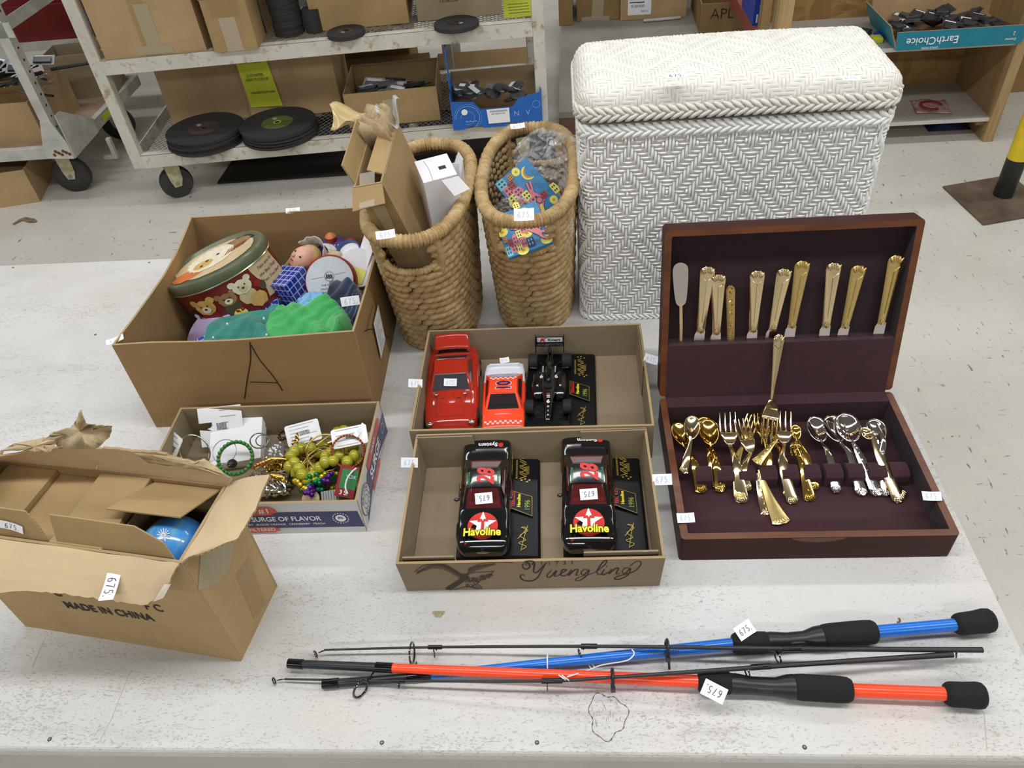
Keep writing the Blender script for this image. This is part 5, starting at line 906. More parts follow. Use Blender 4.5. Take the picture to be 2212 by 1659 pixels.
mb.build('printed_lettering', tbd, label='dark script lettering on a cream patch')
# plaid gift boxes
t = NT('blue_plaid_foil'); c = None; base = 'x'
def grid_lines(t, sc_):
    br = t.n('ShaderNodeTexBrick', offset=0, squash=1, i_Scale=1, i_Mortar_Size=.0011, i_Brick_Width=.0135, i_Row_Height=.0135); t.l(t.coord(), br.inputs['Vector']); return br.outputs['Fac']
M['plaid'] = t.set(t.mix(grid_lines(t, 1), '20329c', 'b9c2ea'), .2, .1, Coat_Weight=.4)
def giftbox(label, X, sx, sy, sz, lid=True):
    """each face carries the plaid: faces are built in their own plane so the grid follows them"""
    t_ = thing('gift_box', label, 'gift box', X=X); mb = MB(); mb.box(-sx / 2, sx / 2, -sy / 2, sy / 2, 0, sz, 'pnavy'); mb.build('box_body', t_, bevel=.001)
    for nm, F, a, b in (('side_wrap', TR(0, -sy / 2 - .0004, sz / 2, rx=PI / 2), sx, sz), ('side_wrap', TR(sx / 2 + .0004, 0, sz / 2, rz=PI / 2) @ TR(0, 0, 0, rx=PI / 2), sy, sz), ('side_wrap', TR(-sx / 2 - .0004, 0, sz / 2, rz=-PI / 2) @ TR(0, 0, 0, rx=PI / 2), sy, sz), ('top_wrap', TR(0, 0, sz + .0004), sx, sy)):
        m = MB(); m.box(-a / 2, a / 2, -b / 2, b / 2, -.0003, .0001, 'plaid'); o = m.build(nm, t_); o.matrix_local = F
    if lid:
        for F, a in ((TR(0, -sy / 2 - .0016, sz - .012, rx=PI / 2), sx + .004), (TR(sx / 2 + .0016, 0, sz - .012, rz=PI / 2) @ TR(0, 0, 0, rx=PI / 2), sy + .004)): m = MB(); m.box(-a / 2, a / 2, -.012, .0125, -.0003, .0003, 'plaid'); o = m.build('lid_edge', t_); o.matrix_local = F
    return t_
giftbox('upright blue plaid gift box leaning between the tin and the drum base', TR(-.545, 1.262, TZ + .08, R(8), R(-12), R(-28)), .062, .06, .082)
giftbox('smaller blue plaid gift box below the tin, beside the upright one', TR(-.607, 1.218, TZ + .07, R(14), R(-14), R(20)), .078, .05, .042)
giftbox('flat blue plaid gift box mostly hidden under the teal scarf', TR(-.69, 1.10, TZ + .062, R(10), R(-8), R(30)), .1, .07, .05, False)
# figurine bases, doll, jester
M['sblue'] = simple('satin_white_base', 'c9cdd2', .35, var=.04, vs=40)
def towards(o, n, up=(0, 0, 1)): n = Vector(n).normalized(); x = Vector(up).cross(n).normalized(); y = n.cross(x); return frame(Vector(o), x, y)
o_ = P(712, 606, TZ + .145); XD = towards(o_, (.02, -.75, .66)); dr_ = thing('figurine_base', 'round red figurine lying with its white printed base facing up', 'figurine', X=XD)
mb = MB(); mb.lathe([(0, -.05), (.044, -.048), (.052, -.03), (.052, -.003), (.049, .0)], 40, 'redp'); mb.build('base_body', dr_); mb = MB(); mb.lathe([(.0485, -.001), (.048, .0008), (0, .0008)], 40, 'sblue'); mb.build('base_pad', dr_, label='white felt pad')
mb = MB(); mb.ribbon(arc(0, .008, .0095, 0, 360, 24), .0009, 'tin_dark', z=.0012)
for k in range(9): mb.ribbon([(-.007 + .0017 * k, .003 + .001 * (k % 2)), (-.0055 + .0014 * k, .013 - .001 * (k % 3))], .0012, 'tin_dark', z=.0013)
mb.ribbon([(-.036, .004), (-.011, .008)], .0006, 'tin_dark', z=.0012); mb.ribbon([(.011, .011), (.034, .015)], .0006, 'tin_dark', z=.0012)
for k, s_ in enumerate(('THE ART SHOP', 'MADE IN CHINA', 'HAND PAINTED')): mb.text(s_, .0055, 'tin_dark', TR(.002, -.008 - .0075 * k, .0013, rz=.1))
mb.build('printed_lettering', dr_, label='small black print with a round emblem')
o_ = P(772, 578, TZ + .15); XD2 = towards(o_, (.05, -.7, .7)); d2 = thing('figurine_base', 'smaller round white figurine base with a yellow sticker, beside the red one', 'figurine', X=XD2)
mb = MB(); mb.lathe([(0, -.06), (.036, -.058), (.04, -.01), (.04, 0), (0, .001)], 36, 'whitecard'); mb.build('base_body', d2); mb = MB(); mb.box(-.018, .02, -.03, .0, .0012, .0018, 'pyel', TR(0, 0, 0, rz=-.4)); mb.build('sticker', d2, label='yellow sticker')
M['skin'] = simple('doll_skin', 'dba58e', .45, var=.05, vs=30); M['blond'] = simple('doll_blond_hair', 'c2a069', .6, var=.15, vs=150, bump=.6); M['lace'] = simple('white_lace', 'e9e3dd', .8, var=.08, vs=120, Alpha=.8); M['purple'] = simple('purple_star_cloth', '42286c', .6, var=.1)
oh = P(656, 560, TZ + .165); dl = thing('doll', 'doll with blond hair and a white lace bonnet lying beside the tin', 'doll', X=Matrix.Translation(oh) @ Euler((R(-55), R(20), R(-50))).to_matrix().to_4x4())
mb = MB(); mb.ell((0, 0, 0), (.024, .027, .030), 'skin', 18, 12); mb.ell((-.003, -.027, -.004), (.0035, .005, .004), 'skin', 8, 6); mb.tube([(0, .004, -.02), (.002, .01, -.045)], [.011, .013], 10, 'skin'); mb.ell((.0, .012, -.075), (.03, .024, .04), 'redp', 14, 8); mb.build('body', dl)
mb = MB()
for sx in (-1, 1): mb.ell((sx * .009, -.0245, .004), (.003, .002, .002), 'tin_dark', 8, 5)
mb.ell((0, -.0255, -.013), (.0045, .002, .0015), 'redp', 8, 5); mb.build('face', dl)
mb = MB(); r_ = random.Random(6); mb.ell((.0, .008, .006), (.0265, .0255, .030), 'blond', 16, 10)
for k in range(34): a = r_.uniform(.1, PI - .1) * (1 if k % 2 else 1); p0 = Vector((.025 * math.cos(a), .004 + .022 * math.sin(a), .01)); mb.tube(cr([tuple(p0), (p0.x * 1.25, p0.y * 1.2, -.012), (p0.x * 1.35 + r_.uniform(-.008, .008), p0.y * 1.1, -.035), (p0.x * 1.2 + r_.uniform(-.01, .01), p0.y * 1.3, -.055)], 3), [.0035] * 9 + [.001], 5, 'blond')
mb.build('hair', dl)
mb = MB(); mb.grid(lambda u, v: (.034 * math.cos(PI * u) * (1 + .06 * math.sin(40 * u)), -.004 + .03 * v, .012 + (.03 + .012 * (1 - v)) * math.sin(PI * u)), 40, 5, 'lace'); mb.grid(lambda u, v: (.034 * math.cos(PI * u) * (1 - .35 * v), .026 + .04 * v, .012 + .034 * math.sin(PI * u) * (1 + .2 * v) + .02 * v), 30, 8, 'lace'); mb.build('lace_bonnet', dl, solid=.0006)
oj = P(700, 548, TZ + .155); jt = thing('jester_figurine', 'small red and purple figurine behind the red round base', 'figurine', X=Matrix.Translation(oj)); mb = MB(); mb.ell((.015, .03, -.015), (.045, .035, .028), 'purple', 18, 10); mb.build('cape', jt, label='purple cape with pale stars')
mb = MB()
for k in range(14): a, b = r_.uniform(-2.6, -.5), r_.uniform(.3, 1.1); mb.ell((.015 + .0452 * math.cos(a) * math.cos(b), .03 + .0352 * math.sin(a) * math.cos(b), -.015 + .0285 * math.sin(b)), .0014, 'paper', 6, 4)
mb.build('stars', jt); mb = MB(); mb.ell((.012, .03, .014), (.012, .011, .012), 'redp', 12, 8); mb.build('head', jt); mb = MB(); mb.lathe([(.012, 0), (.009, .004), (.003, .008), (0, .009)], 12, 'orng', TR(.012, .03, .022)); mb.build('hat', jt); mb = MB(); mb.ell((-.028, .015, -.01), (.018, .014, .014), 'redp', 10, 7); mb.ell((.05, .035, .0), (.014, .012, .012), 'redp', 10, 7); mb.build('sleeve', jt)
M['bluemug'] = simple('blue_ceramic', '2f4f86', .25); M['green_f'] = simple('green_felt', '2f7a45', .7)
om = P(752, 545, TZ + .165); mg = thing('blue_cup', 'small blue cup with a white inside near the right edge of the large carton', 'cup', X=towards(om, (-.2, -.45, .8))); mb = MB(); mb.lathe([(0, -.05), (.024, -.05), (.028, -.002), (.028, .002), (.0255, .002), (.025, -.03), (0, -.032)], 28, 'bluemug'); mb.build('cup_body', mg); mb = MB(); mb.lathe([(.0252, -.006), (0, -.0055)], 24, 'paper'); mb.build('paper_filling', mg)
mb = MB(); mb.ell(P(722, 553, TZ + .162), (.018, .014, .01), 'tin_cream', 10, 8); tag(mb.build('trinket'), 'small cream and gold trinket beside the blue cup', 'trinket')
op = P(790, 545, TZ + .17); mb = MB(towards(op, (-.5, -.6, .6))); mb.box(-.018, .018, -.03, .03, -.001, .001, 'paper'); tag(mb.build('paper_card'), 'white printed card standing at the right wall of the large carton', 'card')
# cloths
def cloth(name, label, c, w_, d, h, m_, seed, rz=0, cat='scarf', f=1, n=44, base=.05, solid=.0012, rough=1):
    c = Vector(c); X = TR(c.x, c.y, c.z, rz=rz); mb = MB(X)
    def fn(u, v):
        a, b = 2 * u - 1, 2 * v - 1; e = max(0, 1 - (abs(a) ** 2.4 + abs(b) ** 2.4)); rim = min(1, e * 2.2) ** .5
        N3 = lambda k, o: noise.noise(Vector((a * k * f + seed, b * k * .8 * f, seed + o))); wv = .35 * N3(1.3, 0) + .16 * math.sin(7 * (a * .9 + b * .5) * f + 5 * N3(1.2, 3) + seed) * (.5 + N3(1.5, 7)) + .045 * math.sin(19 * (b * .6 - a) * f + 6 * N3(1.6, 9)); return (a * w_ / 2 * (1 + .05 * math.sin(b * 6 + seed)), b * d / 2 * (1 + .05 * math.sin(a * 5 + seed)), h * rim * (.75 + wv) - base * (1 - rim))
    mb.grid(fn, n, n, m_); return tag(mb.build(name, solid=solid), label, cat)
M['teal_cl'] = simple('teal_chiffon', '22786b', .75, var=.1, vs=20, Sheen_Weight=.3); M['green_cl'] = simple('bright_green_chiffon', '36a552', .65, var=.08, vs=20, Sheen_Weight=.4); M['navy_cl'] = simple('navy_velvet', '17294a', .8, var=.15, vs=20, Sheen_Weight=.4); M['sky_cl'] = simple('sky_blue_cloth', '78aad2', .7, var=.06); M['lilac'] = simple('lilac_cloth', 'a794b8', .6)
cloth('teal_scarf', 'dark teal scarf heaped at the front of the large carton', (-.60, 1.11, TZ + .105), .20, .18, .06, 'teal_cl', 3.3, .15); cloth('green_scarf', 'bright green sheer scarf heaped right of the teal one', (-.484, 1.11, TZ + .105), .18, .17, .07, 'green_cl', 8.1, -.1, f=1.2)
cloth('navy_cloth', 'navy blue cloth at the right front corner of the large carton', (-.438, 1.165, TZ + .10), .10, .2, .06, 'navy_cl', 2.2, 0, 'cloth'); q = P(668, 650, TZ + .155); cloth('sky_blue_cloth', 'small light blue cloth piece below the white drum base', (q.x + .005, q.y, q.z - .01), .06, .05, .02, 'sky_cl', 5.5, .4, 'cloth', base=.02)
q = P(433, 702, TZ + .1); t_ = thing('oval_toy', 'black oval object with a lilac edge in the left of the large carton', 'toy', X=TR(q.x + .02, q.y, TZ + .09, R(20), R(-30), R(35))); mb = MB(); mb.lathe([(0, -.016), (.9, -.016), (1, -.006), (1, .006), (.95, .01)], 30, 'blk', None, sx=.06, sy=.035); mb.build('body', t_); mb = MB(); mb.lathe([(.96, .0095), (.9, .0125), (0, .013)], 30, 'lilac', None, sx=.06, sy=.035); mb.build('lilac_face', t_)
cloth('dark_lining_cloth', 'black cloth lining the bottom of the large carton', (-.577, 1.215, TZ + .012), .38, .38, .075, 'tin_dark', 1.1, 0, 'cloth', base=.004)
for k, (px, py) in enumerate(((491, 700), (570, 688), (461, 730), (576, 724))): q = P(px, py, TZ + .165); mb = MB(); mb.ell(q, (.0018, .0022, .0032), 'paper', 8, 6); tag(mb.build('paper_shred'), 'tiny white paper shred on the scarves', 'paper scrap', 'white shreds on the scarves')
# ================================================================ JEWELLERY
def JP(x, y, z=.03): return P(x, y, TZ + z)
M['silver'] = simple('silver', 'd8d6d2', .18, 1.0); M['gold'] = simple('gold_plate', 'd8b765', .16, 1.0); M['grape'] = simple('yellow_green_grape', 'b3ae2c', .22, var=.08, vs=60, Transmission_Weight=.15, Coat_Weight=.3); M['bead_p'] = simple('purple_bead', '5a1f86', .12, .6); M['bead_g'] = simple('green_bead', '128050', .12, .6); M['bead_y'] = simple('gold_bead', 'd9c23a', .15, .7); M['rhine'] = simple('rhinestone', 'e8e6e6', .05, .6); M['brownst'] = simple('brown_stone', '4c2b22', .15); M['redst'] = simple('red_stone', 'a02222', .1); M['greenst'] = simple('green_stone', '2f7f3b', .1)
def jcard(label, pts, notch=False, lift=0):
    mb = MB(); mb.slab([JP(*p) for p in pts], .0008, 'paper'); o = JP(*pts[0]); return tag(mb.build('jewelry_card'), label, 'card')
def textcard(label, c, w_, h, rz, tilt, notch=False, lines=6, z=.03, rx=None, cutx=-1):
    X = Matrix.Translation(JP(*c, z)) @ Euler((tilt if rx is None else rx, 0, rz)).to_matrix().to_4x4(); t_ = thing('jewelry_card', label, 'card', X=X); mb = MB()
    if notch: mb.prism([(-w_ / 2, h / 2), (-w_ / 2, .008), (-w_ * .2, .008), (-w_ * .2, 0), (-w_ * .32, -.003), (-w_ * .2, -.008), (-w_ * .5, -.004), (-w_ / 2, -h / 2), (w_ / 2, -h / 2), (w_ / 2, h / 2)], -.0005, .0005, 'paper')
    else: mb.prism([(p[0] * 1, p[1]) for p in rrect(w_, h, .004)], -.0005, .0005, 'paper')
    mb.build('card_sheet', t_); mb = MB(); r_ = random.Random(int(c[0]))
    for k in range(lines): y = h * .4 - k * h * .8 / max(1, lines - 1); mb.box(w_ * (.0 if notch else -.38), w_ * r_.uniform(.15, .4), y - .0007, y + .0007, .0005, .0008, 'pack_lt')
    for k in range(9): mb.box(-w_ * .1 + k * .002, -w_ * .1 + k * .002 + .001, -h * .1, h * .08, .0006, .0009, 'black_print')
    mb.build('printed_lettering', t_); return t_
textcard('white jewelry card with a hook notch standing at the back left of the jewelry box', (478, 920), .078, .07, .12, .9, True, z=.05); textcard('white jewelry card against the left wall of the jewelry box', (370, 965), .045, .05, -.7, .8, z=.05)
textcard('white rounded jewelry card behind the grapes', (655, 935), .06, .04, .35, .5, z=.04); textcard('white jewelry card on top at the right back corner of the jewelry box', (755, 943), .06, .034, .25, .5, z=.075, lines=4)
XG = Matrix.Translation(JP(522, 965, .012)) @ Euler((R(14), R(-3), R(9))).to_matrix().to_4x4(); t_ = thing('white_gift_box', 'flat white jewelry gift box under the bracelets', 'box', X=XG); mb = MB(); mb.box(-.045, .045, -.045, .045, 0, .026, 'whitecard'); mb.build('box_body', t_, bevel=.001); mb = MB(); mb.box(-.047, .047, -.047, .047, .012, .0285, 'paper'); mb.build('box_lid', t_, bevel=.001)
def ring_thing(name, label, c, r, rad, m_, z=.03, tilt=(0, 0, 0), cat='bracelet', beads=0, bm=None, sy=1):
    X = Matrix.Translation(JP(*c, z)) @ Euler(tilt).to_matrix().to_4x4(); t_ = thing(name, label, cat, X=X); mb = MB(); mb.tube([(r * math.cos(2 * PI * i / 40), r * sy * math.sin(2 * PI * i / 40), 0) for i in range(40)], rad, 8, m_, closed=True, up=(0, 0, 1)); mb.build('band', t_)
    for i in range(beads): mb = MB(); a = 2 * PI * i / beads; mb.ell((r * math.cos(a), r * sy * math.sin(a), rad * .8), rad * 1.25, bm, 7, 5); mb.build('stone', t_)
    return t_
ring_thing('bangle', 'silver twisted bangle standing at the left of the jewelry box', (420, 975), .030, .0016, 'silver', .045, (R(62), 0, R(-8))); ring_thing('bracelet', 'round bracelet set with green stones left of the heart key ring', (509, 990),   .0285, .0030, 'gold_dull', .05, (R(28), R(8), 0), beads=26, bm='greenst')
ring_thing('bangle', 'thin gold hoop bangle over the yellow grapes', (703, 978), .031, .0013, 'gold', .06, (R(40), R(10), R(20))); ring_thing('bracelet', 'dark red stone bracelet at the right of the grapes', (752, 975), .027, .0018, 'gold_dull', .062, (R(45), R(12), R(10)), beads=34, bm='redst')
ring_thing('hoop_earring', 'thin wire hoop earring on the hooked card', (485, 975), .021, .0007, 'steel', .055, (R(30), 0, 0), 'earring')
t_ = thing('pendant', 'black teardrop pendant inside the green stone bracelet', 'pendant', X=Matrix.Translation(JP(500, 1003, .055))); mb = MB(); mb.lathe([(0, -.011), (.007, -.008), (.0085, -.002), (.005, .006), (.002, .011), (0, .012)], 16, 'blk', TR(0, 0, 0, R(60))); mb.build('stone', t_)
X = Matrix.Translation(JP(596, 975, .055)) @ Euler((R(20), 0, R(55))).to_matrix().to_4x4() @ Matrix.Scale(1.35, 4); t_ = thing('heart_key_ring', 'silver heart shaped rhinestone charm on a key ring', 'key ring', X=X); hp = [(.014 * math.sin(a) ** 3, .0009 * (13 * math.cos(a) - 5 * math.cos(2 * a) - 2 * math.cos(3 * a) - math.cos(4 * a))) for a in [i * 2 * PI / 36 for i in range(36)]]
mb = MB(); mb.prism(hp, -.003, .002, 'silver'); mb.build('heart_charm', t_); r_ = random.Random(1)
for k in range(34):
    a = r_.uniform(0, 2 * PI); s_ = r_.uniform(0, .85) ** .7; x, y = .014 * math.sin(a) ** 3 * s_, .0009 * (13 * math.cos(a) - 5 * math.cos(2 * a)) * s_; mb = MB(); mb.ell((x, y, .0026), .0013, 'rhine', 6, 4); mb.build('rhinestone', t_)
mb = MB(); mb.tube([(-.004 + .011 * math.cos(a), .026 + .011 * math.sin(a), 0) for a in [i * PI / 12 for i in range(24)]], .001, 6, 'silver', closed=True, up=(0, 0, 1)); mb.tube([(-.002 + .008 * math.cos(a), .022 + .008 * math.sin(a), .003) for a in [i * PI / 12 for i in range(24)]], .0008, 6, 'silver', closed=True, up=(0, 0, 1)); mb.build('split_ring', t_)
t_ = thing('brown_bracelet', 'brown beaded bracelet against the back wall of the jewelry box', 'bracelet', X=Matrix.Translation(JP(625, 940, .03)))
for k in range(15): a = 2 * PI * k / 15; mb = MB(); mb.ell((.019 * math.cos(a), .010 * math.sin(a), .004 * math.sin(3 * a)), .0038, 'brownst', 8, 6); mb.build('bead', t_)
# grapes: each berry a part of its bunch
def bunch(label, pts, seed):
    t_ = thing('grape_bunch', label, 'artificial grapes', X=Matrix.Translation(JP(*pts[0], .03))); I = RM[t_.name].inverted(); r_ = random.Random(seed)
    for (x, y) in pts:
        c = I @ JP(x, y, .045 + r_.uniform(-.008, .012)); mb = MB(); mb.ell(c, (.0112, .0097, .0097), 'grape', 14, 10, Euler((r_.uniform(-1, 1), r_.uniform(-1, 1), r_.uniform(-2, 2))).to_matrix().to_4x4()); mb.build('grape', t_)
    for k in range(6): a = I @ JP(*pts[r_.randrange(len(pts))], .05); b = I @ JP(655 + 12 * k, 965, .055); mb = MB(); mb.tube([a, (a + b) / 2 + Vector((0, 0, .006)), b], .001, 5, 'gold_dull'); mb.build('stem', t_)
    return t_
bunch('yellow-green artificial grapes on the left of the bundle', [(629, 985), (637, 1000), (625, 1008), (640, 1020), (652, 1025), (665, 1022), (675, 1028), (678, 1015), (652, 968), (671, 968), (636, 975), (646, 1012), (690, 1010), (662, 1035)], 2); bunch('yellow-green artificial grapes on the right under the gold hoop', [(703, 985), (713, 978), (702, 998), (733, 985), (745, 978), (750, 998), (765, 985), (728, 972), (695, 965), (690, 978), (720, 995), (762, 968), (770, 995), (742, 930), (728, 935)], 5)
def bead_heap(name, label, boxes, cols, n, r, seed, cat='beads', z0=.02, z1=.045):
    t_ = thing(name, label, cat, X=Matrix.Translation(JP(*boxes[0][:2], .01))); I = RM[t_.name].inverted(); r_ = random.Random(seed); pr = None; k = 0
    while k < n:
        x0, y0, x1, y1 = boxes[r_.randrange(len(boxes))]; x, y = r_.uniform(x0, x1), r_.uniform(y0, y1); d = r_.uniform(-1, 1)
        for q in range(4):
            if k >= n: break
            c = I @ JP(x + q * 4.2 * math.cos(d), y + q * 4.2 * math.sin(d), r_.uniform(z0, z1)); mb = MB(); mb.ell(c, r, cols[(k // 4) % len(cols)], 8, 6); mb.build('bead', t_); k += 1
    return t_
bead_heap('bead_necklace', 'heap of purple, green and gold metallic party beads', [(636, 1037, 662, 1062), (680, 1025, 700, 1062), (695, 995, 735, 1060), (690, 1000, 720, 1030)], ['bead_g', 'bead_g', 'bead_p', 'bead_g', 'bead_y', 'bead_p'], 100, .0049, 3, 'necklace', .012, .04); bead_heap('bead_necklace', 'purple and gold party beads lying over the front of the heap', [(636, 1035, 660, 1040), (700, 1030, 738, 1062), (672, 1030, 700, 1045), (655, 1050, 672, 1068), (688, 975, 700, 1000)], ['bead_p', 'bead_y', 'bead_p', 'bead_g'], 98, .0047, 9, 'necklace', .03, .055)
def chain_heap(label, c, w_, d, n, m_, seed, r=.0016, h=.03):
    t_ = thing('chain_necklace', label, 'necklace', X=Matrix.Translation(JP(*c, .006))); r_ = random.Random(seed)
    for k in range(n):
        mb = MB(); p = [Vector((r_.uniform(-1, 1) * w_, r_.uniform(-1, 1) * d, r_.uniform(.2, 1) * h)) for q in range(6)]; c_ = cr([tuple(q) for q in p], 8); mb.tube(c_, [r * (1.3 if i % 2 else .5) for i in range(len(c_))], 5, m_); mb.build('chain', t_)
    return t_
chain_heap('tangled silver chains in the front left of the jewelry box', (590, 1062), .036, .026, 26, 'silver', 4, .0019); chain_heap('tangled gold chains in the middle of the jewelry box', (610, 1020), .028, .022, 9, 'gold', 6, .0019, .035); chain_heap('dull gold chains under the grapes', (690, 1000), .055, .035, 18, 'gold_dull', 8, .0015, .035)
for k, (x, y, s) in enumerate(((600, 1030, 1.2), (583, 1005, .9), (615, 1040, 1), (597, 990, .9), (640, 950, .9))):
    X = Matrix.Translation(JP(x, y, .045)) @ Euler((.4, .3, k * 1.1)).to_matrix().to_4x4(); mb = MB(X); mb.grid(lambda u, v: ((u - .5) * .026 * s, (v - .5) * .012 * s * math.sin(PI * u), .004 * math.cos((v - .5) * PI) + .002 * math.sin(9 * u)), 12, 6, 'gold'); tag(mb.build('gold_leaf_charm', solid=.0008), 'gold leaf charm in the jewelry box', 'charm', 'gold leaf charms')
X = Matrix.Translation(JP(583, 1000, .055)) @ Euler((.3, 0, .25)).to_matrix().to_4x4(); t_ = thing('brooch', 'gold bar brooch with red stones at the torn carton flap', 'brooch', X=X); mb = MB(); mb.tube(cr([(-.03, -.004, 0), (-.01, .002, .002), (.01, .004, .003), (.03, 0, 0)], 5), [.002, .003, .004, .0045, .004, .004, .003, .004, .0045, .005, .004, .003, .003, .002, .002, .001], 8, 'gold'); mb.build('bar', t_)
for k in range(6): mb = MB(); mb.ell((-.026 + .005 * k, -.003 + .001 * k, .004), .0024, 'redst', 8, 5); mb.build('stone', t_)
X = Matrix.Translation(JP(748, 1040, .05)) @ Euler((R(35), R(5), R(-10))).to_matrix().to_4x4(); t_ = thing('gift_card', 'red and green printed card among the beads at the front right', 'card', X=X); mb = MB(); mb.box(-.015, .018, -.026, .026, 0, .001, 'redp'); mb.build('card_sheet', t_); mb = MB(); mb.box(-.01, .018, -.012, .02, .001, .0014, 'green_f'); mb.text('VOX', .008, 'paper', TR(.007, .008, .0018)); mb.text('3 SI', .01, 'paper', TR(.0, -.019, .0014), bold=.02); mb.build('printed_lettering', t_)
t_ = thing('rhinestone_bracelet', 'curved rhinestone bracelet against the right wall of the jewelry box', 'bracelet', X=Matrix.Translation(JP(757, 1040, .06))); I = RM[t_.name].inverted()
for k, (x, y) in enumerate(cr([(770, 1012), (760, 1020), (750, 1035), (746, 1052), (750, 1066)], 5)): mb = MB(); mb.ell(I @ JP(x, y, .062), .0021, 'rhine', 7, 5); mb.build('rhinestone', t_)
X = Matrix.Translation(JP(672, 1078, .03)) @ Euler((R(30), 0, .2)).to_matrix().to_4x4(); t_ = thing('watch', 'cream dial watch with a ribbed silver strap at the front wall', 'watch', X=X); mb = MB(); mb.lathe([(0, -.003), (.014, -.003), (.0155, 0), (.0145, .003)], 28, 'silver'); mb.build('case', t_); mb = MB(); mb.lathe([(.0143, .0031), (0, .0032)], 28, 'tin_cream'); mb.ribbon([(0, 0), (.004, .009)], .0008, 'blk', None, .0036); mb.ribbon([(0, 0), (.009, .002)], .0008, 'blk', None, .0036); mb.build('dial', t_)
mb = MB(); 
for k in range(14): mb.box(.017 + k * .0042, .0205 + k * .0042, -.009, .009, -.002 - .0002 * k, .001, 'steel')
mb.build('strap', t_)
price(bS, frame(P(776, 930, TZ + .08), (.3, .8, 0), (-.8, .2, .5)), .03, .008, 'ink_pale')
# ================================================================ MODEL CARS
def paint(name, col, coat=1, rough=.12): return simple(name, col, rough, 0, Coat_Weight=coat, Coat_Roughness=.04)
M['car_black'] = paint('gloss_black_paint', '0d0d10'); M['car_red'] = paint('gloss_red_paint', 'b32a1a', .8); M['car_orange'] = paint('fluorescent_orange_paint', 'ff4a22', .5, .35); M['car_white'] = paint('white_car_paint', 'e4e6ee', .5); M['chrome'] = simple('chrome', 'dcdcdc', .08, 1); M['tyre'] = simple('tyre_rubber', '1c1c1d', .75)
M['decal_red'] = simple('decal_red', 'd02a24', .35); M['decal_yel'] = simple('decal_yellow', 'f4e51e', .35); M['decal_w'] = simple('decal_white', 'f0f0f0', .35); M['decal_g'] = simple('decal_green', '2f7d35', .35); M['decal_navy'] = simple('decal_navy', '221f5a', .35); M['gold_pr'] = simple('gold_print', 'c2a84e', .35, .4); M['pinkw'] = simple('decal_pink_white', 'f6d8cc', .4); M['grn_gold'] = simple('green_gold_print', '9ab24a', .4)
M['glass_red'] = simple('tinted_window_over_red', '6f2426', .06, 0, Alpha=.6, Coat_Weight=1); M['glass_dk'] = simple('dark_tinted_window', '23262b', .05, 0, Alpha=.88, Coat_Weight=1); M['glass_grey'] = simple('grey_window', '40464c', .05, 0, Alpha=.8, Coat_Weight=1); M['int_red'] = simple('red_interior', '7a1f1e', .6); M['int_dk'] = simple('dark_interior', '17171a', .6); M['base_blk'] = simple('gloss_black_plinth', '111113', .38, 0, Specular_IOR_Level=.3)
def lerp_st(st, y, k):
    if y <= st[0][0]: return st[0][k]
    for a, b in zip(st, st[1:]):
        if y <= b[0]: t = (y - a[0]) / (b[0] - a[0]); t = t * t * (3 - 2 * t) if k == 2 else t; return a[k] + (b[k] - a[k]) * t
    return st[-1][k]
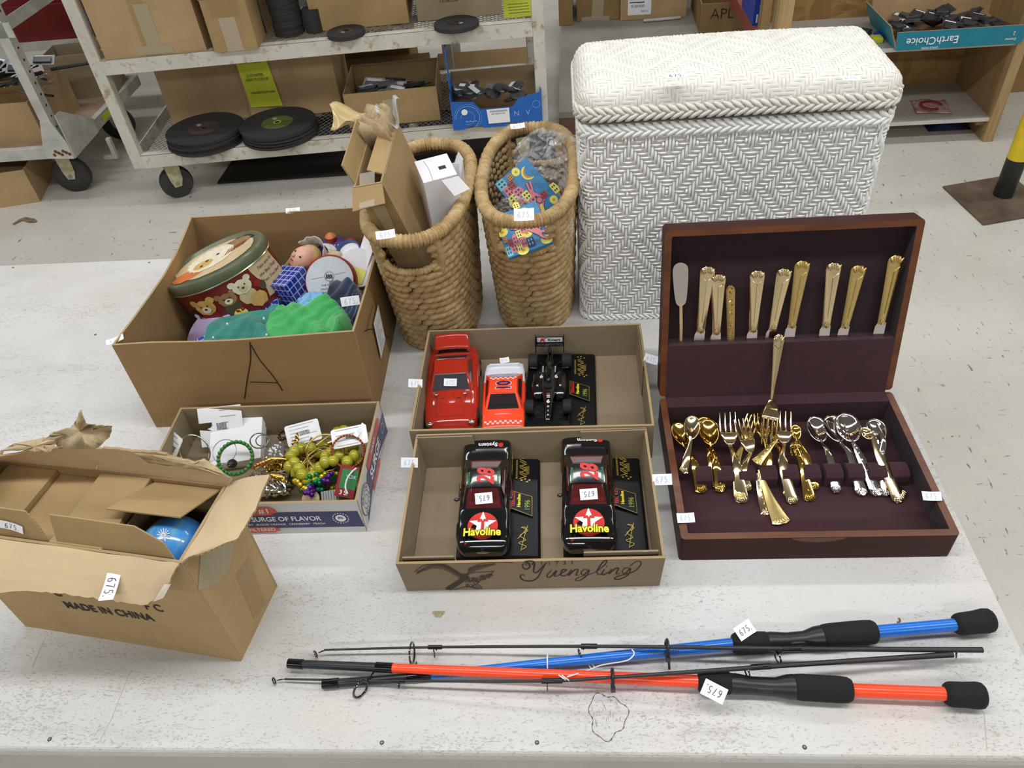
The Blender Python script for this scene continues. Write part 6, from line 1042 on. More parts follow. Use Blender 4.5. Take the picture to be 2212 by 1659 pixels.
def car(name, label, front, rear, L_, z0, st, gh, mats, wheels, hubs='chrome', glass='glass_dk', inter='int_dk', cat='toy car', crown=.0025, matf=None, wx=1):
    """st: stations (y, half width, top z, bottom z) along a unit of metres, front is -y; gh: greenhouse (base y0,y1,hw, roof y0,y1,hw, z roof)"""
    f, r = Vector(front), Vector(rear); yd = (r - f); ln = yd.length; yd.normalize(); X = frame(Vector(((f.x + r.x) / 2, (f.y + r.y) / 2, z0)), yd.cross(Vector((0, 0, 1))), yd); s_ = ln / L_; X = X @ Matrix.Identity(4)
    t_ = thing(name, label, cat, X=X); S = Matrix.Diagonal((s_ * wx, s_, s_, 1))
    NM = [(.92, 0), (.99, .12), (1, .4), (.995, .62), (.975, .8), (.93, .92), (.85, .985)]
    def sec(y):
        hw, zt, zb = lerp_st(st, y, 1), lerp_st(st, y, 2), lerp_st(st, y, 3); side = [(a * hw, zb + (zt - zb) * b) for a, b in NM]; top = [(q * hw, zt + crown * (1 - q * q) - crown * .28) for q in (.7, .5, .3, .15, 0)]
        h = side + top; return [(-x, z) for x, z in h] + [(x, z) for x, z in h[-2::-1]]
    ys = []; y = st[0][0]; N = 44
    for i in range(N + 1): ys.append(st[0][0] + (st[-1][0] - st[0][0]) * i / N)
    rows = [[(x, y, z) for x, z in sec(y)] for y in ys]; m = len(rows[0]); mb = MB(S); vs = [p for r_ in rows for p in r_]; G = {}
    for i in range(N):
        for k in range(m - 1):
            c = [sum(vs[i * m + k][q] + vs[(i + 1) * m + k + 1][q] for _ in (0,)) / 2 for q in range(3)]; G.setdefault(matf(*c) if matf else mats[0], []).append((i * m + k, i * m + k + 1, (i + 1) * m + k + 1, (i + 1) * m + k))
    for k_, fs in G.items(): mb.add(vs, fs, k_, True)
    for i in (0, N): mb.add(rows[i], [list(range(m)) if i == 0 else list(range(m))[::-1]], mats[0] if i == 0 else (mats[1] if len(mats) > 1 else mats[0]))
    mb.add([rows[i][k] for i in range(N + 1) for k in (0, -1)], [(2 * i, 2 * i + 2, 2 * i + 3, 2 * i + 1) for i in range(N)], 'int_dk')
    b0, b1, bw, r0, r1, rw, zr = gh[:7]; bw1 = gh[7] if len(gh) > 7 else bw
    topz = lambda x, y: lerp_st(st, y, 2) + crown * (1 - (x / lerp_st(st, y, 1)) ** 2) - crown * .28
    zb0, zb1 = topz(0, b0) - crown * .9, topz(0, b1) - crown * .9; c = [Vector(p) for p in ((-bw, b0, zb0), (bw, b0, zb0), (bw1, b1, zb1), (-bw1, b1, zb1), (-rw, r0, zr), (rw, r0, zr), (rw, r1, zr), (-rw, r1, zr))]
    panes = []
    def pan(a, b, c_, d, nm, bulge, ins, col):
        nr = (b - a).cross(d - a).normalized(); fn = lambda u, v: (a.lerp(b, u)).lerp(d.lerp(c_, u), v) + nr * bulge * (4 * u * (1 - u) * .7 + .3 * 4 * v * (1 - v)) * (1 if 0 < u < 1 else 0)
        us = [0, ins[0]] + [ins[0] + (1 - 2 * ins[0]) * k / 6 for k in range(1, 6)] + [1 - ins[0], 1]; vv = [0, ins[1]] + [ins[1] + (1 - ins[1] - ins[2]) * k / 4 for k in range(1, 4)] + [1 - ins[2], 1]
        P_ = [fn(u, v) for v in vv for u in us]; W_ = len(us); B, Gp = [], []
        for j in range(len(vv) - 1):
            for i in range(W_ - 1): (Gp if (nm and 0 < i < W_ - 2 and 0 < j < len(vv) - 2) else B).append((j * W_ + i, j * W_ + i + 1, (j + 1) * W_ + i + 1, (j + 1) * W_ + i))
        mb.add(P_, B, col, True)
        if nm: g = MB(S); g.add([p - nr * .0004 for p in P_], Gp, glass, True); panes.append((g, nm))
    rc = mats[2] if len(mats) > 2 else mats[0]
    pan(c[0], c[1], c[5], c[4], 'windshield', .0022, (.07, .07, .05), rc); pan(c[2], c[3], c[7], c[6], 'rear_window', .002, (.1, .1, .06), rc); pan(c[1], c[2], c[6], c[5], 'side_window', .001, (.14, .22, .14), rc); pan(c[3], c[0], c[4], c[7], 'side_window', .001, (.14, .22, .14), rc); pan(c[4], c[5], c[6], c[7], None, .0016, (.1, .1, .1), rc)
    mb.build('car_body', t_)
    for g, nm in panes: g.build(nm, t_)
    mb = MB(S); mb.box(-bw * .8, bw * .8, b0 + (r0 - b0) * .75, b1 - (b1 - r1) * .6, zb0 - .004, zb0 + .001, inter)
    for sx in (-1, 1): mb.box(sx * bw * .42 - .006, sx * bw * .42 + .006, (r0 + r1) / 2 - .002, (r0 + r1) / 2 + .006, zb0, zb0 + (zr - zb0) * .7, inter)
    mb.box(-bw * .7, bw * .7, b0 + .006, b0 + .012, zb0, zb0 + .004, inter); mb.build('interior', t_)
    for wy, wr in wheels:
        for sx in (-1, 1):
            hw = lerp_st(st, wy, 1); X_ = TR(sx * (hw - .0028), wy, wr, ry=sx * PI / 2); mb = MB(S); mb.lathe([(wr * .5, -.006), (wr, -.006), (wr * 1.0, .002), (wr * .9, .0035), (wr * .62, .003), (wr * .6, .0015), (0, .002)], 22, 'tyre', X_); mb.lathe([(wr * .58, .0022), (wr * .25, .0035), (0, .0035)], 14, hubs, X_); mb.build('wheel', t_)
            mb = MB(S); mb.lathe([(0, 0), (wr * 1.14, 0), (wr * 1.14, .0008)], 22, 'int_dk', TR(sx * (hw + .0001 - .001), wy, wr, ry=sx * PI / 2)); mb.build('wheel_arch', t_)
    t_['_dummy'] = 0; del t_['_dummy']
    return t_, S, topz, c
def drp(topz, e=.0006): return lambda v: Vector((v.x, v.y, topz(v.x, v.y) + e + v.z))
STK = [(-.098, .027, .017, .008), (-.094, .033, .024, .006), (-.085, .0365, .028, .005), (-.06, .0378, .031, .005), (-.034, .0378, .0335, .005), (.0, .0372, .0345, .005), (.05, .0375, .036, .005), (.075, .0378, .038, .006), (.093, .037, .040, .008), (.097, .036, .0375, .012)]
def plinth(root, X, w_, d):
    B = RM[root.name].inverted() @ X; mb = MB(B)
    mb.prism([(0, 0), (w_, 0), (w_ + .0, .004), (w_ - .004, .0075), (.6 * w_ + .01, .0095), (0, .0095)], -d, 0, 'base_blk', TR(0, 0, 0, rx=PI / 2)); mb.box(.58 * w_, .58 * w_ + .0015, .0, d, .0095, .0115, 'base_blk'); t_ = mb.build('display_base', root, bevel=.0008, label='glossy black display base with gold print')
    XS_ = B @ TR(.8 * w_, 0, .0094, 0, .045 + .06, 0)
    mb = MB(XS_); y0 = d * .80
    for k in range(9):
        y = y0 - .02 + .0045 * k; mb.ribbon([(.003, y), (-.008, y + .007)] if k % 3 else [(-.008, y), (.004, y + .006)], .0017, 'gold_pr', None, .0008)
    for k in range(7): mb.ribbon([(.003 - .0004 * k, y0 - .004 + .0026 * k - .006), (.008, y0 - .008 + .0026 * k)], .0011, 'gold_pr', None, .0009)
    for x, y in ((-.009, .028), (-.004, .024), (-.003, .03), (.003, .026), (-.006, -.025), (0, -.022), (.003, -.028), (.007, -.024)): mb.flat([(x, y0 + y), (x + .0032, y0 + y + .0008), (x + .0026, y0 + y + .0034), (x - .0006, y0 + y + .0026)], 'gold_pr', None, .0008)
    for k in range(14): mb.flat([(-.0145, y0 - .02 + .003 * k), (-.0115, y0 - .02 + .003 * k), (-.0115, y0 - .0182 + .003 * k), (-.0145, y0 - .0182 + .003 * k)], 'gold_pr', None, .0008)
    mb.build('gold_lettering', t_, label='gold printed racing emblem')
    mb = MB(XS_); a = .40 * d; mb.slab([(-.024, a + .002, .0026), (.014, a - .014, .0026), (.014, a + .028, .0026), (-.024, a + .040, .0026)], .0018, 'base_blk'); pl = mb.build('plaque', t_)
    mb = MB(XS_ @ TR(0, 0, .0028)); q = [(-.0228, a + .003), (.0128, a - .0122), (.0128, a + .027), (-.0228, a + .0385)]; mb.ribbon(q + q[:1], .0008, 'gold_pr')
    mb.text('TEXACO', .0075, 'decal_red', TR(-.0175, a + .02, 0, rz=PI / 2) @ TR(0, 0, 0), bold=.04); mb.text('Havoline', .0075, 'decal_yel', TR(-.0085, a + .018, 0, rz=PI / 2), bold=.04); mb.text('1996', .0125, 'grn_gold', TR(.0055, a + .009, 0, rz=PI / 2), bold=.0, sx=.85); mb.build('plaque_lettering', t_, label='red, yellow and gold plaque lettering')
    mb = MB(XS_ @ TR(.0, 0, .001)); mb.ribbon(cr([(-.009, .03), (.004, .05), (-.004, .052), (.006, .046), (-.006, .036), (.003, .028), (-.008, .022), (.004, .016), (-.003, .01)], 6), .0009, 'gold_pr'); mb.ribbon(cr([(-.004, .008), (.0, .03), (.006, .056)], 5), .0008, 'gold_pr'); mb.build('gold_signature', t_, label='gold printed signature')
    return t_
def stock28(label, fr, rr, left):
    f, r = P(*fr, TZ + .03), P(*rr, TZ + .03); yd = (r - f).normalized(); b = P(*left, TZ + .012); X = frame(Vector((b.x, b.y, TZ + .0045)), yd.cross(Vector((0, 0, 1))), yd)
    t_, S, tz, c = car('model_stock_car', label, f, r, .195, TZ + .0152, STK, (-.036, .058, .031, -.010, .026, .0245, .0515, .0325), ['car_black'], ((-.062, .0135), (.058, .0135)), 'steel', 'glass_red', 'int_red')
    plinth(t_, X, .130, .215); D = drp(tz); mb = MB(S); mb.flat(arc(0, -.064, .0215, 0, 350, 35), 'decal_red', None, 0, D)
    st_ = [((.0205 if i % 2 == 0 else .0085) * math.sin(i * PI / 5), -.062 + (.0205 if i % 2 == 0 else .0085) * math.cos(i * PI / 5)) for i in range(10)]
    for i in range(10): a, b_ = st_[i], st_[(i + 1) % 10]; mb.flat([(0, -.062), b_, a], 'decal_w', None, .0004, D)
    mb.flat([(-.0075, -.0535), (-.0075, -.058), (-.0022, -.058), (-.0022, -.071), (.0022, -.071), (.0022, -.058), (.0075, -.058), (.0075, -.0535)], 'decal_red', None, .0008, D)
    for dx, dy in ((-.0006, 0), (.0006, 0), (0, .0006), (0, -.0006)): mb.text('Havoline', .0185, 'car_black', TR(dx, -.0785 + dy, 0), .0011, sx=.8, bold=.045, drape=D)
    mb.text('Havoline', .0185, 'decal_yel', TR(0, -.0785, 0), .0015, sx=.8, bold=.03, drape=D); mb.build('hood_emblem', t_, label='red circle with a white star and yellow lettering on the hood')
    zr = .0527; mb = MB(S); mb.text('28', .034, 'decal_red', TR(.004, .008, zr, rz=PI / 2), .0006, sx=.85, shear=.3, bold=.035)
    for sx in (-1, 1): mb.text('PENNZOIL'[:0] + 'GOODYEAR', .0045, 'decal_g', TR(sx * .0215, .006, zr - .0004, rz=PI / 2), .0006, bold=.03)
    mb.build('roof_number', t_, label='red 28 painted on the roof')
    mb = MB(S); mb.text('System', .0105, 'decal_w', TR(.002, .083, 0, rz=PI), .0002, bold=.03, drape=drp(tz, .0008)) if False else mb.text('System', .0105, 'decal_w', TR(.002, .083, tz(0, .083) + .0008, rz=PI), 0, bold=.03); mb.flat(arc(.0215, .083, .004, 0, 340, 14), 'decal_red', None, 0, drp(tz, .0005)); mb.build('deck_lettering', t_, label='white and red lettering on the boot lid')
    mb = MB(S)
    for sx in (-1, 1): mb.text('Havoline', .0135, 'decal_yel', TR(sx * .0385, .058, .026, rz=sx * PI / 2) @ TR(0, 0, 0, rx=PI / 2), .0002, bold=.04, sx=.85)
    for sx in (-1, 1): mb.text('28', .026, 'decal_red', TR(sx * .0385, .008, .021, rz=sx * PI / 2) @ TR(0, 0, 0, rx=PI / 2), .0002, bold=.03, shear=.2)
    mb.build('side_lettering', t_, label='yellow lettering and red 28 on the sides')
    mb = MB(S); mb.ell((0, -.0955, .0215), (.0045, .001, .0022), 'decal_navy', 12, 6, Matrix.Rotation(-.8, 4, 'X')); mb.ell((0, -.0968, .0165), (.012, .002, .0032), 'chrome', 14, 6)
    for sx in (-1, 1): mb.ell((sx * .0235, -.0935, .017), (.0085, .0022, .002), 'chrome', 12, 6, Matrix.Rotation(sx * .32, 4, 'Z'))
    mb.text('28', .005, 'decal_red', TR(-.0225, -.0905, .0262, rx=.6), 0, bold=.03); mb.build('grille_and_lamps', t_, label='silver grille and lamp strips'); mb = MB(S); mb.box(-.0345, .0345, .094, .0965, .0395, .0455, 'car_black', Matrix.Translation((0, 0, 0))); mb.build('rear_spoiler', t_, bevel=.0006)
    mb = MB(S)
    for x in (-.006, .006): mb.box(x - .0005, x + .0005, -.012, -.011, .034, .05, 'steel')
    mb.build('window_braces', t_)
    for sx in (-1, 1): mb = MB(S); mb.ell((sx * .0395, -.02, .0375), (.004, .003, .0028), 'car_black', 10, 6); mb.build('side_mirror', t_)
    wc = (c[0] + c[1] + c[4] + c[5]) / 4 * S[1][1]; nr = (c[1] - c[0]).cross(c[4] - c[0]).normalized(); Xw = frame(wc + nr * .003 + Vector((.001, 0, 0)), (1, .08, 0), nr.cross(Vector((1, 0, 0))) * 1); price(t_, Xw, .027, .017, 'ink', world=False, flip=True); return t_
stock28('black number 28 stock car on a display base, left one in the beer tray', (1043, 1196), (1056, 972), (985, 1205))
stock28('black number 28 stock car on a display base, right one in the beer tray', (1274, 1190), (1265, 962), (1217, 1197))
# ---- red grand tourer with the boot lid open
GT = [(-.118, .030, .016, .010), (-.112, .038, .026, .008), (-.095, .044, .034, .006), (-.06, .0465, .041, .006), (-.02, .0465, .044, .006), (.03, .0465, .045, .006), (.075, .047, .046, .006), (.1, .044, .045, .008), (.115, .036, .040, .012), (.12, .03, .03, .016)]
f, r = P(972, 925, TZ + .03), P(982, 748, TZ + .04); t_, S, tz, c = car('red_sports_car', 'red model sports car with its boot lid open in the back tray', f, r, .24, TZ + .0045, GT, (-.03, .082, .038, .005, .045, .029, .066, .034), ['car_red'], ((-.072, .0165), (.068, .0165)), 'chrome', 'glass_grey', 'int_dk', crown=.005, wx=1.2)
D = drp(tz, .0004); mb = MB(S); q = cr([(-.024, -.036), (-.024, -.08), (-.021, -.088), (0, -.09), (.021, -.088), (.024, -.08), (.024, -.036)], 5); mb.ribbon(q, .0006, 'int_dk', None, 0, D)
for sx in (-1, 1): mb.ribbon([(sx * .014 - .003, -.047), (sx * .014 + .003, -.0465)], .0016, 'int_dk', None, .0002, D)
mb.ribbon([(-.04, .083), (0, .084), (.04, .083)], .0006, 'int_dk', None, 0, D); mb.build('panel_gaps', t_, label='dark bonnet outline and vents')
for sx in (-1, 1): mb = MB(S); mb.tube([(sx * .026, -.043, .046), (sx * .027, -.041, .05)], .0012, 6, 'chrome'); mb.ell((sx * .024, -.041, .0505), (.0035, .0018, .002), 'chrome', 10, 6); mb.build('wing_mirror', t_)
mb = MB(S); a = [c[i].copy() for i in (0, 1, 5, 4)]; nr = (a[1] - a[0]).cross(a[3] - a[0]).normalized(); ctr = sum(a, Vector()) / 4; a = [ctr + (p - ctr) * .9 + nr * .0016 for p in a]; mb.tube([tuple(p) for p in cr([tuple(p) for p in a], 1, True)], .0009, 6, 'chrome', closed=True); b_ = [c[i].copy() for i in (2, 3, 7, 6)]; nr2 = (b_[1] - b_[0]).cross(b_[3] - b_[0]).normalized(); ctr = sum(b_, Vector()) / 4; b_ = [ctr + (p - ctr) * .86 + nr2 * .0016 for p in b_]; mb.tube([tuple(p) for p in b_], .0009, 6, 'chrome', closed=True); mb.build('window_trim', t_, label='chrome window trim')
mb = MB(S); mb.grid(lambda u, v: ((u - .5) * .064 * (1 - .08 * v), .083 + .026 * v, .058 + .022 * v + .003 * math.sin(PI * u) + .002 * math.sin(PI * v)), 14, 6, 'car_red'); mb.build('boot_lid', t_, solid=.0016); mb = MB(S); mb.box(-.028, .028, .086, .108, .044, .0508, 'int_dk'); mb.build('boot_opening', t_)
for sx in (-1, 1): mb = MB(S); mb.tube([(sx * .027, .086, .05), (sx * .027, .09, .06)], .0012, 6, 'chrome'); mb.build('boot_hinge', t_)
for sx in (-1, 1): mb = MB(S); mb.ell((sx * .035, -.103, .0325), (.006, .007, .004), 'chrome', 12, 7); mb.build('headlamp', t_)
wc = (c[0] + c[1] + c[4] + c[5]) / 4 * S[1][1]; Xw = frame(wc + nr * .0045, (1, -.1, 0), nr.cross(Vector((1, 0, 0)))); price(t_, Xw, .024, .014, 'ink_pale', world=False)
# ---- orange and white number 10 car
OR_ = [(-.084, .030, .017, .008), (-.078, .0325, .023, .006), (-.05, .0335, .027, .006), (-.02, .0335, .0285, .006), (.03, .0335, .0295, .006), (.06, .033, .030, .006), (.08, .031, .0295, .008), (.085, .029, .024, .011)]
f, r = P(1086, 925, TZ + .03), P(1091, 786, TZ + .03); t_, S, tz, c = car('orange_race_car', 'orange and white number 10 race car between the red and black models', f, r, .17, TZ + .0045, OR_, (-.042, .05, .0285, -.018, .022, .0215, .0465, .029), ['car_orange', 'car_white', 'car_orange'], ((-.053, .012), (.052, .012)), 'steel', 'glass_dk', 'int_dk', matf=lambda x, y, z: 'car_white' if y > .03 else 'car_orange', wx=1.17)
mb = MB(S); zr = .0476; mb.text('10', .03, 'pinkw', TR(.002, .0, zr, rz=PI / 2), .0003, bold=.075, sx=.8); mb.text('10', .03, 'decal_navy', TR(.002, .0, zr, rz=PI / 2), .0007, bold=.03, sx=.8)
for k in range(11):
    for q in range(2):
        if (k + q) % 2: x, y = -.021 + k * .0038, .0165 + q * .003; mb.flat([(x, y), (x + .0038, y), (x + .0038, y + .003), (x, y + .003)], 'pinkw', None, zr + .0002)
mb.build('roof_number', t_, label='navy 10 with a white outline on the roof'); mb = MB(S); D = drp(tz, .0005)
for k in range(15):
    for q in range(2):
        if (k + q) % 2: x, y = -.0285 + k * .0038, -.0745 + q * .0038; mb.flat([(x, y), (x + .0038, y), (x + .0038, y + .0038), (x, y + .0038)], 'pinkw', None, 0, D)
mb.build('hood_checkers', t_, label='pale checker stripe across the bonnet'); mb = MB(S); mb.box(-.024, .024, .07, .074, .0305, .0365, 'car_white'); mb.build('rear_spoiler', t_, bevel=.0005)
price(t_, TR(.0, .083, .037, .3, 0, .15), .018, .012, 'ink_pale', world=False)
# ---- black open wheel car on its base
b = P(1143, 915, TZ + .010); r = P(1150, 765, TZ + .010); yd = (P(1152, 770, TZ + .01) - b).normalized(); b = P(1143, 768, TZ + .01) - yd * .207; XF1 = frame(Vector((b.x, b.y, TZ + .0045)), yd.cross(Vector((0, 0, 1))), yd); 
XO = XF1 @ TR(.043, .10, .0105); t_ = thing('open_wheel_race_car', 'black open wheel race car number 6 with a white lettered rear wing', 'toy car', X=XO); plinth(t_, XF1, .130, .205)
def loft(mb, st, mat, n=16, pw=2.6):
    vs = []
    for y, hw, z0, z1 in st:
        for k in range(n):
            a = 2 * PI * k / n; cx, cz = math.cos(a), math.sin(a); vs.append((math.copysign(abs(cx) ** (2 / pw), cx) * hw, y, (z0 + z1) / 2 + math.copysign(abs(cz) ** (2 / pw), cz) * (z1 - z0) / 2))
    m = len(st); mb.add(vs, [(i * n + k, i * n + (k + 1) % n, (i + 1) * n + (k + 1) % n, (i + 1) * n + k) for i in range(m - 1) for k in range(n)], mat, True); mb.add(vs, [list(range(n))[::-1], list(range((m - 1) * n, m * n))], mat)
mb = MB(); loft(mb, [(-.1, .003, .006, .010), (-.085, .006, .005, .014), (-.05, .0085, .005, .02), (-.03, .011, .004, .0245), (-.012, .0135, .004, .026), (.02, .014, .004, .028), (.05, .010, .004, .026), (.085, .005, .006, .018)], 'car_black')
for sx in (-1, 1): T0 = mb.T; mb.T = TR(sx * .0195, 0, 0); loft(mb, [(-.03, .006, .003, .009), (-.022, .011, .003, .017), (.0, .0135, .003, .0185), (.03, .0115, .003, .017), (.052, .005, .003, .011)], 'car_black'); mb.T = T0
loft(mb, [(.008, .004, .026, .032), (.016, .0065, .026, .040), (.03, .006, .024, .037), (.055, .0035, .02, .029), (.075, .002, .016, .021)], 'car_black'); mb.build('car_body', t_)
mb = MB(); mb.lathe([(0, -.002), (.0085, -.002), (.0095, .0015), (.008, .0018), (0, -.001)], 18, 'int_dk', TR(0, -.013, .0265)); mb.build('cockpit', t_); mb = MB(); mb.ell((0, -.005, .03), (.005, .006, .006), 'car_black', 12, 8); mb.build('driver_helmet', t_)
for y, wr, ww, tx in ((-.058, .0135, .015, .034), (.067, .0145, .018, .0325)):
    for sx in (-1, 1):
        mb = MB(); mb.lathe([(0, -ww / 2 + .002), (wr * .55, -ww / 2), (wr * .9, -ww / 2), (wr, -ww / 2 + .002), (wr, ww / 2 - .002), (wr * .9, ww / 2), (wr * .55, ww / 2), (0, ww / 2 - .002)], 24, 'tyre', TR(sx * tx, y, wr, ry=PI / 2)); mb.build('wheel', t_)
        mb = MB()
        for dy, z in ((-.012, .016), (.006, .016), (-.008, .009), (.01, .009)): mb.tube([(sx * .005, y + dy * 1.6, z), (sx * (tx - .007), y, wr)], .0008, 5, 'car_black')
        mb.build('suspension_arm', t_)
mb = MB(); mb.box(-.037, .037, -.1, -.086, .004, .006, 'car_black'); mb.build('front_wing', t_, bevel=.0005); mb = MB()
for sx in (-1, 1): mb.box(sx * .0375 - .0008, sx * .0375 + .0008, -.103, -.08, .002, .014, 'car_black')
mb.build('front_endplate', t_)
mb = MB(); mb.box(-.026, .026, .088, .100, .033, .0345, 'car_black', Matrix.Translation((0, 0, 0))); mb.box(-.026, .026, .098, .0995, .0345, .048, 'car_black'); mb.box(-.003, .003, .08, .092, .012, .034, 'car_black'); mb.build('rear_wing', t_, bevel=.0003)
mb = MB()
for sx in (-1, 1): mb.box(sx * .027 - .0009, sx * .027 + .0009, .08, .104, .024, .05, 'car_black')
mb.build('rear_endplate', t_); mb = MB(); mb.box(-.0245, .0245, .0975, .0979, .0365, .047, 'decal_w'); mb.text('Kmart', .009, 'car_black', TR(.008, .0972, .0418, rx=PI / 2), bold=.03); mb.text('K', .011, 'decal_red', TR(-.0145, .0972, .0418, rx=PI / 2), bold=.06, shear=.3, sx=1.4); mb.build('wing_lettering', t_, label='white wing panel with red and black lettering')
mb = MB()
for sx in (-1, 1):
    mb.text('6', .013, 'decal_w', TR(sx * .0135, .006, .0286, ry=sx * .25), .0008, bold=.02); mb.text('HAVOLINE', .0036, 'decal_w', TR(sx * .0115, .028, .0275, rz=PI / 2, ry=0), .001, bold=.02); mb.text('Texaco'[:0] + 'Red', .005, 'decal_w', TR(sx * .021, -.026, .0165), .0006); mb.text('K', .006, 'decal_w', TR(sx * .021, -.008, .0192), .0006, bold=.04)
mb.text('6', .012, 'decal_w', TR(0, -.052, .0208), .0005, bold=.04)
for k, ch in enumerate('EISN'): mb.text(ch, .0075, 'decal_w', TR(0, -.064 - .0085 * k, .0192 - .0022 * k, rx=-.22), .0009, bold=.03)
for k in range(3): mb.box(-.003, .003, -.036 - k * .004, -.034 - k * .004, .0246 - k * .0007, .0249 - k * .0007, 'decal_red' if k == 0 else 'decal_w')
mb.build('body_lettering', t_, label='white numbers and lettering on the bodywork'); mb = MB()
for sx in (-1, 1): mb.tube([(sx * .011, -.004, .028), (sx * .03, .036, .03)][:0] or [(sx * .024, .038, .022), (sx * .036, .037, .024)], .0013, 6, 'chrome')
mb.build('polished_winglet', t_)
# ================================================================ FLATWARE CHEST
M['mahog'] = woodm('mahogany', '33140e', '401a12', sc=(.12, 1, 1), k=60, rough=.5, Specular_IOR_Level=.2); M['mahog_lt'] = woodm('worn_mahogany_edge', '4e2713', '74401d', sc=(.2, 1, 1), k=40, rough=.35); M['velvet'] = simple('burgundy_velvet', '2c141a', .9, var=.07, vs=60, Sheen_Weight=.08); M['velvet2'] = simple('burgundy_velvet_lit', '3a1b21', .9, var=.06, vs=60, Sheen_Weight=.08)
CX, CY, CWd, CDp2, CHt = .1535, .690, .394, .300, .052
ch = thing('flatware_chest', 'open mahogany flatware chest lined in burgundy velvet', 'chest', X=TR(CX, CY, TZ + .0002, rz=R(.3)))
def frame_wall(mb, w_, d, h, b, r=.006, mat='mahog', top='mahog_lt', z0=0):
    """hollow rounded-corner frame with a worn top edge"""
    o = [(x + w_ / 2, y + d / 2) for x, y in rrect(w_, d, r, 5)]; i_ = [(x + w_ / 2, y + d / 2) for x, y in rrect(w_ - 2 * b, d - 2 * b, .002, 5)]; n = len(o)
    vs = [(*p, z0) for p in o] + [(*p, z0 + h) for p in o] + [(*p, z0 + h) for p in i_] + [(*p, z0) for p in i_]
    mb.add(vs, [(k, (k + 1) % n, n + (k + 1) % n, n + k) for k in range(n)], mat, True); mb.add(vs, [(n + k, n + (k + 1) % n, 2 * n + (k + 1) % n, 2 * n + k) for k in range(n)], top); mb.add(vs, [(2 * n + k, 2 * n + (k + 1) % n, 3 * n + (k + 1) % n, 3 * n + k) for k in range(n)], 'velvet'); mb.add(vs, [list(range(n))[::-1]], mat)
mb = MB(); frame_wall(mb, CWd, CDp2, CHt, .011); chb = mb.build('chest_base', ch, bevel=.0012)
mb = MB(); mb.box(.0111, CWd - .0111, .0111, CDp2 - .0111, .001, .009, 'velvet2'); mb.box(.0111, CWd - .0111, CDp2 - .024, CDp2 + .003, .009, CHt + .0008, 'velvet2'); vl = mb.build('velvet_lining', ch)
mb = MB(); mb.grid(lambda u, v: (.197 + (u - .5) * .078, -.0003, CHt - .0008 - .0105 * v * (math.sin(PI * u) ** .6)), 24, 3, 'mahog_lt'); mb.build('thumb_notch', chb, label='lighter carved thumb notch in the front edge')
mb = MB()
IC2 = RM[ch.name].inverted(); bx0 = (IC2 @ P(1487, 1010, TZ + .03)).x; by = (IC2 @ P(1700, 1018, TZ + .036)).y
for k in range(11):
    m = MB(); x = .042 + .0339 * k
    if k < 10: m.prism([(by - .012, .0091), (by + .020, .0091), (by + .020, .030), (by + .012, .037), (by - .004, .037), (by - .012, .031)], x, min(x + .0262, CWd - .0115), 'velvet2', Matrix(((0, 0, 1, 0), (1, 0, 0, 0), (0, 1, 0, 0), (0, 0, 0, 1)))); m.build('velvet_divider', vl, bevel=.0015)
# lid
A13 = R(13.5); XLd = Matrix.Translation((0, CDp2 + .002, CHt + .003)) @ Matrix.Rotation(PI / 2 - A13, 4, 'X'); LT = .034; LH = .300
mb = MB(); mb.T = XLd @ TR(0, 0, -LT); frame_wall(mb, CWd, LH, LT, .011); lid_ = mb.build('chest_lid', ch, bevel=.0012)
mb = MB(XLd); mb.box(.0111, CWd - .0111, .0111, LH - .0111, -LT + .001, -LT + .008, 'velvet'); mb.box(.0111, CWd - .0111, -.005, .098, -.012, .0008, 'velvet2'); mb.box(.0111, CWd - .0111, .092, .0985, -.026, -.012, 'velvet'); mb.build('lid_lining', lid_)
price(ch, frame(P(1481, 1119, TZ + .056), (1, .04, 0), (-.1, .8, .3)), .026, .015, 'ink_pale'); price(ch, frame(P(2012, 1072, TZ + .056), (1, -.05, 0), (0, .8, .3)), .027, .014, 'ink_pale')
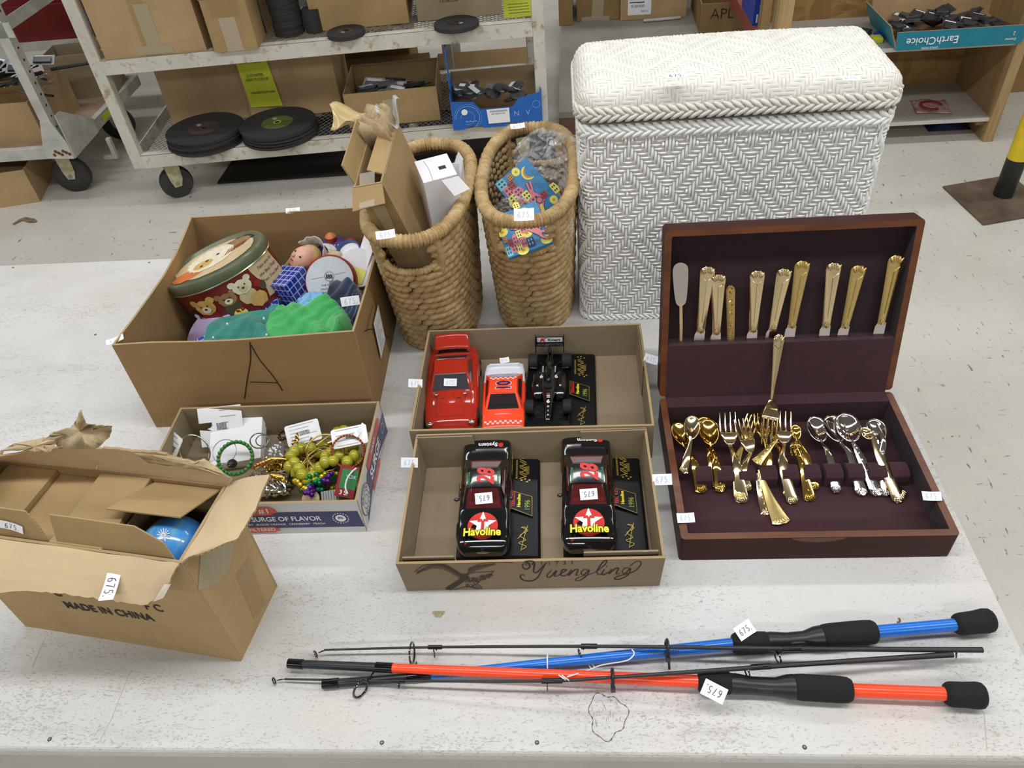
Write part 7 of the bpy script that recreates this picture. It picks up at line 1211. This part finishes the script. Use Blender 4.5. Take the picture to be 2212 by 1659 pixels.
# cutlery
M['gold_m'] = simple('matte_gold', 'dcc280', .3, 1.0, var=.05, vs=200); M['gold_s'] = simple('shiny_gold', 'dcb661', .1, 1.0); M['sil_s'] = simple('shiny_silver', 'd9d2d0', .08, 1.0); M['champ'] = simple('champagne_gold', 'e8d5ac', .12, 1.0)
Wc = RM[ch.name]; lo = Wc @ XLd @ Vector((.2, .2, -.010)); ln_ = (Wc @ XLd).to_3x3() @ Vector((0, 0, 1)); lup = (Wc @ XLd).to_3x3() @ Vector((0, 1, 0))
def handle(mb, L_, w0, w1, th, mat, fan=True, n=22, bend=None):
    """flat handle along +y from 0 (neck) to L_, wide end at L_"""
    def wv(t): return w1 + (w0 - w1) * (t ** 1.25) if t < .88 else (w1 + (w0 - w1) * (.88 ** 1.25)) * (1 + .10 * math.sin((t - .88) / .12 * PI * .6)) * math.sqrt(max(.0, 1 - ((t - .88) / .125) ** 2.4))
    P0 = []
    for i in range(n + 1):
        t = i / n; hw = max(.0006, wv(t)); b = bend(t) if bend else 0
        for a in range(10): q = 2 * PI * a / 10; P0.append((hw * math.cos(q), t * L_, b + th * (.55 + .45 * t) * math.sin(q) * (1 - .35 * abs(math.cos(q)))))
    mb.add(P0, [(i * 10 + a, i * 10 + (a + 1) % 10, (i + 1) * 10 + (a + 1) % 10, (i + 1) * 10 + a) for i in range(n) for a in range(10)], mat, True); mb.add(P0, [list(range(10))[::-1], list(range(n * 10, n * 10 + 10))], mat)
    if fan:
        be = bend(1) if bend else 0
        for k in range(-2, 3): mb.ell((k * w0 * .30, L_ * .955 - abs(k) * .0015, be + th * .62), (w0 * .13, .0062, th * .5), mat, 8, 5, Matrix.Rotation(-k * .26, 4, 'Z'))
        mb.tube([(-w0 * .62, L_ * .84, be + th * .6), (0, L_ * .78, be + th * .85), (w0 * .62, L_ * .84, be + th * .6)], .0006, 5, mat)
        mb.tube([(0, L_ * .78, be + th * .85), (0, L_ * .15, be * .2 + th * .6)], .0005, 5, mat)
def knife(label, top, bot, kind='gold', w_=.0126):
    a, b = PP(*top, lo, ln_), PP(*bot, lo, ln_); yd = (a - b); L_ = yd.length; yd.normalize(); xd = yd.cross(ln_).normalized(); X = frame(b, xd, yd); t_ = thing('table_knife' if kind != 'butter' else 'butter_knife', label, 'knife', X=X, group='knives standing in the chest lid')
    if kind == 'butter':
        mb = MB(); mb.prism(cr([(-.004, L_ * .54), (-.009, L_ * .61), (-.0122, L_ * .85), (-.011, L_ * .96), (-.002, L_), (.0095, L_ * .97), (.0122, L_ * .88), (.0095, L_ * .61), (.004, L_ * .54)], 4, True), -.0006, .0006, 'sil_s'); mb.build('blade', t_); mb = MB(); mb.T = TR(0, L_ * .54, 0, rz=PI); handle(mb, L_ * .54 + .03, .005, .0028, .0022, 'champ', False); mb.build('handle', t_); return
    if kind == 'slim':
        mb = MB(); handle(mb, L_, .0075, .006, .0028, 'gold_m', False); r_ = random.Random(2)
        for k in range(16): mb.tube([(.003 * math.cos(a_ + k), L_ * (k + .5) / 16 + .002 * math.sin(a_ * 1.3), .003) for a_ in [q * .8 for q in range(6)]], .0006, 4, 'gold_s')
        mb.build('handle', t_); return
    hl = L_ * .74; mb = MB(); mb.T = TR(0, L_ - hl, 0); handle(mb, hl, w_, w_ * .54, .0042, 'gold_m' if kind == 'matte' else 'gold_s' if kind == 'shiny' else 'champ'); mb.ell((0, .003, .0035), (.0045, .006, .0015), 'gold_m', 8, 5); mb.build('handle', t_)
    mb = MB(); mb.prism([(-.0062, L_ - hl + .001), (-.0095, L_ - hl - .006), (-.0108, -.03), (.0085, -.03), (.0072, L_ - hl + .001)], -.0008, .0008, 'sil_s'); mb.lathe([(.0055, -.002), (.0062, .002)], 12, 'champ', TR(0, L_ - hl, 0, rx=PI / 2), sy=.5); mb.build('blade', t_)
knife('silver-bladed butter knife at the far left of the chest lid', (1470, 567), (1471, 762), 'butter')
for lb, tp, bt, kd in (('gold handled knife second from the left in the lid', (1530, 575), (1508, 762), 'champ'), ('gold handled knife leaning in front of the second one', (1552, 592), (1546, 762), 'champ'), ('gold handled knife in the middle left of the lid, standing alone', (1637, 584), (1623, 758), 'champ'), ('gold knife just left of the tallest pair in the lid', (1696, 580), (1660, 755), 'champ'), ('tall matte gold knife at the middle of the lid', (1735, 563), (1702, 752), 'matte'), ('gold knife right of the middle with a mirror-like blade', (1803, 567), (1778, 750), 'champ'), ('matte gold knife second from the right in the lid', (1857, 573), (1815, 750), 'matte'), ('matte gold knife at the far right of the lid', (1938, 551), (1893, 746), 'matte')): knife(lb, tp, bt, kd)
knife('slim scroll-patterned gold handle between the left and middle knives', (1578, 616), (1579, 760), 'slim')
def utensil(kind, label, pts, mat='champ', size=1., endw=.0085, patt=False, name=None, zs=(.045, .034, .014), tilt=0, headlen=None, up=(0, -.25, 1)):
    """pts: pixel positions of head tip, neck, slot and handle end; zs their heights above the table top"""
    W3 = [P(*p, TZ + z) for p, z in zip(pts, zs)]; tip, neck, rest = W3[0], W3[1], W3[1:]; t_ = thing(name or ('table_' + kind), label, kind, X=Matrix.Translation(neck), group='spoons and forks lying in the chest base'); I = RM[t_.name].inverted()
    if len(rest) > 1:
        c = [I @ Vector(p) for p in cr([tuple(p) for p in rest], 8)]; m = len(c); mb = MB(); vs = []
        for i, p in enumerate(c):
            t = (c[min(i + 1, m - 1)] - c[max(i - 1, 0)]).normalized(); s = t.cross(Vector((0, 0, 1))).normalized(); nn = s.cross(t); f = i / (m - 1); hw = .0030 + (endw * 1.25 - .0030) * f ** 1.4
            if f > .93: hw *= math.sqrt(max(.05, 1 - ((f - .93) / .078) ** 2))
            for a in range(8): q = 2 * PI * a / 8; vs.append(p + s * hw * math.cos(q) + nn * .0016 * math.sin(q))
        mb.add(vs, [(i * 8 + a, i * 8 + (a + 1) % 8, (i + 1) * 8 + (a + 1) % 8, (i + 1) * 8 + a) for i in range(m - 1) for a in range(8)], mat, True); mb.add(vs, [list(range(8))[::-1], list(range((m - 1) * 8, m * 8))], mat)
        e, e0 = c[-1], c[-4]; t = (e - e0).normalized(); s = t.cross(Vector((0, 0, 1))).normalized(); nn = s.cross(t)
        for k in range(-2, 3): mb.ell(e - t * (.005 + .001 * abs(k)) + s * k * endw * .34 + nn * .0016, (endw * .16, .0045, .0011), mat, 7, 4, frame((0, 0, 0), s * 1 + t * (-.2 * k), t))
        if patt:
            for i in range(3, m - 2, 2): mb.ell(c[i] + nn * .0015, (.0016, .0028, .0009), mat, 6, 4, frame((0, 0, 0), s + t * (.5 if i % 4 < 2 else -.5), t))
        mb.build('handle', t_)
    if kind == 'none': return t_
    yd = tip - neck; hl = yd.length; yd.normalize(); xd = yd.cross(Vector(up)).normalized(); Xh = frame(Vector((0, 0, 0)), xd, yd) @ Matrix.Rotation(tilt, 4, 'Y'); mb = MB(Xh)
    if kind == 'spoon':
        a_, b_ = .0145 * size, (hl) / 2; N_ = 20
        def sf(u, v, sg): q = 2 * PI * u; rr = v; x = a_ * rr * math.cos(q) * (1 + .12 * math.sin(q)); y = b_ + b_ * rr * math.sin(q); return (x, y, sg + -.0075 * size * (1 - rr ** 2) + .0015)
        mb.grid(lambda u, v: sf(u, v, 0), 28, 7, mat, cu=True); o = mb.build('bowl', t_, solid=.001); mb = MB(Xh); mb.tube([(0, -.003, 0), (0, .004, .001)], [.0028, .0045], 8, mat, flat=.5); mb.build('neck', t_)
    elif kind == 'fork':
        w_ = .0128 * size; r0 = hl * .42
        mb.grid(lambda u, v: ((u - .5) * 2 * w_ * (.2 + .8 * min(1, (v * 1.25)) ** .55), r0 * v, .002 * math.sin(PI * v) - .0035 * math.sin(PI * u) * v * .3), 8, 8, mat); mb.build('fork_root', t_, solid=.0014)
        for k in range(4): mb = MB(Xh); x = (k - 1.5) * w_ * .60; mb.tube([(x, r0 * .94, .0), (x * 1.02, r0 + (hl - r0) * .5, -.0012), (x * 1.0, hl * .97, .001), (x * .98, hl, .002)], [.0026, .0023, .0018, .0006], 6, mat, flat=.6); mb.build('tine', t_)
    return t_
U = utensil
U('spoon', 'gold spoon at the far left behind the silvery one', [(1462, 912), (1478, 962), (1500, 1000), (1516, 1064)], 'gold_s', .95, zs=(.036, .032, .038, .014))
U('spoon', 'pinkish mirror-bright spoon lying on the leftmost gold spoon', [(1497, 898), (1492, 950), (1484, 985), (1474, 1022)], 'champ', .92, .0075, zs=(.056, .050, .044, .030))
U('spoon', 'large gold spoon third from the left with a patterned handle', [(1528, 905), (1536, 962), (1548, 1005), (1559, 1062)], 'gold_s', 1.15, patt=True, zs=(.046, .038, .040, .014))
U('spoon', 'gold spoon tucked under the third one, its rim showing behind', [(1518, 900), (1530, 950), (1536, 985), (1550, 1052)], 'gold_s', 1.1, zs=(.036, .028, .034, .012))
U('fork', 'bright gold fork with its four tines upright at the left of the forks', [(1571, 891), (1577, 962), (1592, 1005), (1603, 1086)], 'champ', 1.1, .0095, zs=(.066, .040, .040, .012))
U('fork', 'gold fork leaning right among the fork pile', [(1600, 905), (1622, 978), (1607, 1010), (1612, 1060)], 'champ', .95, zs=(.060, .038, .038, .02))
U('fork', 'gold fork behind the leaning one, tines crossing', [(1628, 898), (1608, 955), (1592, 1000), (1600, 1078)], 'gold_m', .85, zs=(.056, .040, .038, .016))
U('fork', 'narrow gold fork left of the serving fork', [(1640, 893), (1652, 950), (1660, 985), (1648, 1040)], 'gold_s', .8, zs=(.062, .042, .038, .02))
U('fork', 'gold fork with upright tines right of the serving fork', [(1691, 889), (1694, 958), (1690, 1000), (1714, 1088)], 'champ', 1.1, .0085, zs=(.066, .042, .040, .012))
U('fork', 'gold fork partly hidden between the serving fork and the right one', [(1672, 897), (1680, 958), (1696, 1000), (1706, 1075)], 'gold_s', .85, .008, zs=(.058, .036, .034, .014))
U('none', 'patterned gold handle lying diagonally across the forks', [(1690, 935), (1678, 948), (1655, 975), (1632, 1000)], 'gold_m', 1, .0075, True, name='utensil_handle', zs=(.064, .064, .060, .052))
U('spoon', 'small gold spoon tip standing right of the forks', [(1717, 918), (1722, 950), (1740, 985), (1757, 1058)], 'gold_s', .55, .0095, zs=(.056, .044, .038, .016))
U('fork', 'short gold utensil with square tines below the small spoon', [(1722, 985), (1716, 955), (1735, 1010), (1750, 1082)], 'gold_s', .7, .0085, True, zs=(.04, .045, .036, .012))
U('none', 'long gold handle reaching lowest onto the velvet floor', [(1640, 1010), (1640, 1015), (1662, 1075), (1690, 1132)], 'gold_m', 1, .0125, name='utensil_handle', zs=(.034, .034, .02, .012))
U('none', 'dark gold patterned handle beside the longest handle', [(1636, 1020), (1636, 1022), (1645, 1070), (1660, 1112)], 'champ', 1, .0095, True, name='utensil_handle', zs=(.034, .034, .018, .010))
U('spoon', 'silver spoon at the left of the three bright spoons', [(1757, 900), (1775, 955), (1792, 985), (1808, 1064)], 'sil_s', 1.15, .0068, zs=(.046, .034, .036, .014))
U('spoon', 'silver spoon in the middle of the three bright spoons', [(1792, 898), (1815, 955), (1838, 985), (1864, 1070)], 'sil_s', 1.2, .0085, zs=(.052, .04, .036, .014))
U('spoon', 'large silver spoon on top at the right of the three', [(1822, 893), (1842, 955), (1858, 985), (1898, 1070)], 'sil_s', 1.4, .0095, True, zs=(.060, .046, .038, .014))
U('spoon', 'dark silver spoon lying at the far right of the chest', [(1888, 905), (1898, 958), (1905, 985), (1915, 1072)], 'sil_s', 1.1, .0085, True, zs=(.040, .034, .036, .012))
U('spoon', 'silver sugar shell spoon turned over at the right', [(1862, 940), (1882, 932), (1900, 985), (1945, 1085)], 'champ', .8, .0095, zs=(.054, .056, .042, .012))
U('none', 'dark handle standing curved at the far right of the chest', [(1890, 910), (1893, 915), (1908, 950), (1902, 985)], 'sil_s', 1, .0045, name='utensil_handle', zs=(.062, .062, .055, .04))
U('none', 'rounded silver handle end at the far right front', [(1915, 1010), (1918, 1015), (1935, 1050), (1954, 1074)], 'champ', 1, .0085, name='utensil_handle', zs=(.036, .036, .02, .014))
# long serving fork leaning on the lid pocket
W_ = [P(1660, 962, TZ + .062), P(1664, 888, TZ + .088), P(1672, 850, TZ + .10), P(1684, 724, TZ + .175)]; W_[3] = PP(1684, 722, Wc @ XLd @ Vector((.2, .1, .003)), ln_); W_[2] = PP(1667, 862, Wc @ XLd @ Vector((.2, .02, .03)), ln_); t_ = thing('serving_fork', 'long gold serving fork leaning against the lid pocket', 'fork', X=Matrix.Translation(W_[2])); I = RM[t_.name].inverted()
yd = (W_[3] - W_[2]); L_ = yd.length; yd.normalize(); mb = MB(frame(Vector((0, 0, 0)), yd.cross(Vector((0, -1, .3))).normalized(), yd)); handle(mb, L_, .0095, .0025, .0022, 'champ'); mb.build('handle', t_)
a = I @ P(1660, 964, TZ + .058); yd = a; hl = yd.length; yd = yd.normalized(); xd = yd.cross(Vector((0, -.4, 1))).normalized(); Xh = frame(Vector((0, 0, 0)), xd, yd); mb = MB(Xh); mb.grid(lambda u, v: ((u - .5) * .0285 * (.18 + .82 * min(1, v * 1.3) ** .6), hl * .45 * v, .003 * math.sin(PI * v)), 8, 8, 'champ'); mb.build('fork_root', t_, solid=.0016)
for k in range(4): mb = MB(Xh); x = (k - 1.5) * .0074; mb.tube([(x, hl * .43, 0), (x, hl * .75, -.001), (x, hl, .001)], [.0031, .0027, .0009], 6, 'champ', flat=.6); mb.build('tine', t_)
# ================================================================ FISHING RODS
M['rod_org'] = simple('fluorescent_orange_blank', 'ff4a1c', .3, Coat_Weight=.4); M['rod_blue'] = simple('bright_blue_blank', '0a6ed2', .3, Coat_Weight=.4); M['rod_blk'] = simple('black_blank', '232427', .35); M['foam'] = simple('black_foam_grip', '18191a', .92, var=.1, vs=200, bump=.25); M['seat'] = simple('black_reel_seat', '1e2023', .38); M['wrap'] = simple('glossy_black_wrap', '0d0d0f', .08); M['ring'] = simple('polished_ring', '6f6d6c', .12, 1); M['string'] = simple('white_tie', 'ececec', .5)
def T(x, y, z): return P(x, y, TZ + z)
def seg(t_, name, a, b, ra, rb, mat, n=14, label=None, ease=False):
    I = RM[root_of(t_).name].inverted(); a, b = I @ a, I @ b
    if ease: pts = [a.lerp(b, f) for f in (0, .03, .10, .2, .5, .8, .93, .985, 1)]; rs = [ra * q if i < 5 else rb * q for i, q in enumerate((.62, .82, .96, 1, 1.0, 1, .95, .8, .6))]
    else: pts = [a, b]; rs = [ra, rb]
    mb = MB(); mb.tube(pts, rs, n, mat); return mb.build(name, t_, label=label)
def guide(t_, foot, ctr, r, wire=.0012, axis=(1, .05, 0), sy=1, nm='line_guide'):
    I = RM[root_of(t_).name].inverted(); f, c = I @ foot, I @ ctr; ax = Vector(axis).normalized(); u = ax.orthogonal().normalized(); v = ax.cross(u); mb = MB(); mb.tube([c + (u * math.cos(q) + v * math.sin(q)) * r for q in [i * PI / 12 for i in range(24)]], wire, 7, 'ring', closed=True); mb.tube([c + (u * math.cos(q) + v * math.sin(q)) * (r - wire * 1.1) for q in [i * PI / 12 for i in range(24)]], wire * .8, 6, 'wrap', closed=True)
    d = (f - c); k = d.normalized() * r
    for s in (-1, 1): mb.tube([c + k * .98 + v * s * r * .2, f + Vector((s * .0015, 0, 0))], wire * .7, 5, 'ring')
    mb.build(nm, t_)
def rod(name, label, col, A, B, seatpts, zaxis):
    """A: front tip of the butt section, B: butt end (world)"""
    pass
org = thing('fishing_rod', 'orange fishing rod butt section with black foam grips', 'fishing rod', X=Matrix.Translation(T(1500, 1472, 0)))
seg(org, 'butt_grip', T(2040, 1499, .0165), T(2127, 1503, .0165), .0155, .0165, 'foam', 20, ease=True); seg(org, 'rod_blank', T(1838, 1491, .0165), T(2046, 1499, .0165), .0086, .0086, 'rod_org', label='bright orange blank'); seg(org, 'rear_grip', T(1706, 1483, .0165), T(1841, 1491, .0165), .0165, .0165, 'foam', 20, ease=True); seg(org, 'fore_grip', T(1507, 1472, .0165), T(1582, 1476, .0165), .0150, .0145, 'foam', 20, ease=True)
def seatm(t_, pts, rs, name='reel_seat'):
    I = RM[t_.name].inverted(); mb = MB(); mb.tube([I @ p for p in pts], rs, 18, 'seat'); mb.build(name, t_); a, b = I @ pts[2], I @ pts[3]; m = (a + b) / 2; d = (b - a).normalized(); mb = MB(frame(m + Vector((0, -.006, .004)), d, (0, 1, .6))); mb.ell((0, 0, 0), (.018, .0045, .006), 'seat', 14, 8); mb.build('trigger_hood', t_)
seatm(org, [T(1578, 1476, .0165), T(1588, 1477, .0165), T(1625, 1481, .015), T(1675, 1484, .014), T(1700, 1484, .016), T(1716, 1484, .0165)], [.0128, .0132, .0115, .0118, .0155, .0162])
seg(org, 'rod_blank', T(848, 1443, .0185), T(1512, 1472, .0170), .0062, .0084, 'rod_org', label='bright orange blank'); seg(org, 'blank_tip', T(640, 1434, .014), T(850, 1443, .0184), .0056, .0062, 'rod_blk', label='black forward part of the blank'); seg(org, 'ferrule', T(623, 1433, .0135), T(654, 1435, .0142), .0066, .0070, 'wrap'); seg(org, 'guide_wrap', T(812, 1441, .0178), T(848, 1443, .0186), .0070, .0070, 'wrap')
guide(org, T(812, 1446, .017), T(779, 1489, .013), .0125, .0013, (1, -.75, .15))
blu = thing('fishing_rod', 'blue fishing rod butt section with black foam grips', 'fishing rod', X=Matrix.Translation(T(1500, 1395, 0)))
seg(blu, 'butt_grip', T(2062, 1350, .0165), T(2144, 1339, .0165), .0150, .0165, 'foam', 20, ease=True); seg(blu, 'rod_blank', T(1886, 1365, .0165), T(2068, 1349, .0165), .0085, .0085, 'rod_blue', label='bright blue blank'); seg(blu, 'rear_grip', T(1768, 1377, .0165), T(1893, 1364, .0165), .0170, .0165, 'foam', 20, ease=True); seg(blu, 'fore_grip', T(1581, 1391, .0165), T(1662, 1387, .0165), .0150, .0145, 'foam', 20, ease=True)
seatm(blu, [T(1656, 1387, .0165), T(1666, 1386, .0165), T(1700, 1385, .015), T(1738, 1382, .014), T(1760, 1379, .016), T(1775, 1377, .0165)], [.0128, .0132, .0115, .0118, .0155, .0162])
seg(blu, 'rod_blank', T(930, 1459, .0075), T(1586, 1391, .0168), .0056, .0084, 'rod_blue', label='bright blue blank'); seg(blu, 'blank_tip', T(700, 1478, .0065), T(932, 1459, .0074), .0058, .0060, 'rod_blk', label='black forward part of the blank'); seg(blu, 'ferrule', T(697, 1478, .0068), T(732, 1475, .0072), .0066, .0068, 'wrap'); seg(blu, 'guide_wrap', T(880, 1463, .0072), T(928, 1459, .0076), .0065, .0065, 'wrap')
I = RM[blu.name].inverted(); mb = MB(frame(I @ T(1395, 1411, .0235), (1, .095, 0), (0, 1, .2))); [mb.ribbon([(.004 + .0035 * k, -.003), (.006 + .0035 * k, .001 - .0008 * (k % 3))], .0008, 'rod_blk') for k in range(12) if k != 7]; mb.build('blank_lettering', blu)
guide(blu, T(905, 1447, .012), T(890, 1411, .016), .0145, .0013, (1, .0, .05))
tb1 = thing('rod_tip_section', 'long black rod tip section lying above the blue rod, upper one', 'fishing rod', X=Matrix.Translation(T(1400, 1396, .03))); I = RM[tb1.name].inverted()
def path(t_, pts, rs, mat='rod_blk', nm='rod_blank'): I = RM[t_.name].inverted(); c = cr([tuple(p) for p in pts], 6); m = len(c); mb = MB(); mb.tube([I @ Vector(p) for p in c], [rs[0] + (rs[1] - rs[0]) * i / (m - 1) for i in range(m)], 12, mat); mb.build(nm, t_)
path(tb1, [T(700, 1404, .014), T(940, 1398, .018), T(1265, 1396, .028), T(1460, 1398, .034), T(1700, 1401, .036), T(1950, 1403, .032), T(2122, 1404, .026)], (.0014, .0038))
for a, b in (((925, 1398, .018), (955, 1398, .0185)), ((1255, 1396, .0278), (1290, 1396, .0285)), ((1690, 1401, .036), (1730, 1401, .036))): seg(tb1, 'guide_wrap', T(*a), T(*b), .0030 + .0006 * (a[0] > 1200), .0030 + .0006 * (a[0] > 1200), 'wrap')
guide(tb1, T(944, 1400, .016), T(938, 1412, .010), .0055, .0008, (1, .2, 0)); guide(tb1, T(1262, 1399, .026), T(1252, 1412, .018), .0065, .0009, (1, .3, 0)); guide(tb1, T(1692, 1404, .034), T(1680, 1420, .022), .0085, .001, (1, .3, 0)); guide(tb1, T(700, 1405, .014), T(682, 1413, .008), .0052, .0009, (1, .5, .2), nm='tip_guide')
tb2 = thing('rod_tip_section', 'long black rod tip section crossing the orange rod, lower one', 'fishing rod', X=Matrix.Translation(T(1400, 1455, .03)))
path(tb2, [T(615, 1467, .008), T(860, 1471, .016), T(1180, 1471, .029), T(1325, 1463, .0335), T(1545, 1448, .036), T(1700, 1437, .032), T(1900, 1424, .028), T(2058, 1414, .026)], (.0013, .0040))
for a, b in (((845, 1471, .0157), (875, 1471, .0163)), ((1170, 1471, .0288), (1215, 1470, .0296)), ((1622, 1442, .0342), (1665, 1439, .0332))): seg(tb2, 'guide_wrap', T(*a), T(*b), .0030 + .0008 * (a[0] > 1100), .0030 + .0008 * (a[0] > 1100), 'wrap')
guide(tb2, T(863, 1473, .014), T(861, 1480, .009), .0042, .0008, (1, .1, 0)); guide(tb2, T(1185, 1473, .026), T(1182, 1483, .019), .0062, .0009, (1, .1, 0)); guide(tb2, T(1620, 1444, .033), T(1614, 1452, .028), .0072, .001, (1, .3, 0)); guide(tb2, T(2040, 1416, .026), T(2066, 1412, .020), .006, .0009, (1, -.4, .2)); guide(tb2, T(612, 1467, .008), T(592, 1471, .006), .0048, .0009, (1, .4, .2), nm='tip_guide')
for nm, x, y0, y1, z, rr in (('black zip tie around the blue rod and the upper tip section', 1441, 1390, 1415, .025, .0125), ('black zip tie around the orange rod and the lower tip section', 1323, 1456, 1478, .026, .0125)):
    c = T(x, (y0 + y1) / 2, z); mb = MB(); mb.tube([c + Vector((0, rr * math.cos(q), rr * 1.05 * math.sin(q))) for q in [i * PI / 12 for i in range(24)]], .0016, 6, 'rod_blk', closed=True, flat=1.6); t_ = thing('zip_tie', nm, 'zip tie', X=Matrix.Identity(4)); mb.build('loop', t_)
    mb = MB(); mb.box(c.x - .003, c.x + .003, c.y - rr - .004, c.y - rr + .002, c.z - .004, c.z + .003, 'rod_blk'); 
    if x > 1400: mb.tube([c + Vector((0, -rr, 0)), T(x + 4, 1432, .012), T(x + 5, 1446, .006)], .0017, 6, 'rod_blk')
    mb.build('lock', t_)
mb = MB(); mb.tube([Vector(p) for p in cr([tuple(T(*q)) for q in ((1365, 1403, .034), (1370, 1412, .03), (1360, 1424, .026), (1345, 1429, .02), (1320, 1433, .012), (1295, 1438, .012), (1270, 1448, .016), (1245, 1456, .026), (1225, 1462, .032))], 6)], .0009, 6, 'string')
for q in ((1215, 1462), (1222, 1463)): mb.tube([T(q[0] - 8, q[1] - 4, .034), T(q[0], q[1] + 2, .037), T(q[0] + 6, q[1] + 6, .034), T(q[0] + 9, q[1] + 12, .024)], .0009, 6, 'string')
tag(mb.build('twist_tie'), 'long curling white tie between the blue and orange rods', 'tie')
mb = MB(); c = T(1183, 1432, .014)
for dx in (0,): mb.tube([c + Vector((dx, .0115 * math.cos(q), .0115 * math.sin(q))) for q in [i * PI / 10 for i in range(20)]], .0009, 6, 'string', closed=True)
tag(mb.build('twist_tie'), 'short white tie around the blue rod left of the middle', 'tie')
mb = MB(); 
for dx in (0, 9): mb.tube([T(1266 + dx, 1430, .012), T(1273 + dx, 1438, .006), T(1279 + dx, 1447, .010)], .0008, 6, 'string')
tag(mb.build('twist_tie'), 'two short white tie ends between the rods', 'tie')
price(blu, frame(P(1608, 1361, TZ + .036), (.75, .45, .1), (-.5, .7, .4)), .026, .019, 'ink'); price(org, frame(P(1543, 1494, TZ + .036), (.8, -.5, .05), (.4, .7, .4)), .030, .020, 'ink', flip=True)
mb = MB(); M['mark'] = simple('brown_scuff', '6d4d38', .8); mb.ribbon([P(*q)[:2] for q in ((1941, 1335), (1944, 1340), (1942, 1345), (1937, 1344))], .003, 'mark', None, TZ + .0004); o = mb.build('brown_scuff', tb, world=True, label='small brown scuff above the blue rod')
